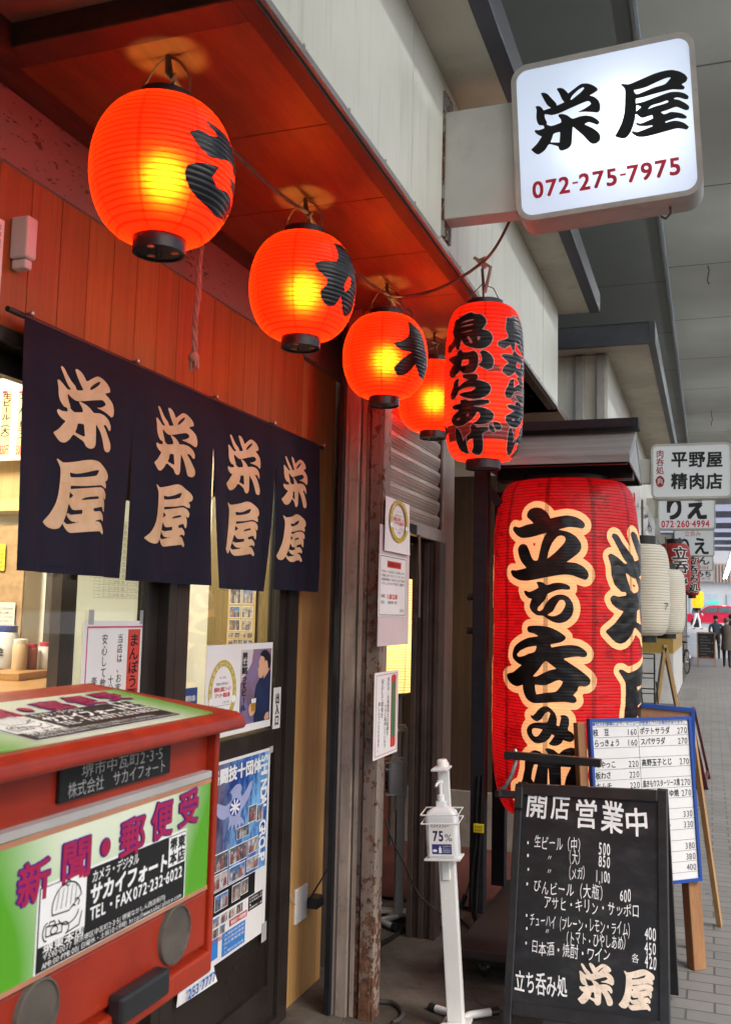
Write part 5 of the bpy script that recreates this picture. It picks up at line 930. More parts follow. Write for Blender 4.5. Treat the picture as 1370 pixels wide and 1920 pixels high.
# wall device and paper labels at the left edge
fr = FX(XW+.001); q = fr.box(14, 512, 46, 412)
t = thing('wall_switch_box', 'white plastic box on the orange boards at the left edge', 'box', tuple(fr.at((q[0]+q[2])/2, (q[1]+q[3])/2)))
a, c = fr.px(15, 500), fr.px(45, 420)
MB().fbox(fr, a[0], a[1]+.02, c[0]-.008, c[1], 0, .05).build('case', M['white'], t, bevel=.006); MB().fbox(fr, a[0]+.006, a[1]-.004, c[0]-.014, a[1]+.018, .004, .044).build('button', M['white'], t, bevel=.004)
t = thing('label_card', 'white printed card hanging beside the plastic box at the left edge', 'card', tuple(fr.at(q[0], q[1])))
fr2 = FX(XW+.03); a, c = fr2.px(-40, 552), fr2.px(15, 402); MB().fbox(fr2, a[0], a[1], c[0]-.01, c[1]-.02, 0, .002).build('card', M['paper'], t)
k = Ink(fr2, .003); 
for i in range(9): k.line('開閉入切', c[0]-.075, c[1]-.045-i*.016, c[0]-.02, c[1]-.033-i*.016)
k.build('lettering', M['ink'], t)
# ---- red mailbox in the foreground
XM = -.75
mf = FX(XM)
yR = mf.px(410, 1372)[0]; YL = .44
mbx = thing('mailbox', 'red metal newspaper and mail box with green advertising plate in the foreground', 'mailbox', (XM-.13, (yR+YL)/2, 0))
def m_mailbox():
    n = N('mailbox_red'); a = n.noise(4, 6, .65); col = n.mix(n.ramp(a, .3, .7), c4((.27, .018, .006)), c4((.37, .030, .008)))
    sc = n.noise(26, 3, .7, stretch=(1, .12, 1.2)); sc2 = n.noise(60, 2, .6, stretch=(1, .5, .08)); ch = n.noise(55, 6, .75)
    col = n.mix(n.math('MULTIPLY', n.ramp(sc, .66, .70), .45), col, c4((.52, .09, .05))); col = n.mix(n.math('MULTIPLY', n.ramp(sc2, .70, .73), .4), col, c4((.16, .02, .012)))
    col = n.mix(n.math('MULTIPLY', n.ramp(ch, .69, .71), .8), col, c4((.05, .02, .012))); g = n.noise(9, 8, .7); col = n.mix(n.math('MULTIPLY', n.ramp(g, .5, .75), .45), col, c4((.12, .014, .009)))
    return n.done(n.bsdf(col, n.math('ADD', .22, n.math('MULTIPLY', g, .35)), 0, .45, n.math('ADD', a, n.math('MULTIPLY', ch, .2)), .25, .004))
M['mred'] = m_mailbox()
zt = mf.px(412, 1372)[1]-.002; zb2 = mf.px(405, 1775)[1]; zmid = mf.px(395, 1452)[1]
b = MB(); b.box(XM-.27, YL, zb2+.0, XM-.012, yR-.012, zt+.028); b.box(XM-.27, yR-.012, zb2-.03, XM+.004, yR, zt+.02); b.box(XM-.27, YL, zb2-.03, XM+.004, YL+.012, zt+.02)
b.build('body', M['mred'], mbx, bevel=.003)
lb = P(205, 1287, y=yR+.045); lf = P(441, 1333, y=yR+.045)
zf_, zbk = zt+.012, lb.z; xf_, xbk = XM+.028, XM-.30
b = MB(); sec = [(xf_-.004, zf_-.007), (xf_, zf_-.001), (xf_-.003, zf_+.012), (xf_-.018, zf_+.020), (xbk+.02, zbk+.004), (xbk, zbk-.006), (xbk+.004, zbk-.03), (xf_-.03, zf_-.004)]
b.prism(sec, lambda u, v, k_: (u, YL-.05 if k_ == 0 else yR+.045, v)); b.build('lid', M['mred'], mbx, bevel=.004)
lu = Vector((xbk-xf_, 0, zbk-zf_)).normalized()
LF = Frame((xf_-.018, 0, zf_+.0205), (0, 1, 0), -(-lu))
LF.N = LF.U.cross(LF.V)
if LF.N.z < 0: LF.N = -LF.N
# green plates (lid copy and front plate share the same artwork)
def m_green(axis0, y0, y1):
    n = N('green_fade_print'); X = n.xyz(n.coord('World')); cx = y1-.25; d = n.math('ABSOLUTE', n.math('SUBTRACT', X[1], cx)); f = n.ramp(d, .10, .27)
    zz_ = n.math('MULTIPLY', n.ramp(X[2], axis0+.17, axis0+.02), .45); f = n.math('MINIMUM', 1, n.math('ADD', f, zz_)); g = n.noise(3, 3)
    col = n.mix(f, c4((.74, .80, .62)), c4((.09, .36, .012))); return n.done(n.bsdf(col, .28, 0, .5, g, .02))
def child(k, x0, y0, w, h):                     # simple line drawing of a child holding a camera
    def T(p): return (x0+p[0]*w, y0+p[1]*h)
    def S(pts, t=.018): k.stroke([T(p) for p in pts], t*w)
    def arc(cx, cy, rx, ry, a0, a1, n=14): return [(cx+rx*math.cos(rad(a0+(a1-a0)*i/n)), cy+ry*math.sin(rad(a0+(a1-a0)*i/n))) for i in range(n+1)]
    S(arc(.55, .58, .34, .38, 10, 200)); S([(.22, .46), (.60, .42), (.89, .64)]); S(arc(.56, .95, .05, .05, 0, 300))
    for i in range(5): S([(.36+.1*i, .90-.02*abs(i-2)), (.30+.11*i, .52)], .010)
    S(arc(.60, .40, .24, .22, 200, 350)); S(arc(.70, .46, .05, .02, 0, 180)); S(arc(.78, .52, .06, .07, -60, 120))
    S([(.10, .30), (.46, .24), (.46, .08), (.10, .12), (.10, .30)]); S(arc(.28, .18, .08, .07, 0, 360)); S([(.16, .30), (.18, .36), (.28, .35), (.30, .28)])
    S(arc(.12, .2, .09, .16, 90, 270)); S(arc(.50, .12, .12, .12, -60, 120)); S([(.55, .02), (.86, .06), (.92, .30)])
def artwork(fr, q0, parent, zlab, off, scale_v=1.0):
    """front-plate artwork: q0 maps photo pixels on the front plate to u,v"""
    H = lambda px, py: q0(px, py)
    k = Ink(fr, off+.0005); k2 = Ink(fr, off+.0012); k3 = Ink(fr, off+.0020); k4 = Ink(fr, off+.0027); kb = Ink(fr, off+.0010)
    for ch, l, t, r, b_ in (('新', 27, 1612, 90, 1694), ('聞', 108, 1570, 168, 1652), ('郵', 220, 1530, 268, 1604), ('便', 279, 1500, 320, 1572), ('受', 330, 1480, 369, 1548)):
        p = H((l+r)/2, b_); p2 = H((l+r)/2, t); a = H(l, (t+b_)/2); c = H(r, (t+b_)/2)
        gc = glyph_contours(ch); mp = lambda n_: (lambda x, y: fr.at(a[0]+x*(c[0]-a[0]), p[1]+(y+.12)*(p2[1]-p[1]), n_))
        iso(kb, gc, mp(off+.0010), .055, 60, 1); iso(k3, gc, mp(off+.0020), .022, 60, 1)
    p = H(193, 1588); pts = lambda r_: [(p[0]+r_*math.cos(a), p[1]+r_*math.sin(a)) for a in [2*math.pi*i/20 for i in range(20)]]
    kb.poly(pts(.0125)); k3.poly(pts(.0105))
    A, B_, C_, D_ = H(60, 1845), H(340, 1668), H(342, 1548), H(66, 1680)
    u0, u1, v0, v1 = A[0], B_[0], (A[1]+B_[1])/2, (C_[1]+D_[1])/2
    k.rect(u0-.003, v0-.003, u1+.003, v1+.003); k2.rect(u0, v0, u1, v1)
    W_, H_ = u1-u0, v1-v0
    k3b = Ink(fr, off+.0017); k3b.rect(u0+.004*W_, v0+.30*H_, u0+.27*W_, v0+.99*H_); k3c = Ink(fr, off+.0017); k3c.rect(u0+.855*W_, v0+.55*H_, u0+.995*W_, v0+.99*H_)
    child(k4, u0+.015*W_, v0+.32*H_, .25*W_, .66*H_)
    w = Ink(fr, off+.0018); L = lambda s, a, c, d, e, bold=0, sl=0: w.line(s, u0+a*W_, v0+c*H_, u0+d*W_, v0+e*H_, bold, sl)
    L('カメラ・デジタル', .30, .80, .62, .97, .012, .1); L('サカイフォート', .29, .52, .85, .80, .045, .12); L('TEL・FAX 072-232-6022', .30, .33, .98, .52, .02)
    L('堺東本店', .03, .19, .27, .31, .02); L('〒590-0077 堺市堺区中瓦町2-3-5(堺東なかしん西店街内)', .03, .115, .85, .20); L('AM9:00-PM8:00(日曜休・土祝10-19時) http://www.sakaiphoto.com', .03, .025, .97, .105)
    kk = Ink(fr, off+.0024); kk.glyph('堺', u0+.862*W_, v0+.78*H_, u0+.922*W_, v0+.97*H_, .04); kk.glyph('東', u0+.928*W_, v0+.78*H_, u0+.99*W_, v0+.97*H_, .04); kk.glyph('本', u0+.862*W_, v0+.57*H_, u0+.922*W_, v0+.77*H_, .04); kk.glyph('店', u0+.928*W_, v0+.57*H_, u0+.99*W_, v0+.77*H_, .04)
    kb.build('heading_outline', paint('violet_outline', (.10, .02, .26), .4), parent); k3.build('heading', paint('heading_crimson', (.36, .012, .07), .4), parent)
    k.build('panel_border', M['white_ink'], parent); k2.build('black_panel', M['ink'], parent); k3b.build('drawing_panel', M['white_ink'], parent); k3c.build('branch_panel', M['white_ink'], parent); k4.build('child_drawing', M['ink'], parent); w.build('address', M['white_ink'], parent); kk.build('branch_name', M['ink'], parent)
pr = mf.px(393, 1458)[0]; pl = pr-.60
zt_ = mf.px(393, 1458)[1]; zb_ = mf.px(393, 1662)[1]
b = MB(); b.fbox(mf, pl, zb_, pr, zt_, -.014, .003); pan = b.build('advert_plate', m_green(zb_, pl, pr), mbx, bevel=.002)
b = MB(); b.fbox(mf, pl, zt_+.001, pr, zt_+.011, -.013, .0035); b.build('plate_strip', paint('strip_grey', (.42, .40, .39), .4, .1), mbx)
b = MB(); b.fbox(mf, pl, zt_-.007, pr, zt_-.0005, .0025, .0036); b.fbox(mf, pl, zb_, pr, zb_+.006, .0025, .0036); b.build('plate_edge', paint('plate_edge_tan', (.46, .20, .12), .4), mbx)
artwork(mf, lambda x, y: mf.px(x, y), mbx, 0, .003)
# lid advert: same artwork laid on the lid
lw = math.hypot(xbk-xf_, zbk-zf_)
b = MB(); fN = .0006
def lidp(u, v, n): return Vector((xf_-.018, u, zf_+.0205))+lu*v+Vector((-lu.z, 0, lu.x)).normalized()*(-n if (-lu.z*0+lu.x) < 0 else n)
class LidF(Frame):
    def __init__(s): s.O = Vector((xf_-.018, 0, zf_+.0205)); s.U = Vector((0, 1, 0)); s.V = lu; s.N = Vector((lu.z, 0, -lu.x)); s.N = s.N if s.N.z > 0 else -s.N
LD = LidF(); l0, l1 = .012, lw*.60
b.fbox(LD, pl-.01, l0, yR-.02, l1, -.004, .0012); b.build('lid_advert', m_green(zf_-.5, pl, yR-.02), mbx)
zlo, zhi = zb_, zt_
def lidmap(px, py): u, v = mf.px(px, py); return (u, l0+.004+(v-zlo)/(zhi-zlo)*(l1-l0-.008))
artwork(LD, lidmap, mbx, 0, .0012)
# name plate
q = [mf.px(118, 1512), mf.px(328, 1388), mf.px(326, 1447), mf.px(124, 1440)]
b = MB(); pu0, pu1 = mf.px(120, 1480)[0], mf.px(327, 1420)[0]; pv0, pv1 = (q[0][1]+q[2][1])/2, (q[1][1]+q[3][1])/2
nf = FX(XM-.010); b.fbox(nf, pu0, pv0, pu1, pv1, -.002, .004); npl = b.build('name_plate', paint('plate_black', (.012, .012, .012), .18, .1), mbx, bevel=.001)
k = Ink(nf, .0045); k.line('堺市中瓦町2-3-5', pu0+.16*(pu1-pu0), pv0+.52*(pv1-pv0), pu1-.08*(pu1-pu0), pv0+.92*(pv1-pv0), 0); k.line('株式会社　サカイフォート', pu0+.06*(pu1-pu0), pv0+.06*(pv1-pv0), pu1-.05*(pu1-pu0), pv0+.52*(pv1-pv0), 0); k.build('name_lettering', paint('engraved_grey', (.30, .30, .30), .5), npl)
# drawer front below the plate, round windows, handle
b = MB(); b.fbox(mf, YL+.012, zb2+.012, yR-.014, zb_-.004, -.014, -.002); b.build('door', M['mred'], mbx, bevel=.004)
b = MB(); b.fbox(mf, YL, zb2-.03, yR-.005, zb2+.004, -.016, .006); b.build('bottom_lip', M['mred'], mbx, bevel=.004)
for px, py, rx in ((327, 1751, 27), (68, 1900, 40)):
    u, v = mf.px(px, py); w_ = abs(mf.px(px+rx, py)[0]-mf.px(px-rx, py)[0])/2; b = MB()
    k_ = 36; vs = [mf.at(u+w_*rr*math.cos(2*math.pi*i/k_), v+w_*rr*math.sin(2*math.pi*i/k_), nn) for rr, nn in ((1.04, -.004), (1.0, .004), (.93, .005), (.90, .002), (.0001, .002)) for i in range(k_)]
    b.add(vs, [(a*k_+i, a*k_+(i+1) % k_, (a+1)*k_+(i+1) % k_, (a+1)*k_+i) for a in range(4) for i in range(k_)])
    b.build('round_window', paint('frosted_window', (.10, .085, .07), .35, .2, 20), mbx, True)
hu0, hu1 = mf.px(204, 1880)[0], mf.px(296, 1832)[0]; hv1 = mf.px(250, 1838)[1]; hv0 = mf.px(250, 1890)[1]
MB().fbox(mf, hu0, hv0, hu1, hv1, -.004, .022).build('handle', M['plastic'], mbx, bevel=.006)
MB().box(XM-.24, YL+.2, .0, XM-.06, yR-.45, zb2).build('pedestal', M['darkframe'], mbx)
# ================================================================ NOTICES ON GLASS, DOOR, PILLAR
def sheet(name, label, cat, fr, u0, v0, u1, v1, mat=None, th=.0012, n0=.001, part='sheet', curl=0):
    o = thing(name, label, cat, tuple(fr.at((u0+u1)/2, (v0+v1)/2, n0)))
    b = MB(); nu = 8; 
    if curl:
        vs = []
        for k_ in (0, 1):
            for j in range(nu+1):
                for i in range(nu+1):
                    s, t = i/nu, j/nu; vs.append(fr.at(u0+(u1-u0)*s, v0+(v1-v0)*t, n0+k_*th+curl*(math.sin(3*s+2*t)*.3+ (s*(1-t))**2)))
        m_ = (nu+1)**2; fs = []
        for j in range(nu):
            for i in range(nu): a = j*(nu+1)+i; fs += [(a, a+nu+1, a+nu+2, a+1), (m_+a, m_+a+1, m_+a+nu+2, m_+a+nu+1)]
        b.add(vs, fs)
    else: b.fbox(fr, u0, v0, u1, v1, n0, n0+th)
    b.build(part, mat or M['paper'], o); return o, n0+th+.0005
def gold_badge(o, fr, n, cu, cv, ru, rv, bottom=None):
    k = Ink(fr, n); ring(k, cu, cv, ru, rv, ru*.26, rv*.20, 48); k.build('gold_ring', paint('gold_print', (.52, .40, .06), .4, .05), o)
    w = Ink(fr, n+.0006)
    for i, ch in enumerate('感染防止認証ゴールドステッカー'):
        a = rad(200-15.7*i); x, y = cu+ru*.87*math.cos(a), cv+rv*.89*math.sin(a); w.glyph(ch, x-ru*.085, y-rv*.075, x+ru*.085, y+rv*.075)
    w.build('ring_lettering', M['white_ink'], o)
    k = Ink(fr, n)
    k.line('No. 11812', cu-ru*.22, cv+rv*.42, cu+ru*.22, cv+rv*.50); k.line('感染防止対策を講じて', cu-ru*.45, cv+rv*.22, cu+ru*.45, cv+rv*.31); k.line('しております', cu+ru*.0, cv-rv*.36, cu+ru*.5, cv-rv*.27); k.rect(cu-ru*.6, cv-rv*.41, cu+ru*.6, cv-rv*.40); k.line('店舗', cu-ru*.15, cv-rv*.58, cu+ru*.12, cv-rv*.48)
    k.build('small_print', M['ink'], o)
    k = Ink(fr, n); k.line('感染防止認証ゴールド', cu-ru*.6, cv+rv*.02, cu+ru*.6, cv+rv*.17, .03); k.line('ステッカー認証店舗', cu-ru*.55, cv-rv*.16, cu+ru*.52, cv-rv*.01, .03); k.build('red_print', paint('print_red', (.55, .03, .05), .5), o)
    for s in (-1, 1):
        k = Ink(fr, n+.0008); x = cu+s*ru*.80; y = cv-rv*.25
        k.poly([(x+ru*.15*math.cos(a), y+rv*.12*math.sin(a)) for a in [2*math.pi*i/16 for i in range(16)]]); k.build('mask_motif', M['white_ink'], o)
def small_rows(k, u0, v0, u1, v1, rows, txt, bold=0, ind=None):
    h = (v1-v0)/rows; n_ = max(6, len(txt)//rows)
    for i in range(rows):
        t = txt[i*n_:(i+1)*n_] or txt[:n_]; k.line(t, u0, v1-(i+.8)*h, u0+(u1-u0)*min(1, len(t)/n_), v1-(i+.1)*h, bold)
# --- window poster with red title column
XG = XW-.052
fr = FX(XG); q = fr.box(150, 1420, 277, 1163); u0, u1 = fr.px(152, 1250)[0], fr.px(272, 1250)[0]; v1 = fr.px(215, 1164)[1]; v0 = v1-(u1-u0)*1.42
o, n = sheet('window_notice', 'white notice with red title column taped inside the shop window', 'poster', fr, u0, v0, u1, v1)
w, h = u1-u0, v1-v0
k = Ink(fr, n)
for a, b_, c, d in ((.05, .04, .95, .052), (.05, .955, .95, .967), (.05, .04, .066, .967), (.934, .04, .95, .967)): k.rect(u0+a*w, v0+b_*h, u0+c*w, v0+d*h)
k.build('pink_border', paint('pink_line', (.60, .10, .18), .5), o)
k = Ink(fr, n); k.rect(u0+.68*w, v0+.08*h, u0+.88*w, v0+.945*h); k.build('red_column', paint('column_red', (.62, .06, .04), .5), o)
k = Ink(fr, n+.0006); k.column('まんぼう要請協力店', u0+.70*w, v0+.12*h, u0+.86*w, v0+.92*h, .02); k.column('当店は、お客様同士の距離を', u0+.51*w, v0+.10*h, u0+.60*w, v0+.92*h); k.column('十分に確保しています', u0+.39*w, v0+.10*h, u0+.48*w, v0+.66*h); k.column('安心して飲食を', u0+.27*w, v0+.44*h, u0+.36*w, v0+.92*h); k.column('楽しんでいただけます', u0+.14*w, v0+.06*h, u0+.23*w, v0+.66*h); k.build('lettering', M['ink'], o)
k = Ink(fr, n); k.rect(u0+.06*w, v1-.01, u0+.14*w, v1+.03); k.rect(u0+.86*w, v1-.01, u0+.94*w, v1+.03); k.build('tape', M['tape'], o)
def m_thin():
    n_ = N('thin_paper'); d = n_.n('BsdfTranslucent'); d.inputs[0].default_value = (.82, .82, .76, 1); p = n_.bsdf((.8, .8, .76, 1), .6); m = n_.n('MixShader'); m.inputs[0].default_value = .4; n_.l(d.outputs[0], m.inputs[1]); n_.l(p.outputs[0], m.inputs[2]); return n_.done(m)
# --- big pale sheets behind the window
fr2 = FX(XG-.02); a = fr2.px(128, 1245); c = fr2.px(282, 925)
o, n = sheet('wall_sheet', 'large pale sheet with a faint table behind the window notice', 'poster', fr2, a[0]+.02, 1.06, c[0]+.03, 1.80, m_thin())
k = Ink(fr2, n); y0, y1 = a[0]+.09, a[0]+.34
for i in range(13): k.rect(y0, 1.52+i*.018, y1, 1.521+i*.018)
for i in range(12): k.rect(y0+i*(y1-y0)/11, 1.52, y0+i*(y1-y0)/11+.001, 1.52+.216)
for i in range(12): k.line('一二三四五六七八', y0+.004, 1.523+i*.018, y1-.01, 1.534+i*.018)
k.build('table_print', paint('grey_print', (.35, .35, .34), .6), o)
# --- door: poster with drinker, gold badge
fd = FX(XW-.004)
u0 = fd.px(384, 1300)[0]; u1 = fd.px(508, 1280)[0]; v1 = (fd.px(384, 1212)[1]+fd.px(509, 1203)[1])/2; v0 = fd.px(480, 1367)[1]
o, n = sheet('door_poster', 'white poster on the door glass with gold badge and a painted drinker', 'poster', fd, u0, v0, u1, v1)
cu, cv = fd.px(416, 1298); ru = (fd.px(441, 1290)[0]-fd.px(388, 1296)[0])/2
gold_badge(o, fd, n, cu, cv, ru, ru*1.08)
a = fd.box(449, 1364, 508, 1219); pu0, pu1, pv1, pv0 = fd.px(449, 1290)[0], fd.px(506, 1280)[0], fd.px(480, 1217)[1], fd.px(478, 1354)[1]
def m_mauve():
    n_ = N('mauve_painting'); g = n_.noise(9, 5, .65); X = n_.xyz(n_.coord('World')); t_ = n_.ramp(X[2], pv0, pv1); col = n_.mix(t_, c4((.10, .08, .12)), c4((.30, .16, .22))); col = n_.mix(n_.ramp(g, .4, .7), col, c4((.22, .17, .34))); return n_.done(n_.bsdf(col, .5))
k = Ink(fd, n); k.rect(pu0, pv0, pu1, pv1); k.build('painting', m_mauve(), o)
T = lambda x, y: (pu0+x*(pu1-pu0), pv0+y*(pv1-pv0))
k = Ink(fd, n+.0003); k.poly([T(0, .55), T(.08, .62), T(.22, .72), T(.34, .82), T(.38, 1), T(0, 1)]); k.build('pale_corner', paint('pale_corner', (.62, .55, .55), .5), o)
def blob(k, pts): 
    c = smooth_closed(pts, 4); k.poly([T(*p) for p in c])
k = Ink(fd, n+.0008); blob(k, [(.98, .70), (.80, .66), (.62, .60), (.50, .50), (.46, .36), (.46, .0), (.98, .0)]); k.build('sweater', paint('sweater_blue', (.012, .022, .07), .6, .3, 12), o)
SKP = paint('painted_skin', (.66, .36, .22), .6, .1)
k = Ink(fd, n+.0012); blob(k, [(.62, .90), (.56, .82), (.58, .76), (.52, .72), (.56, .70), (.55, .66), (.58, .61), (.68, .60), (.74, .64), (.74, .58), (.84, .64), (.92, .70), (.92, .80), (.86, .92), (.72, .94)]); k.build('face', SKP, o); k = Ink(fd, n+.0012); blob(k, [(.28, .18), (.34, .10), (.46, .12), (.50, .18), (.48, .26), (.40, .28), (.30, .25)]); k.build('hand', SKP, o); k = Ink(fd, n+.0012); blob(k, [(.80, .04), (.86, .10), (.96, .11), (.97, .02), (.84, .0)]); k.build('hand', SKP, o)
k = Ink(fd, n+.0016); blob(k, [(.60, .91), (.66, .97), (.80, .98), (.92, .93), (.97, .84), (.94, .72), (.88, .72), (.86, .80), (.82, .84), (.76, .82), (.74, .88)]); k.build('hair', M['ink'], o)
k = Ink(fd, n+.0016); k.poly([T(.36, .16), T(.50, .16), T(.50, .28), T(.36, .28)]); k.build('drink', paint('amber', (.42, .23, .03), .4), o); k = Ink(fd, n+.0018); k.poly([T(.36, .27), T(.50, .27), T(.51, .33), T(.35, .33)]); k.build('foam', M['paper'], o)
k = Ink(fd, n+.0020); k.column('男は黙ってビール', *T(.02, .18), *T(.20, .97), .03); k.build('lettering', M['ink'], o)
# --- exit plate
u0, u1 = fd.px(511, 1330)[0], fd.px(524, 1325)[0]; v1 = fd.px(518, 1289)[1]; v0 = fd.px(515, 1366)[1]
fe = FX(XW-.004)
o, n = sheet('entrance_plate', 'small white plate with three black characters beside the door poster', 'sign', fe, u0, v0, u1, v1, M['white'], .003)
k = Ink(fe, n); k.column('出入口', u0+.012, v0+.01, u1-.012, v1-.02, .05); k.build('lettering', M['ink'], o)
# --- little blue notice
fg = FX(XW-.019); u0, u1 = fd.px(330, 1300)[0]+.07, fd.px(377, 1298)[0]; v1 = fd.px(352, 1292)[1]; v0 = v1-.09
o, n = sheet('blue_notice', 'small dark blue notice with white print low on the door glass', 'notice', fg, u0, v0, u1, v1, paint('notice_blue', (.02, .06, .20), .5))
k = Ink(fg, n); k.line('感染予防のお願い', u0+.01, v1-.042, u1-.01, v1-.022, .02); small_rows(k, u0+.01, v0+.005, u1-.01, v1-.05, 3, '入店の際は手指の消毒をお願いいたします'); k.build('lettering', M['white_ink'], o)
# --- event poster on the lower door panel
fp = FX(XW-.004)
u0 = fp.px(400, 1600)[0]-.06; u1 = fp.px(500, 1580)[0]; v1 = fp.px(506, 1404)[1]+.005; v0 = fp.px(470, 1762)[1]
o, n = sheet('event_poster', 'crowded blue martial arts event poster taped low on the door', 'poster', fp, u0, v0, u1, v1, None, .0012, .001)
w, h = u1-u0, v1-v0; X_ = lambda s: u0+s*w; Y_ = lambda s: v0+s*h
def m_flame():
    n_ = N('blue_flame_print'); g = n_.noise(7, 6, .7, stretch=(1, 1.6, .8)); X = n_.xyz(n_.coord('World')); t_ = n_.ramp(X[1], X_(.02), X_(.55)); col = n_.mix(n_.ramp(g, .38, .66), c4((.01, .06, .32)), c4((.22, .52, .86))); dk = n_.mix(n_.ramp(g, .35, .7), c4((.02, .02, .03)), c4((.20, .05, .07))); return n_.done(n_.bsdf(n_.mix(t_, dk, col), .35))
k = Ink(fp, n); k.rect(X_(.01), Y_(.36), X_(.97), Y_(.985)); k.build('flame_print', m_flame(), o)
k = Ink(fp, n); k.rect(X_(.01), Y_(.24), X_(.80), Y_(.355)); k.rect(X_(.70), Y_(.16), X_(.94), Y_(.235)); k.build('black_print', M['ink'], o)
k = Ink(fp, n); k.rect(X_(.30), Y_(.015), X_(.66), Y_(.13)); k.rect(X_(.02), Y_(.03), X_(.24), Y_(.13)); k.build('blue_box', paint('box_blue', (.04, .22, .60), .4), o)
kw = Ink(fp, n+.0006); bird = [(.36, .80), (.34, .845), (.30, .85), (.36, .872), (.43, .89), (.52, .885), (.55, .86), (.53, .83), (.56, .80), (.64, .83), (.72, .875), (.78, .885), (.76, .83), (.70, .77), (.62, .735), (.55, .70), (.54, .665), (.60, .64), (.63, .60), (.56, .625), (.54, .585), (.49, .63), (.46, .58), (.42, .635), (.37, .59), (.36, .64), (.29, .61), (.32, .66), (.30, .70), (.22, .69), (.12, .71), (.04, .76), (.02, .82), (.12, .80), (.24, .775)]
kw.poly([(X_(.42+(p[0]-.42)*.78), Y_(.745+(p[1]-.745)*.78)) for p in smooth_closed(bird, 3)]); kw.build('bird_emblem', paint('emblem_pale', (.38, .42, .66), .4, .1), o)
kk = Ink(fp, n+.001); kk.poly([(X_(.42+.085*math.cos(a)), Y_(.745+.045*math.sin(a))) for a in [2*math.pi*i/24 for i in range(24)]]); kk.build('emblem_disc', paint('emblem_blue', (.02, .08, .40), .4), o)
kw = Ink(fp, n+.0014)
for i in range(4): a = math.pi*i/4+.2; kw.stroke([(X_(.42+.075*math.cos(a)), Y_(.745+.038*math.sin(a))), (X_(.42-.075*math.cos(a)), Y_(.745-.038*math.sin(a)))], .008)
kw.line('格闘技十団体', X_(.03), Y_(.885), X_(.84), Y_(.965), .05)
tx = 'SHINDAI GROUP'; r_ = Frame(fp.at(X_(.955), Y_(.97)), (0, 0, -1), (0, 1, 0)); r_.N = fp.N; rk = Ink(r_, n+.0014); L_ = h*.60; u_ = 0
for ch in tx: rk.glyph(ch, u_, -.115*w, u_+L_/13.3, .0, .035) if ch != ' ' else 0; u_ += L_/13.0 if ch != 'I' else L_/16
rk.build('side_title', M['white_ink'], o)
rr = random.Random(11); pc = [paint('photo_%d' % i if 0 else 'photo_tone', c, .4, .5, 60) for i, c in enumerate([(.12, .12, .14), (.45, .42, .40), (.30, .12, .12), (.10, .22, .45), (.40, .30, .24)])]
def photo_grid(o, fr, cells, n, seed=1):
    r2 = random.Random(seed); k = Ink(fr, n)
    def R_(m, dn, *a): k.m = m; k.n = n+dn; k.rect(*a)
    for a, b_, c, d in cells:
        R_(0, 0, a, b_, c, d); m_ = min(c-a, d-b_)*.05; nx = 5
        R_(1+r2.choice((0, 0, 1, 3)), .0007, a+m_, b_+m_, c-m_, d-m_)
        for i in range(nx):
            x = a+m_*1.5+(c-a-3*m_)*i/nx; ww = (c-a-3*m_)/nx*.85; top = b_+(d-b_)*r2.uniform(.45, .8)
            R_(1+r2.choice((0, 1, 2, 4)), .0012, x, b_+m_*1.2, x+ww, top); R_(5, .0012, x+ww*.25, top, x+ww*.75, top+(d-b_)*.12)
    k.build('photo_print', [M['white_ink']]+pc, o)
cells = [(X_(a), Y_(b_), X_(c), Y_(d)) for a, b_, c, d in ((.05, .455, .34, .545), (.36, .455, .64, .545), (.66, .465, .82, .545), (.05, .365, .34, .445), (.36, .365, .62, .445), (.64, .375, .84, .445), (.46, .57, .66, .63), (.64, .63, .78, .72), (.78, .62, .90, .71), (.03, .26, .14, .34), (.16, .26, .36, .34), (.42, .26, .55, .345), (.56, .27, .68, .345), (.03, .185, .12, .235), (.14, .185, .24, .235), (.26, .185, .36, .235), (.38, .185, .48, .235), (.50, .185, .60, .235), (.05, .135, .13, .18), (.15, .135, .23, .18), (.25, .135, .33, .18))]
photo_grid(o, fp, cells, n+.0016, 4)
kr = Ink(fp, n+.0008); kr.rect(X_(.40), Y_(.145), X_(.68), Y_(.178)); kr.line('日時七月十日開催', X_(.05), Y_(.105), X_(.30), Y_(.13)); kr.build('red_print', paint('poster_red', (.55, .05, .06), .5), o); kw.line('開催日十時開場', X_(.42), Y_(.15), X_(.66), Y_(.173), .02)
small_rows(kw, X_(.32), Y_(.02), X_(.64), Y_(.125), 5, '入場料前売券当日券会場案内主催後援協力'); small_rows(kw, X_(.71), Y_(.165), X_(.93), Y_(.23), 4, '出場団体一覧各道場選手募集'); kw.build('white_lettering', M['white_ink'], o)
kt = Ink(fp, n+.0008); kt.rect(u1-.025, v0-.035, u1+.015, v0+.03); kt.rect(u1-.01, v1-.02, u1+.02, v1+.004); kt.build('tape', M['tape'], o)
# poster tail hanging below with numbers
o, n = sheet('flyer', 'white flyer with blue telephone digits curling under the event poster', 'flyer', fp, u0-.14, v0-.045, u0+.09, v0+.02, None, .0012, .003, curl=.012)
k = Ink(fp, n+.014); k.line('253-7777', u0-.10, v0-.035, u0+.075, v0-.002, .03); k.build('lettering', M['blue_ink'], o)
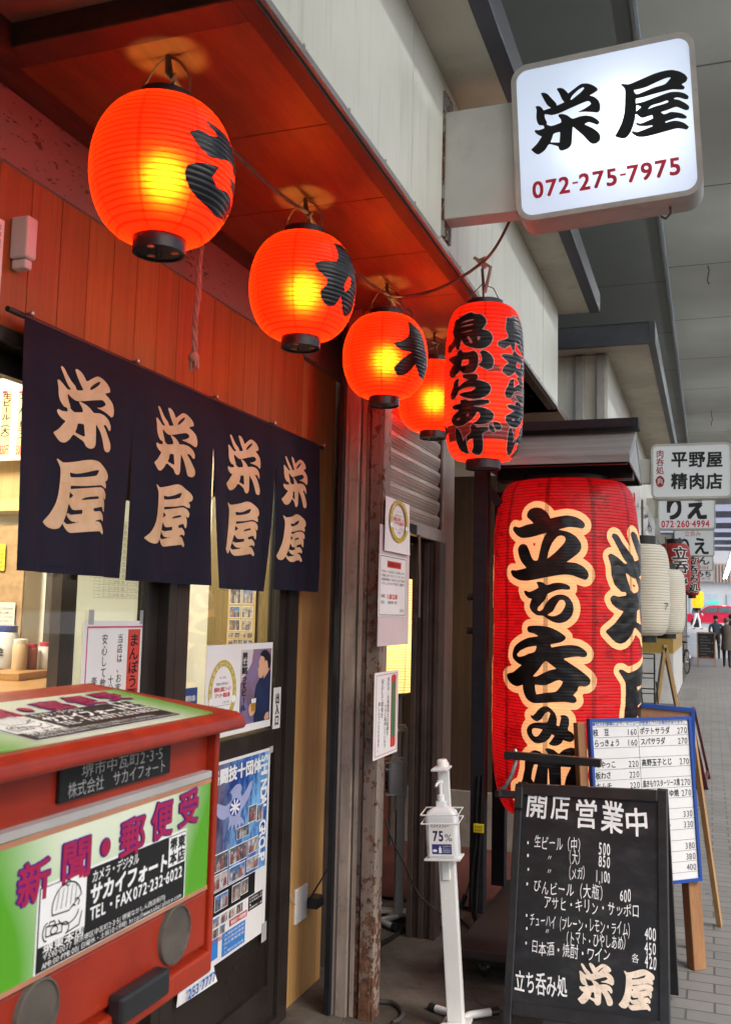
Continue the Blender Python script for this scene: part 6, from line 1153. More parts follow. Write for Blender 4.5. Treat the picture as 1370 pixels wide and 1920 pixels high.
# --- pillar notices (facing the walkway)
fk = FX(-1.180)
a = fk.px(712, 985); c = fk.px(763, 1212); u0, u1 = fk.px(708, 1100)[0], fk.px(765, 1100)[0]
o, n = sheet('pink_backing_sheet', 'plain pale pink backing sheet taped to the rusty pillar', 'paper', fk, u0, fk.px(735, 1210)[1], u1, fk.px(738, 990)[1], paint('pink_paper', (.66, .54, .54), .6, .04, 3), .002, .0015, curl=.0015)
fk2 = FX(-1.174); u0, u1 = fk2.px(709, 1095)[0], fk2.px(765, 1095)[0]-.03; v1 = fk2.px(737, 1043)[1]; v0 = fk2.px(735, 1156)[1]
o, n = sheet('hours_notice', 'framed opening hours notice with red headline in the middle of the pillar', 'notice', fk2, u0, v0, u1, v1, None, .0012, .0)
w, h = u1-u0, v1-v0; k = Ink(fk2, n)
for a_, b_, c_, d_ in ((.03, .02, .97, .03), (.03, .97, .97, .98), (.03, .02, .04, .98), (.96, .02, .97, .98)): k.rect(u0+a_*w, v0+b_*h, u0+c_*w, v0+d_*h)
small_rows(k, u0+.08*w, v0+.50*h, u0+.93*w, v0+.76*h, 4, '平素より当店をご利用いただき誠にありがとうございます営業時間を下記のとおり変更いたしますので何卒ご理解のほど'); k.line('営業時間', u0+.08*w, v0+.30*h, u0+.22*w, v0+.36*h); k.line('定休日', u0+.08*w, v0+.20*h, u0+.20*w, v0+.26*h); k.line('毎週日曜・祝日', u0+.32*w, v0+.20*h, u0+.66*w, v0+.26*h); k.line('店主', u0+.75*w, v0+.07*h, u0+.92*w, v0+.13*h); k.build('lettering', M['ink'], o)
k = Ink(fk2, n); k.rect(u0+.28*w, v0+.80*h, u0+.78*w, v0+.91*h); k.line('11:00-22:00', u0+.28*w, v0+.285*h, u0+.66*w, v0+.375*h, .04); k.build('red_print', paint('print_red2', (.62, .05, .04), .5), o)
k = Ink(fk2, n+.0006); k.line('営業時間のお知らせ', u0+.31*w, v0+.82*h, u0+.75*w, v0+.89*h); k.build('headline', M['ink'], o)
fk3 = FX(-1.168); u0, u1 = fk3.px(721, 985)[0], fk3.px(767, 985)[0]; v1 = fk3.px(745, 938)[1]; v0 = fk3.px(740, 1036)[1]
o, n = sheet('badge_sheet', 'white sheet with gold ring badge at the top of the pillar notices', 'notice', fk3, u0, v0, u1, v1, None, .0012, .0, curl=.004)
gold_badge(o, fk3, n+.006, (u0+u1)/2, (v0+v1)/2+.02, (u1-u0)*.38, (v1-v0)*.40)
fk4 = FX(-1.172); u0, u1 = fk4.px(702, 1340)[0], fk4.px(746, 1335)[0]; v1 = fk4.px(725, 1259)[1]; v0 = fk4.px(722, 1418)[1]
o, n = sheet('vertical_notice', 'white notice with red and green title bar at the bottom of the pillar', 'notice', fk4, u0, v0, u1, v1, None, .003, -.004)
w, h = u1-u0, v1-v0; k = Ink(fk4, n)
for a_, b_, c_, d_ in ((.05, .03, .95, .038), (.05, .962, .95, .97), (.05, .03, .065, .97), (.935, .03, .95, .97)): k.rect(u0+a_*w, v0+b_*h, u0+c_*w, v0+d_*h)
k.build('pink_border', paint('pink_line2', (.60, .10, .18), .5), o)
k = Ink(fk4, n); k.poly(rrect_ := rrect(u0+.68*w, v0+.08*h, u0+.89*w, v0+.95*h, .012)); k.build('red_column', paint('bar_red', (.60, .05, .04), .5), o)
k = Ink(fk4, n+.0006); k.rect(u0+.71*w, v0+.20*h, u0+.86*w, v0+.87*h); k.build('green_tape', paint('green_tape', (.015, .22, .10), .35, .1, 12), o)
k = Ink(fk4, n+.0006); k.column('当店は、お客様同士の距離を', u0+.50*w, v0+.24*h, u0+.60*w, v0+.93*h); k.column('十分に確保しています', u0+.39*w, v0+.10*h, u0+.49*w, v0+.62*h); k.column('安心して飲食を', u0+.25*w, v0+.46*h, u0+.36*w, v0+.92*h); k.column('楽しんでいただけます。', u0+.13*w, v0+.08*h, u0+.23*w, v0+.66*h); k.build('lettering', M['ink'], o)
# --- inside: menu strips, collage, counter with condiments
fi = FY(3.66)
ml = [fi.px(-62, 715), fi.px(45, 862)]
t = thing('menu_board', 'row of hand lettered drink menu strips inside at the left edge', 'menu', tuple(fi.at(ml[0][0], ml[1][1])))
MB().fbox(fi, ml[0][0], ml[1][1], ml[1][0]+.12, ml[0][1], -.004, .0).build('white_backing', M['paper'], t)
tan = paint('tan_strip', (.62, .42, .22), .6, .06); k = Ink(fi, .001); kb = Ink(fi, .002); kr = Ink(fi, .002)
for i, (s, p_, l) in enumerate((('酎ハイレモン', '380円', -42), ('生ビール︵大︶', '850円', 0), ('スーパードライ', '500円', 31))):
    a = fi.px(l-2, 855); c = fi.px(l+25, 732); k.rect(a[0], a[1], c[0], c[1]); H_ = c[1]-a[1]
    kb.column(s, a[0]+.004, a[1]+H_*.22, c[0]-.004, c[1]-.01, .03); kr.line(p_, a[0]+.004, a[1]+.006, c[0]-.002, a[1]+H_*.18, .02); kr.rect(a[0]+.002, c[1]-.012, a[0]+.03, c[1]-.001)
k.build('strip', tan, t); kb.build('lettering', M['ink'], t); kr.build('price', M['red_ink'], t)
fc = FX(-1.93)
a, c = FY(3.84).px(425, 1206), FY(3.84).px(481, 1098); fcl = FY(3.84)
o, n = sheet('photo_collage', 'yellow sheet crowded with small photos inside behind the door glass', 'poster', fcl, a[0], a[1]-.06, c[0], c[1]+.05, paint('collage_yellow', (.60, .42, .16), .6), .001, .001)
cells = []; W_ = (c[0]-a[0]); H_ = c[1]-a[1]
for rr_, (y0_, hh, cols) in enumerate(((.68, .27, 2), (.44, .20, 2), (.22, .19, 2), (.10, .09, 4), (-.02, .09, 5), (-.16, .11, 3))):
    for i in range(cols): cells.append((a[0]+W_*(.06+.9*i/cols), a[1]+H_*y0_, a[0]+W_*(.06+.9*(i+.9)/cols), a[1]+H_*(y0_+hh)))
photo_grid(o, fcl, cells, n, 8)
# counter
pts = [P(-60, 1272, z=1.2), P(140, 1262, z=1.2), P(292, 1262, z=1.2), P(300, 1345, z=1.2), P(-60, 1345, z=1.2)]
M['counter'] = wood('counter_wood', (.42, .23, .09), (.33, .17, .06), (1.2, .6, 3), 6, .3)
ct = thing('bar_counter', 'pale wooden standing counter inside behind the window', 'counter', (-2.2, 2.6, 0))
b = MB(); b.prism([(p.x, p.y) for p in pts], lambda u, v, k_: (u, v, 1.16 if k_ == 0 else 1.2)); b.build('top', M['counter'], ct, bevel=.004)
b = MB(); c_ = [((p.x-(-2.2))*.85-2.2, (p.y-2.6)*.85+2.6) for p in pts]; b.prism(c_, lambda u, v, k_: (u, v, .0 if k_ == 0 else 1.16)); b.build('base', M['moulding'], ct)
tr0 = P(0, 1276, z=1.2); tr1 = P(112, 1262, z=1.2)
b = MB(); b.beam((tr0.x, tr0.y, 1.215), (tr1.x, tr1.y, 1.215), .16, .03); o = b.build('condiment_tray', M['counter'], None, bevel=.004, org=(tr0.x, tr0.y, 1.2)); tag(o, 'shallow wooden tray holding the condiment pots on the counter', 'tray')
def pot(px, base, R, H, mats, label, kind='pot', lidc=None):
    p = P(px, base, z=1.23); t = thing('condiment_pot', label, kind, tuple(p))
    MB().lathe([(R*.95, 0), (R, .004), (R, H*.78), (R*.8, H*.86)], 20, tuple(p)).build('jar', mats, t, True)
    MB().lathe([(R*.84, H*.84), (R*.88, H*.86), (R*.88, H*.99), (R*.8, H)], 20, tuple(p)).build('lid', lidc or M['red_ink'], t, True)
    return t, p
clear = paint('cloudy_jar', (.55, .48, .42), .25, .1, spec=.6); redpow = paint('chilli_jar', (.30, .09, .05), .3, .2); whitej = paint('white_jar', (.66, .64, .62), .35, .05); pinkl = paint('lid_pink', (.50, .05, .09), .35)
t, p = pot(10, 1252, .048, .175, whitej, 'white tub with dark blue lid at the left of the condiment tray', 'tub', paint('lid_blue', (.03, .05, .22), .35))
k = Ink(FY(p.y-.049), .001); k.line('一生', p.x-.02, p.z+.05, p.x+.03, p.z+.085, .04); k.build('lettering', M['ink'], t)
pot(36, 1256, .030, .125, paint('toothpick_jar', (.50, .36, .22), .35), 'toothpick jar with plain lid beside the white tub', 'jar', M['white'])
pot(59, 1255, .022, .105, redpow, 'small red capped shaker full of chilli powder', 'shaker', pinkl)
pot(83, 1254, .026, .110, whitej, 'red capped salt shaker at the right of the tray', 'shaker', pinkl)
p = P(66, 1228, z=1.23); t = thing('spray_bottle', 'clear trigger spray bottle standing behind the shakers', 'bottle', tuple(p))
MB().lathe([(.03, 0), (.032, .01), (.032, .13), (.012, .165), (.012, .18)], 18, tuple(p)).build('bottle', glass('clear_plastic', (.85, .88, .9), .05), t, True)
b = MB(); b.box(p.x-.045, p.y-.012, p.z+.185, p.x+.035, p.y+.012, p.z+.22); b.tube([(p.x-.03, p.y, p.z+.185), (p.x-.045, p.y, p.z+.15), (p.x-.04, p.y, p.z+.13)], .006, 6); b.tube([(p.x, p.y, p.z+.17), (p.x, p.y, p.z+.2)], .012, 8); b.build('trigger', M['plastic'], t)
for i, (l, tp, r, bt, lab, col) in enumerate(((-8, 1130, 30, 1180, 'white instruction sheet pinned inside above the counter', (.66, .62, .56)), (-6, 1020, 12, 1070, 'yellow paper slip inside beside the noren', (.60, .48, .05)))):
    f_ = FY(3.70); a = f_.px(l, bt); c = f_.px(r, tp); o, n = sheet('pinned_paper', lab, 'paper', f_, a[0], a[1], c[0], c[1], paint('pinned_%s' % ('white' if i == 0 else 'yellow'), col, .6))
    k = Ink(f_, n); small_rows(k, a[0]+.02, a[1]+.01, c[0]-.01, c[1]-.02, 5, 'ご注文はお早めにお願いいたします当店は前金制です'); k.build('lettering', M['ink'], o)
f_ = FY(3.71); a = f_.px(-40, 1255); c = f_.px(50, 985); o, n = sheet('cork_board', 'brown pin board on the inner wall above the counter', 'board', f_, a[0], a[1], c[0], c[1], paint('cork', (.34, .21, .11), .8, .15, 30), .01, -.012, part='panel')
# ================================================================ FOREGROUND FURNITURE
# ---- sanitizer stands
S0 = P(856, 1936, z=0)
def m_bottle():
    n = N('milky_plastic'); return n.done(n.bsdf((.68, .70, .72, 1), .25, 0, .5, Subsurface_Weight=.2))
def stand(loc, label):
    L = Vector(loc); t = thing('sanitizer_stand', label, 'stand', loc, 'hand sanitizer stands')
    b = MB(); b.box(L.x-.029, L.y-.02, .03, L.x+.029, L.y+.02, .60); b.build('pole', M['white'], t, bevel=.004)
    b = MB(); b.box(L.x-.02, L.y+.012, .58, L.x+.02, L.y+.03, .925); b.build('back_rail', M['white'], t, bevel=.003)
    b = MB(); b.box(L.x-.05, L.y-.06, .022, L.x+.05, L.y+.05, .034); b.box(L.x-.03, L.y-.12, .03, L.x+.02, L.y-.03, .045); b.build('pedal_plate', M['white'], t, bevel=.003)
    for s in (-1, 1):
        pts = [L+Vector((s*.03, .02, .02)), L+Vector((s*.055, -.06, .02)), L+Vector((s*.07, -.10, .02)), L+Vector((s*.085, -.115, .02)), L+Vector((s*.15, -.07, .02))] if 0 else [L+Vector((s*.0, .03, .022)), L+Vector((s*.045, -.02, .022)), L+Vector((s*.085, -.085, .022)), L+Vector((s*.10, -.10, .022)) , L+Vector((s*.12, -.095, .022)), L+Vector((s*.19, -.06, .022))]
        f_ = MB().tube(pts, .014, 12).build('foot', M['white'], t, True)
        MB().tube([pts[-1], pts[-1]+(pts[-1]-pts[-2]).normalized()*.03], .0152, 12).build('rubber_tip', M['plastic'], f_, True)
        pts2 = [L+Vector((s*.0, .03, .022)), L+Vector((s*.03, .10, .022)), L+Vector((s*.10, .14, .022))]
        f_ = MB().tube(pts2, .014, 12).build('foot', M['white'], t, True); MB().tube([pts2[-1], pts2[-1]+(pts2[-1]-pts2[-2]).normalized()*.03], .0152, 12).build('rubber_tip', M['plastic'], f_, True)
    b = MB(); b.box(L.x-.066, L.y-.082, .600, L.x+.060, L.y+.015, .606)
    for z in (.735, .765):
        q = [L+Vector((-.07, .018, z)), L+Vector((-.07, -.086, z-.008)), L+Vector((.064, -.086, z-.008)), L+Vector((.064, .018, z)), L+Vector((-.07, .018, z))]; b.tube(q, .0028, 6)
    b.build('wire_basket', M['white'], t)
    MB().box(L.x-.018, L.y-.026, .52, L.x+.012, L.y-.018, .585).build('clip', M['white'], t, bevel=.003)
    z0 = .607; sec = rrect(-.057, -.036, .057, .036, .016, 5); b = MB(); rings = [(0, .93), (.008, 1), (.135, 1), (.155, .88), (.168, .55), (.172, .32), (.19, .32)]; k_ = len(sec)
    vs = [(L.x-.004+u*s, L.y-.032+v*(s if s > .5 else s*1.4), z0+dz_) for dz_, s in rings for u, v in sec]
    b.add(vs, [(a*k_+i, a*k_+(i+1) % k_, (a+1)*k_+(i+1) % k_, (a+1)*k_+i) for a in range(len(rings)-1) for i in range(k_)]+[tuple(range(k_))[::-1], tuple((len(rings)-1)*k_+i for i in range(k_))])
    bo = b.build('bottle', m_bottle(), t, True)
    f_ = FY(L.y-.0685); u = L.x-.004
    k = Ink(f_, .001); k.rect(u-.043, z0+.008, u+.043, z0+.122); k.build('label', M['paper'], bo)
    k = Ink(f_, .0016); k.line('75', u-.03, z0+.058, u+.012, z0+.098, .03); k.line('%', u+.013, z0+.058, u+.036, z0+.086, .01); k.line('ハンドスプレー', u-.036, z0+.104, u+.032, z0+.118, .03); k.build('lettering', paint('navy_print', (.012, .015, .08), .5), bo)
    k = Ink(f_, .0016); k.rect(u-.034, z0+.014, u+.036, z0+.048); k.build('navy_box', paint('navy_box', (.03, .03, .20), .5), bo)
    k = Ink(f_, .0022); k.poly([(u-.024+.008*math.cos(a), z0+.026+.005*math.sin(a)) for a in [i*.4 for i in range(16)]]); k.rect(u-.010, z0+.018, u+.0, z0+.036); k.rect(u-.007, z0+.036, u-.003, z0+.042); small_rows(k, u+.004, z0+.018, u+.034, z0+.044, 4, '手指消毒洗浄用アルコール'); k.build('label_print', M['white_ink'], bo)
    b = MB(); p = (L.x-.004, L.y-.032, 0); b.lathe([(.013, z0+.188), (.013, z0+.21), (.006, z0+.214), (.006, z0+.25), (.011, z0+.252), (.011, z0+.262), (.0, z0+.264)], 14, p); b.tube([(p[0], p[1], z0+.256), (p[0]-.006, p[1]-.03, z0+.254), (p[0]-.008, p[1]-.04, z0+.246)], .005, 8); b.build('pump', M['white'], bo, True)
    b = MB(); b.box(L.x-.028, L.y-.07, .905, L.x+.03, L.y+.03, .913); b.build('press_plate', M['white'], t, bevel=.002)
    MB().lathe([(.018, .913), (.019, .918), (.019, .934), (.015, .938)], 18, (L.x+.0, L.y+.005, 0)).build('cap', M['white'], t, True)
    return t
st = stand((S0.x, S0.y, 0), 'white foot operated sanitizer stand with bottle in front of the doorway'); st.rotation_euler = (0, rad(-4.2), rad(4)); st.scale = (1.025,)*3
s2_ = P(746, 1722, z=.0); c = copy_tree(st); c.location = (s2_.x, s2_.y, 0); c.rotation_euler = (0, rad(-.5), rad(-62)); c.scale = (1, 1, 1); c['label'] = 'white sanitizer stand standing back inside the dark doorway under the shutter'
# ---- chalkboard A sign
C0 = P(948, 1920, y=3.66)
tilt = rad(21); dX = Vector((.997, -.07, 0)).normalized(); 
nb_ = Vector((-dX.y, dX.x, 0)); up = Vector((-.02, math.sin(tilt), math.cos(tilt))).normalized(); dX = (dX-up*dX.dot(up)).normalized()
topL = P(967, 1470, y=3.86); topR = P(1247, 1494, y=3.83)
CB = Frame(topL, dX, up); CB.O = topL-CB.V*.0
wC = CB.px(1247, 1494)[0]+.006; hC = topL.z/CB.V.z-.001
wl = CB.px(945, 1915)[0]; print('chalk', wC, hC, wl, CB.px(1262, 1900))
cb = thing('chalkboard_sign', 'black folding chalkboard with white handwritten drinks menu in the foreground', 'sign board', (topL.x+wC/2, 3.75, 0))
M['cframe'] = paint('chalk_frame', (.020, .020, .022), .32, .2, 20, bump=.1)
L0 = .0
b = MB(); b.fbox(CB, .0, -hC, .030, 0, -.014, .012); b.fbox(CB, wC-.034, -hC, wC, 0, -.014, .012); b.fbox(CB, .030, -.042, wC-.034, 0, -.014, .0115)
vb = CB.px(1100, 1896)[1]
b.fbox(CB, .030, vb-.045, wC-.034, vb, -.014, .0115); b.build('frame', M['cframe'], cb, bevel=.003)
def m_chalk():
    n = N('chalk_surface'); g = n.noise(5, 6, .7); s_ = n.noise(9, 6, .75, stretch=(1, .5, 2.2)); col = n.mix(n.math('MULTIPLY', n.ramp(s_, .45, .75), .5), c4((.010, .011, .014)), c4((.055, .056, .062))); return n.done(n.bsdf(col, n.math('ADD', .22, n.math('MULTIPLY', g, .22)), 0, .5, s_, .03))
b = MB(); b.fbox(CB, .030, vb, wC-.034, -.042, -.008, .003); b.build('board', m_chalk(), cb)
b = MB(); up2 = (Vector((0, 0, 1))*math.cos(tilt)-nb_*math.sin(tilt)); B2 = Frame(topL+nb_*.02, dX, up2); b.fbox(B2, 0, -hC, .04, 0, -.014, .012); b.fbox(B2, wC-.04, -hC, wC, 0, -.014, .012); b.fbox(B2, .04, -hC+.2, wC-.04, 0, -.006, .006); b.build('rear_leaf', M['cframe'], cb, bevel=.003)
b = MB()
for u in (.12, .28): b.fbox(CB, u, -.002, u+.05, .003, -.012, .008)
b.build('hinge', M['steel'], cb)
WH = paint('chalk_pen', (.80, .82, .84), .6, .06, 40)
k = Ink(CB, .004); k.wob = 1.0; R = k.row
for ch, x, y, hh in (('開', 1006, 1509, 52), ('店', 1049, 1515, 50), ('営', 1097, 1524, 54), ('業', 1147, 1535, 58), ('中', 1192, 1544, 60)):
    a = CB.px(x, y+hh/2); c = CB.px(x, y-hh/2); w = (c[1]-a[1])*.80; k.glyph(ch, a[0]-w/2, a[1], a[0]+w/2, c[1], .018)
bd = .0
R('・', (985, 1579), (995, 1580), 20, bold=.05); R('生ビール（中）', (1001, 1580), (1097, 1583), 28, bold=bd, jit=.05); R('500', (1122, 1590), (1144, 1591), 25, bold=.012)
R('・', (985, 1603), (995, 1604), 20, bold=.05); R('〃', (1024, 1608), (1036, 1609), 14); R('（大）', (1060, 1607), (1095, 1610), 28, bold=bd); R('850', (1122, 1614), (1144, 1615), 25, bold=.012)
R('・', (985, 1630), (995, 1630), 20, bold=.05); R('〃', (1024, 1633), (1036, 1634), 14); R('（メガ）', (1060, 1636), (1103, 1639), 28, bold=bd, jit=.05); R('1,100', (1116, 1643), (1144, 1644), 25, bold=.012)
R('・', (983, 1657), (993, 1658), 20, bold=.05); R('びんビール（大瓶）', (999, 1661), (1140, 1676), 28, bold=bd, jit=.06); R('600', (1162, 1677), (1183, 1679), 25, bold=.012)
R('アサヒ・キリン・サッポロ', (1019, 1692), (1199, 1708), 28, bold=bd, jit=.06)
R('・', (982, 1715), (992, 1716), 20, bold=.05); R('チューハイ（プレーン・レモン・ライム）', (993, 1721), (1187, 1747), 28, bold=bd, jit=.06); R('400', (1208, 1750), (1230, 1751), 26, bold=.012)
R('・', (982, 1741), (992, 1742), 20, bold=.05); R('〃', (1020, 1746), (1032, 1747), 14); R('（トマト・ひやしあめ）', (1055, 1755), (1180, 1773), 28, bold=bd, jit=.06); R('450', (1208, 1778), (1230, 1779), 26, bold=.012)
R('・', (981, 1769), (991, 1770), 20, bold=.05); R('日本酒・焼酎・ワイン', (995, 1774), (1145, 1793), 28, bold=bd, jit=.06); R('各', (1184, 1797), (1198, 1798), 20); R('420', (1208, 1802), (1231, 1804), 28, bold=.012)
R('立ち呑み処', (966, 1842), (1064, 1848), 42, bold=.014, jit=.04, slant=-.05); k.build('lettering', WH, cb)
b = MB()
for g, x, y, wpx, hpx in (('noren_ei', 1117, 1846, 66, 78), ('noren_ya', 1193, 1856, 66, 78)):
    cs = contours(g); al = np.concatenate([np.array(c) for c in cs]); lo, hi = al.min(0), al.max(0); a = CB.px(x-wpx/2, y); c = CB.px(x+wpx/2, y); d = CB.px(x, y-hpx/2); e = CB.px(x, y+hpx/2)
    cs = [[((p[0]-(lo[0]+hi[0])/2)/(hi[0]-lo[0])*(c[0]-a[0])+(a[0]+c[0])/2, (p[1]-(lo[1]+hi[1])/2)/(hi[1]-lo[1])*(d[1]-e[1])+(d[1]+e[1])/2) for p in c_] for c_ in cs]
    iso(b, cs, lambda u, v: CB.at(u, v, .0045), .0012, 90)
b.build('painted_name', paint('cream_pen', (.78, .66, .55), .5, .1, 30, dirt=.5, dirtc=(.12, .08, .06)), cb)
# clip-on lamp on the chalkboard
cl = CB.at(-.025, -.035, .0)
t = thing('clip_lamp', 'black clip on bar lamp with gooseneck on top of the chalkboard', 'lamp', tuple(cl))
b = MB(); b.fbox(CB, -.075, -.06, .03, -.032, .013, .032); b.fbox(CB, .005, -.10, .036, -.02, .013, .035); b.build('clamp', M['plastic'], t, bevel=.004)
b = MB(); b.lathe([(0, -.01), (.012, -.01), (.012, .01), (0, .01)], 14, tuple(CB.at(-.055, -.045, .036))); b.build('clamp_screw', M['plastic'], t, True)
pa = [CB.at(-.05, -.03, .03), CB.at(-.03, -.022, .045), CB.at(-.005, .02, .06), CB.at(.012, .07, .07), CB.at(.012, .105, .07), CB.at(.005, .118, .07)]
b = MB(); b.tube(pa, .0085, 10); b.build('gooseneck', paint('flex_metal', (.28, .28, .29), .35, .2, 60, metal=.8), t, True)
la, lb_ = CB.px(955, 1424), CB.px(1133, 1440)
b = MB(); b.beam(CB.at(la[0], la[1], .08), CB.at(lb_[0], lb_[1], .08), .03, .03, up=(0, 0, 1)); b.build('lamp_bar', M['plastic'], t, bevel=.003)
# ---- blue framed menu board on a wooden easel
TL = P(1101, 1348, y=4.25); d_ = Vector((math.sin(rad(47)), math.cos(rad(47)), 0)); nb2 = Vector((-d_.y, d_.x, 0)); tt = rad(5); up = Vector((0, 0, 1))*math.cos(tt)+nb2*math.sin(tt)
MF = Frame(TL, d_, up); wM = MF.px(1290, 1338)[0]; hM = -MF.px(1292, 1653)[1]; print('menu', wM, hM, [MF.px(1110, y)[1] for y in (1350, 1362, 1382)])
mn = thing('menu_easel', 'blue framed white food menu on a wooden easel beside the giant lantern', 'sign board', tuple(MF.at(wM/2, -hM-.4)))
M['bframe'] = paint('blue_frame', (.012, .06, .30), .35, .1); M['easel'] = wood('easel_wood', (.33, .17, .075), (.24, .115, .05), (3, 3, .25), 8)
b = MB(); e = .013; b.fbox(MF, 0, -hM, e, 0, -.01, .014); b.fbox(MF, wM-e, -hM, wM, 0, -.01, .014); b.fbox(MF, e, -e, wM-e, 0, -.01, .0135); b.fbox(MF, e, -hM, wM-e, -hM+e, -.01, .0135); b.build('frame', M['bframe'], mn, bevel=.002)
b = MB(); b.fbox(MF, e, -hM+e, wM-e, -e, -.006, .004); b.build('white_board', paint('white_board', (.66, .67, .68), .3, .03, 3), mn)
b = MB(); zlen = TL.z/up.z-.001; b.fbox(MF, -.045, -zlen, -.002, -.015, -.045, -.012); b.fbox(MF, wM-.055, -zlen, wM+.012, -.005, -.06, -.012); b.build('post', M['easel'], mn, bevel=.004)
k = Ink(MF, .005); k.wob = .35; mid = MF.px(1196, 1400)[0]; W0, W1 = e, wM-e
rows = [MF.px(1110, y)[1] for y in (1362, 1382, 1402, 1423, 1443, 1463, 1484)]
hh = (rows[0]-rows[-1])/6; r0 = rows[0]-.003; nrow = int((r0+hM-e)/hh)
for i in range(nrow+1): k.rect(W0, r0-i*hh-.0006, W1, r0-i*hh+.0006)
k.rect(mid-.0008, -hM+e, mid+.0008, r0)
Lm = ['枝　豆', 'らっきょう', '', '冷やっこ', '板わさ', 'キムチ', '', 'たこわさ', '']; Lp = ['160', '160', '', '220', '220', '220', '', '', '']
Rm = ['ポテトサラダ', 'スパサラダ', '', '高野玉子とじ', '', '鳥きもウスターソース煮', '枝豆しょうゆ焼', '', 'イカ焼', 'ウインナー', '', '玉子焼', '牛すじ煮', '刺身', '天ぷら']; Rp = ['270', '270', '', '270', '', '270', '270', '', '330', '330', '', '380', '380', '400', '480']
for i in range(nrow):
    v0 = r0-(i+1)*hh; 
    if i < len(Lm) and Lm[i]: n_ = len(Lm[i]); k.line(Lm[i], W0+.008, v0+hh*.12, W0+.008+min(mid-W0-.09, n_*hh*.62), v0+hh*.84, .02)
    if i < len(Lp) and Lp[i]: k.line(Lp[i], mid-.062, v0+hh*.12, mid-.006, v0+hh*.80, .0)
    if i < len(Rm) and Rm[i]: n_ = len(Rm[i]); k.line(Rm[i], mid+.008, v0+hh*.12, mid+.008+min(W1-mid-.075, n_*hh*.62), v0+hh*.84, .02)
    if i < len(Rp) and Rp[i]: k.line(Rp[i], W1-.062, v0+hh*.12, W1-.006, v0+hh*.80, .0)
k.build('lettering', M['ink'], mn)
k = Ink(MF, .005); k.line('●仕入れ事情により、メニューが変更している場合があります。', W0+.006, r0+.003, W1-.008, -e-.002, .015); k.build('blue_heading', M['blue_ink'], mn)
# second blue board leaning behind
BF = Frame(P(1204, 1318, y=4.72), Vector((math.sin(rad(62)), -math.cos(rad(62)), 0)) if 0 else Vector((.97, .12, 0)), Vector((0, .05, 1)))
wB = BF.px(1301, 1330)[0]
t = thing('spare_board', 'second blue edged board standing with its brown back behind the menu easel', 'sign board', tuple(BF.at(wB/2, -.7)))
def bd_(u0, v0, u1, v1, n0, n1): return MB().fbox(BF, u0, v0, u1, v1, n0, n1)
sl_ = Frame(BF.O, (BF.U+Vector((0, 0, -.06))), BF.V); BF = sl_
b = MB(); b.fbox(BF, -.15, -.02, wB, 0, -.012, .012); b.fbox(BF, wB-.018, -.72, wB, -.02, -.012, .012); b.fbox(BF, -.15, -.72, -.132, -.02, -.012, .012); b.build('frame', M['bframe'], t, bevel=.002)
b = MB(); b.fbox(BF, -.132, -.72, wB-.018, -.02, -.006, .002); b.build('back_panel', wood('hardboard', (.36, .19, .10), (.30, .15, .075), (1, 1, 1), 10), t)
b = MB(); a = BF.at(wB-.03, -.70, -.02); b.beam(a, (a.x+.02, a.y+.1, 0.001), .03, .03); b.beam(BF.at(wB-.01, -.1, -.02), (BF.at(wB, 0).x+.10, BF.O.y+.5, .001), .022, .03); a = BF.at(-.1, -.70, -.02); b.beam(a, (a.x, a.y+.1, 0.001), .03, .03); b.build('leg', wood('light_wood', (.46, .28, .12), (.36, .20, .085), (3, 3, .25), 8), t)
# dark red leaning frame
t = thing('maroon_board', 'narrow maroon edged sign board standing edge on behind the menu easel', 'sign board', tuple(P(1310, 1475, z=0)))
a0, a1 = P(1291, 1342, y=8.6), P(1322, 1480, z=0); a1.y = 8.3; a1 = P(1322, 1480, z=0)
b = MB(); off = Vector((.02, .62, 0)); b.beam(a0, a1, .045, .035, up=(0, 1, 0)); b.beam(a0+off, a1+off, .045, .035, up=(0, 1, 0)); b.beam(a0+Vector((.0, .0, 0)), a0+off, .035, .045); b.beam(a0.lerp(a1, .9), a0.lerp(a1, .9)+off, .035, .045); b.build('frame', paint('maroon', (.085, .010, .014), .4, .2), t, bevel=.003)
b = MB(); q = [a0.lerp(a1, .03), a0.lerp(a1, .88), a0.lerp(a1, .88)+off, a0.lerp(a1, .03)+off]; b.add(q, [(0, 1, 2, 3)]); b.build('poster_panel', paint('panel_mottled', (.25, .24, .22), .4, .7, 9), t)
b = MB(); c0_ = P(1289, 1345, y=8.8); c1_ = P(1302, 1478, z=0); b.beam(c0_, c1_, .03, .03, up=(0, 1, 0)); b.beam(c0_+off, c1_+off, .03, .03, up=(0, 1, 0)); b.build('rear_leg', M['moulding'], t)
# ---- cables, tag, outlet
def cab(name, pts, r, mat, label, cat='cable', n=8, loc=None):
    P3 = [Vector(p) for p in pts]; out = []
    for i in range(len(P3)-1):
        p0, p1, p2, p3 = P3[max(i-1, 0)], P3[i], P3[i+1], P3[min(i+2, len(P3)-1)]
        for j in range(6): t = j/6; out.append(.5*((2*p1)+(p2-p0)*t+(2*p0-5*p1+4*p2-p3)*t*t+(3*p1-p0-3*p2+p3)*t**3))
    out.append(P3[-1]); o = MB().tube(out, r, n).build(name, mat, None, True, org=tuple(P3[0])); return tag(o, label, cat)
yy = 4.46
c1 = [P(897, 1455, y=yy), P(893, 1520, y=yy), P(893, 1570, y=yy), P(885, 1640, y=yy), P(884, 1700, y=yy), P(892, 1733, y=yy)]
cab('power_cable', c1, .007, M['cable'], 'left black power cable hanging down the lantern post to the floor')
c1 = [P(905, 1455, y=yy), P(902, 1520, y=yy), P(899, 1580, y=yy), P(894, 1650, y=yy), P(890, 1738, y=yy), P(885, 1745, z=.01), P(860, 1722, z=.01), P(835, 1712, z=.01)]
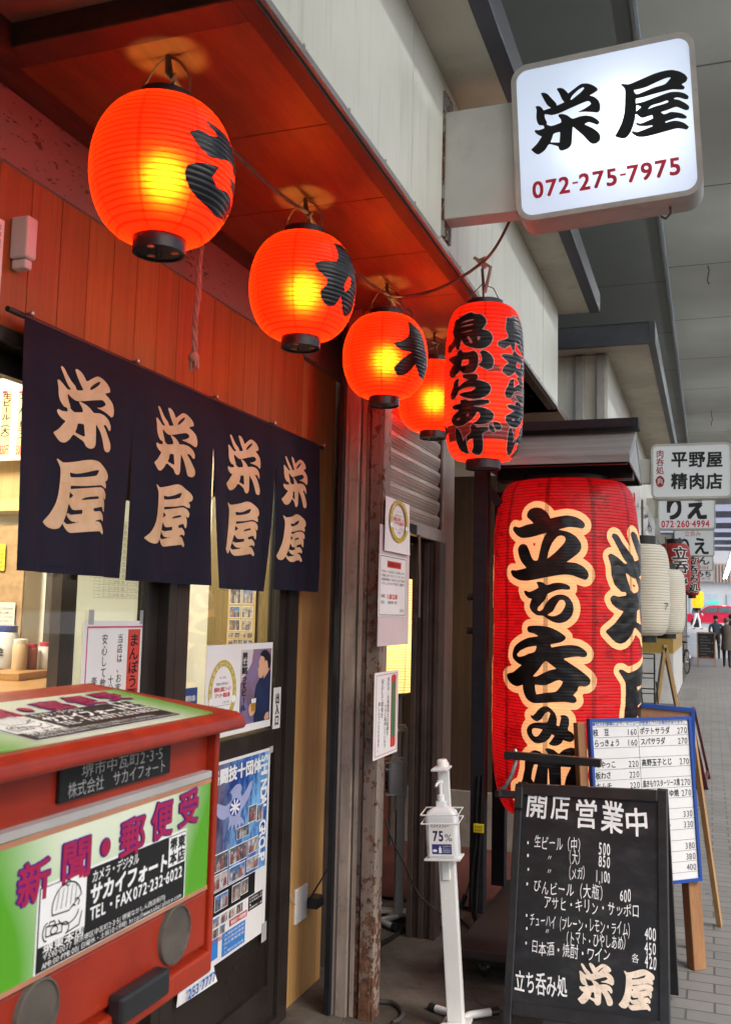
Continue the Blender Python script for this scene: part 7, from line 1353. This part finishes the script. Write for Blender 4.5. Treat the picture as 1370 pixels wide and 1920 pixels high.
cab('power_cable', c1, .007, M['cable'], 'right black power cable with yellow tag running across the floor')
q = P(897, 1553, y=yy-.02); o = MB().box(q.x-.024, q.y-.006, q.z-.02, q.x+.024, q.y+.006, q.z+.02).build('cable_tag', paint('tag_yellow', (.72, .60, .02), .4, .05), None, bevel=.003, org=tuple(q)); tag(o, 'bright yellow plastic tag clipped around the black cables', 'tag')
k = Ink(FY(q.y-.006), .001); small_rows(k, q.x-.018, q.z-.014, q.x+.018, q.z+.012, 2, '電源注意取扱'); k.build('lettering', M['ink'], o)
c1 = [P(899, 1600, y=yy), P(880, 1655, y=yy+.02), P(868, 1690, y=4.5), P(852, 1705, z=.012)]
cab('switch_cord', c1, .004, M['cable'], 'thin black cord with an inline switch beside the lantern post')
q = c1[2]; MB().tube([q+Vector((.01, 0, .03)), q, q+Vector((-.012, 0, -.03))], .012, 8).build('inline_switch', M['plastic'], bpy.data.objects['switch_cord'])
c1 = [P(722, 1535, y=4.2), P(735, 1575, y=4.2), P(760, 1625, y=4.22), P(783, 1675, y=4.25), P(815, 1705, y=4.25), P(850, 1730, y=4.3)]
cab('thin_cord', c1, .0045, M['cable'], 'thin black cord drooping across the dark doorway behind the sanitizer stand')
c1 = [P(705, 1775, z=.012), P(735, 1758, z=.012), P(760, 1738, z=.012), P(772, 1725, z=.012), P(800, 1718, z=.012)]
cab('floor_cable', c1, .011, M['cable'], 'thick black cable lying on the concrete by the pillar foot')
c1 = [P(707, 1878, z=.012), P(735, 1880, z=.012), P(752, 1893, z=.012), P(752, 1908, z=.012), P(735, 1918, z=.012)]
cab('floor_hose', c1, .009, paint('hose_dirty', (.05, .045, .04), .6), 'curled dirty hose on the concrete at the bottom edge', 'hose')
fo = FX(XW-.0205); q = fo.box(551, 1733, 568, 1660); u0, u1, v0, v1 = fo.px(553, 1700)[0]-.012, fo.px(570, 1690)[0]+.012, fo.px(559, 1728)[1], fo.px(559, 1664)[1]
t = thing('power_outlet', 'pale wall socket with black adaptor plugged in on the yellow boards', 'socket', tuple(fo.at(u0, v0)))
MB().fbox(fo, u0, v0, u1, v1, 0, .010).build('plate', M['white'], t, bevel=.003)
a = fo.px(577, 1689); MB().fbox(fo, a[0]-.035, a[1]-.02, a[0]+.04, a[1]+.022, .01, .055).build('adaptor', M['plastic'], t, bevel=.005)
pt = lambda x, y, n_: fo.at(*fo.px(x, y), n_)
cab('adaptor_cord', [pt(565, 1692, .03), pt(566, 1670, .05), pt(580, 1640, .06), pt(595, 1612, .06), pt(603, 1600, .04)], .0035, M['cable'], 'thin black cord rising from the adaptor on the wall socket')
cab('telephone_wire', [pt(548, 1215, .006), pt(545, 1290, .006), pt(543, 1400, .006), pt(546, 1520, .006), pt(536, 1590, .006), pt(533, 1660, .006), pt(548, 1696, .012)], .0022, paint('beige_wire', (.45, .36, .25), .6), 'thin beige wire running down the yellow boards to the socket', 'wire')
# ================================================================ FAR ALONG THE ARCADE
# wooden A frame
def a_frame(apL, baseL, baseR, depth, label, woodm, panel):
    t = thing('a_frame_sign', label, 'sign board', tuple(baseL)); b = MB(); off = Vector((-.05, depth, 0)) ; w = .045
    for p in (Vector((0, 0, 0)), off):
        b.beam(apL+p, baseL+p, w, w, up=(0, 1, 0)); b.beam(apL+p, baseR+p, w, w, up=(0, 1, 0))
    b.beam(apL, apL+off, w, w); b.build('frame', woodm, t, bevel=.004)
    for base in (baseL, baseR):
        s_ = .02 if base is baseR else -.02; q = [apL.lerp(base, .08)+Vector((s_, .03, 0)), apL.lerp(base, .9)+Vector((s_, .03, 0)), apL.lerp(base, .9)+off+Vector((s_, -.03, 0)), apL.lerp(base, .08)+off+Vector((s_, -.03, 0))]
        MB().add(q+[v+Vector((.008, 0, 0)) for v in q], [(0, 1, 2, 3), (7, 6, 5, 4), (0, 4, 5, 1), (1, 5, 6, 2), (2, 6, 7, 3), (3, 7, 4, 0)]).build('panel', panel, t)
    return t
ap = P(1248, 1213, y=15.2); bl = P(1228, 1318, z=0); br = P(1276, 1322, z=0); bl.y = br.y = 15.0; bl = P(1228, 1330, y=15); br = P(1275, 1330, y=15); bl.z = br.z = .005
a_frame(Vector((ap.x, 15, ap.z)), bl, br, .55, 'pale wooden folding sign seen edge on before the mustard wall', wood('pale_pine', (.50, .32, .15), (.40, .24, .10), (3, 3, .3), 8), paint('sign_panel_dark', (.07, .05, .045), .4, .8, 9))
# black wire rack
q = P(1212, 1322, z=0); q.y = 14.5; c = P(1212, 1226, y=14.5)
t = thing('wire_rack', 'black metal leaflet rack standing left of the pale wooden sign', 'rack', (q.x, 14.5, 0)); b = MB(); x = c.x
for dx in (-.12, .10): b.tube([(x+dx, 14.5, 0), (x+dx, 14.55, c.z)], .012, 6); b.tube([(x+dx+.05, 14.9, 0), (x+dx+.02, 14.6, c.z*.6)], .010, 6)
for z in (c.z, c.z*.72, c.z*.5, c.z*.28): b.tube([(x-.12, 14.5, z), (x+.10, 14.5, z)], .010, 6); b.tube([(x-.12, 14.4, z-.06), (x+.10, 14.4, z-.06)], .008, 6)
b.build('frame', M['plastic'], t)
# bicycle
def bicycle(origin, yaw):
    t = thing('bicycle', 'dark bicycle parked against the far shopfronts', 'bicycle', tuple(origin)); O = Vector(origin); d = Vector((math.sin(yaw), math.cos(yaw), 0)); n = Vector((d.y, -d.x, 0)); Z = Vector((0, 0, 1))
    G = lambda u, z, s=0: O+d*u+Z*z+n*s
    for u in (0, 1.02):
        b = MB(); R_ = .31; ps = [G(u+R_*math.cos(a), .32+R_*math.sin(a)) for a in [2*math.pi*i/28 for i in range(29)]]; b.tube(ps, .017, 6, False); w = b.build('wheel', M['plastic'], t, True)
        b = MB()
        for i in range(12): a = 2*math.pi*i/12; b.tube([G(u, .32), G(u+.3*math.cos(a), .32+.3*math.sin(a))], .0025, 4)
        b.tube([G(u, .32, -.03), G(u, .32, .03)], .02, 8); b.build('spokes', M['steel'], w)
        b = MB(); ps = [G(u+.345*math.cos(a), .32+.345*math.sin(a)) for a in [rad(20+i*10) for i in range(15)]]; b.tube(ps, .02, 6); b.build('mudguard', M['steel'], t, True)
    b = MB(); bb, seat, head = G(.45, .29), G(.33, .80), G(.86, .82); b.tube([bb, seat], .016, 8); b.tube([bb, head], .02, 8); b.tube([seat+(bb-seat)*.25, head-Z*.12], .016, 8); b.tube([bb, G(0, .32, .03)], .010, 6); b.tube([seat+(bb-seat)*.2, G(0, .32, .03)], .008, 6); b.tube([head, G(1.02, .32, .04)], .014, 6); b.build('frame', paint('bike_frame', (.03, .03, .035), .3, .1), t, True)
    b = MB(); b.tube([head, G(.84, .98)], .012, 8); b.tube([G(.70, 1.0, -.27), G(.82, 1.02, -.2), G(.86, .98, 0), G(.82, 1.02, .2), G(.70, 1.0, .27)], .012, 8); b.build('handlebar', M['steel'], t, True)
    b = MB(); b.lathe([(.0, .0), (.10, .01), (.11, .04), (.06, .07), (0, .075)], 12, tuple(G(.30, .82))); b.build('saddle', M['plastic'], t, True)
    b = MB(); b.box(*(G(.95, .78, -.15)), *(G(1.2, 1.0, .15))); b.build('basket', M['plastic'], t)
    b = MB(); b.tube([G(0, .32, -.04), G(.08, .02, -.2)], .008, 6); b.build('kickstand', M['steel'], t)
q = P(1287, 1263, z=0); bicycle((q.x, q.y, 0), rad(-16))
# far chalkboard
q = P(1306, 1250, z=0); q2 = P(1340, 1252, z=0); y_ = q.y; fr = FY(y_); a = fr.px(1307, 1248); c = fr.px(1339, 1187)
t = thing('far_chalkboard', 'small black chalkboard easel standing alone in the middle of the walkway', 'sign board', (fr.at((a[0]+c[0])/2, 0))); 
b = MB(); 
for x in (a[0], c[0]): b.beam((x, y_, 0), (x, y_+.12, c[1]), .035, .035); b.beam((x, y_+.5, 0), (x, y_+.12, c[1]), .035, .035)
b.beam((a[0], y_+.12, c[1]), (c[0], y_+.12, c[1]), .035, .035); b.beam((a[0], y_+.02, .27), (c[0], y_+.02, .27), .03, .03); b.build('frame', M['easel'], t)
MB().box(a[0]+.02, y_+.06, .28, c[0]-.02, y_+.075, c[1]-.02).build('board', M['ink'], t)
k = Ink(FY(y_+.06), .004); w_ = c[0]-a[0]
for i in range(8): k.line('本日のおすすめ肴一品', a[0]+.08, c[1]-.16-i*.09, a[0]+.08+w_*(.4+.35*((i*7) % 3)/2), c[1]-.115-i*.09, .0)
k.build('lettering', paint('far_chalk', (.30, .30, .30), .7), t)
# people
def person(loc, label, pts, edges_r, mats):
    pass
SKIN = paint('skin', (.40, .23, .16), .6)
def skin_mesh(name, chains, mat_fn, parent, sub=2):
    """one continuous surface grown along jointed chains"""
    me = bpy.data.meshes.new(name); vs = []; es = []; rs = []; idx = {}
    for ch in chains:
        prev = None
        for p, r in ch:
            key = tuple(round(x, 3) for x in p)
            if key not in idx: idx[key] = len(vs); vs.append(p); rs.append(r)
            if prev is not None and prev != idx[key]: es.append((prev, idx[key]))
            prev = idx[key]
    me.from_pydata(vs, es, []); o = bpy.data.objects.new(name, me); COL.objects.link(o); o.parent = parent
    m = o.modifiers.new('skin', 'SKIN'); m.use_smooth_shade = True
    for v, r in zip(me.skin_vertices[0].data, rs): v.radius = (r if isinstance(r, tuple) else (r, r))
    me.skin_vertices[0].data[0].use_root = True
    s = o.modifiers.new('sub', 'SUBSURF'); s.levels = s.render_levels = sub
    dg = bpy.context.evaluated_depsgraph_get(); m2 = bpy.data.meshes.new_from_object(o.evaluated_get(dg)); o.modifiers.clear(); o.data = m2; m2.materials.clear()
    mats = mat_fn['mats']; 
    for mm in mats: m2.materials.append(mm)
    for p in m2.polygons: p.material_index = mat_fn['f'](p.center); p.use_smooth = True
    ORG[o.name] = ORG[parent.name]; return o
def figure(loc, yaw, label, h, top, trousers, hair, step=.12, bend=.0, coat=False, bag=False, hands_back=False):
    t = thing('person', label, 'person', loc); s = h/1.72; t.rotation_euler = (0, 0, yaw)
    V = lambda x, y, z: (x*s, y*s, z*s)
    pelvis = (V(0, 0, .93), .125*s); f = bend
    chest = (V(0, f*.35, 1.30), (.165*s, .125*s)); neck = (V(0, f*.55+.0, 1.47), .055*s)
    ch = [[pelvis, (V(0, f*.15, 1.08), .12*s), chest, neck, (V(0, f*.65+.02, 1.56), .085*s), (V(0, f*.7+.03, 1.645), .088*s)]]
    for sd, st in ((-1, step), (1, -step)):
        ch.append([pelvis, (V(sd*.09, st*.3, .84), .095*s), (V(sd*.095, st*.8+.03, .48), .062*s), (V(sd*.095, st*1.2-.02, .09), .042*s), (V(sd*.10, st*1.2+.06, .045), .04*s), (V(sd*.10, st*1.2+.14, .035), .035*s)])
        if hands_back: arm = [(V(sd*.20, f*.4-.02, 1.36), .058*s), (V(sd*.27, f*.2-.10, 1.10), .045*s), (V(sd*.08, -.17, .97), .036*s), (V(sd*.02, -.18, .95), .034*s)]
        else: arm = [(V(sd*.20, f*.4, 1.36), .06*s), (V(sd*.25, f*.3-st*.5, 1.08), .047*s), (V(sd*.24, f*.4-st*.9+.06, .84), .036*s), (V(sd*.235, f*.4-st*.95+.09, .76), .03*s)]
        ch.append([chest]+arm)
    def fn(c):
        z = c.z/s; x = abs(c.x)/s
        if z > 1.50: return 2
        if z < .07: return 3
        if x > .2 and z < .82: return 2
        return 0 if z > (.72 if coat else .92) else 1
    skin_mesh('body', ch, {'mats': [top, trousers, SKIN, M['plastic']], 'f': fn}, t)
    b = MB(); hc = V(0, f*.7+.02, 1.655); b.lathe([(.0, .095*s), (.05*s, .085*s), (.088*s, .045*s), (.098*s, .0), (.09*s, -.045*s), (.075*s, -.06*s)], 16, (loc[0]+hc[0], loc[1]+hc[1]-.012, loc[2]+hc[2])); b.build('hair', hair, t, True)
    b = MB()
    for sd in (-1, 1): b.lathe([(0, -.008), (.012*s, 0), (0, .008)], 8, (loc[0]+sd*.032*s, loc[1]+hc[1]+.095*s, loc[2]+hc[2]-.02*s)); b.lathe([(0, -.02), (.016*s, 0), (0, .02)], 8, (loc[0]+sd*.09*s, loc[1]+hc[1], loc[2]+hc[2]-.03*s))
    b.lathe([(0, -.02), (.014*s, -.006), (0, .015)], 8, (loc[0], loc[1]+hc[1]+.10*s, loc[2]+hc[2]-.045*s)); b.build('face', SKIN, t, True)
    if coat: MB().lathe([(.19*s, .60*s), (.20*s, .64*s), (.175*s, .9*s), (.17*s, 1.1*s), (.19*s, 1.3*s), (.15*s, 1.42*s), (.07*s, 1.49*s)], 20, (loc[0], loc[1]+f*.2, loc[2])).build('coat', top, t, True)
    if bag: MB().box(loc[0]-.14, loc[1]-.24, loc[2]+1.0*s, loc[0]+.14, loc[1]-.14, loc[2]+1.34*s).build('bag', paint('bag_dark', (.04, .035, .03), .6), t, bevel=.03)
    return t
HB = paint('black_hair', (.02, .018, .016), .6)
q = P(1342, 1236, z=0); figure((q.x, q.y, 0), .1, 'walking person in denim blue jacket with hands behind the back', 1.66, paint('denim_jacket', (.055, .085, .115), .8, .2), paint('dark_trousers', (.02, .022, .028), .8), HB, .05, .06, hands_back=True)
q = P(1362, 1252, z=0); figure((q.x, q.y, 0), -.05, 'walking person in brown padded coat at the right edge', 1.56, paint('brown_coat', (.085, .068, .058), .85, .2), paint('black_trousers', (.015, .015, .017), .8), paint('grey_hair', (.10, .095, .09), .7), .16, .05, coat=True)
q = P(1371, 1240, z=0); figure((q.x, q.y, 0), .0, 'person in dark clothes cut by the right picture edge', 1.70, paint('dark_jacket', (.02, .02, .024), .8), paint('charcoal_trousers', (.02, .02, .022), .8), HB, .1)
y_ = 57; zg = .95; q = P(1305, 1183, y=y_); figure((q.x, y_, zg), rad(-70), 'distant person in white trousers and dark top by the roadside', 1.68, paint('navy_top', (.03, .035, .05), .8), paint('white_trousers', (.70, .69, .68), .7), HB, .22)
# red car crossing at the end of the street
def car(loc):
    t = thing('red_car', 'bright red car parked across the street at the arcade end', 'car', loc); L = Vector(loc)
    side = [(-2.1, .35), (-2.15, .6), (-2.05, .85), (-1.25, .98), (-.55, 1.42), (.55, 1.46), (1.25, 1.28), (1.85, 1.02), (2.1, .95), (2.18, .6), (2.12, .35)]
    red = paint('car_red', (.52, .012, .05), .2, .04, 2, spec=.6); b = MB(); sm = smooth_closed(side, 3)
    n_ = len(sm); vs = []
    for yy_, k_ in ((-.86, .96), (-.80, 1.0), (.80, 1.0), (.86, .96)): vs += [L+Vector((p[0], yy_, .35+(p[1]-.35)*k_)) for p in sm]
    b.add(vs, [tuple(range(n_)), tuple(range(3*n_, 4*n_))[::-1]]+[(a*n_+i, a*n_+(i+1) % n_, (a+1)*n_+(i+1) % n_, (a+1)*n_+i) for a in range(3) for i in range(n_)]); b.build('body', red, t, True)
    gm = paint('car_glass', (.10, .12, .14), .08, .1, spec=.8)
    for pts in ([(-1.05, 1.0), (-.5, 1.34), (-.05, 1.36), (-.05, 1.0)], [(.03, 1.0), (.03, 1.36), (.5, 1.37), (1.1, 1.2), (1.3, 1.02)]):
        MB().prism(pts, lambda u, v, k_: L+Vector((u, -.875-.01*k_, v))).build('window', gm, t)
    for x in (-1.32, 1.32):
        b = MB(); k_ = 24; vs = [L+Vector((x+r_*math.cos(2*math.pi*i/k_), yy_, .32+r_*math.sin(2*math.pi*i/k_))) for r_, yy_ in ((.32, -.70), (.32, -.88), (.20, -.885), (.0001, -.87)) for i in range(k_)]
        b.add(vs, [(a*k_+i, a*k_+(i+1) % k_, (a+1)*k_+(i+1) % k_, (a+1)*k_+i) for a in range(3) for i in range(k_)]); w = b.build('wheel', M['plastic'], t, True)
        MB().lathe([(0, -.01), (.18, 0), (0, .01)], 12, L+Vector((x, -.89, .32))).build('rim', M['steel'], w)
    MB().box(L.x-2.14, L.y-.6, L.z+.62, L.x-2.06, L.y+.6, L.z+.78).build('headlight', M['white_ink'], t)
q = P(1345, 1178, y=66); car((q.x, 66, .95))
MB_ = MB().box(-12, 61, .95, 14, 61.12, 1.02); g = MB_.build('kerb_stone', M['offwhite'], None, org=(1, 61, .95)); struct(g)
# drain cover on the pavement
q = [P(x, y, z=.004) for x, y in ((1280, 1291), (1306, 1291), (1303, 1312), (1277, 1312))]
b = MB(); b.add(q, [(0, 1, 2, 3)]); o = b.build('drain_cover', paint('drain_iron', (.13, .13, .12), .5, .5, 40), None, org=tuple(q[0])); tag(o, 'square metal drain cover in the pavement by the shopfronts', 'drain cover')
print('objects', len(bpy.data.objects))
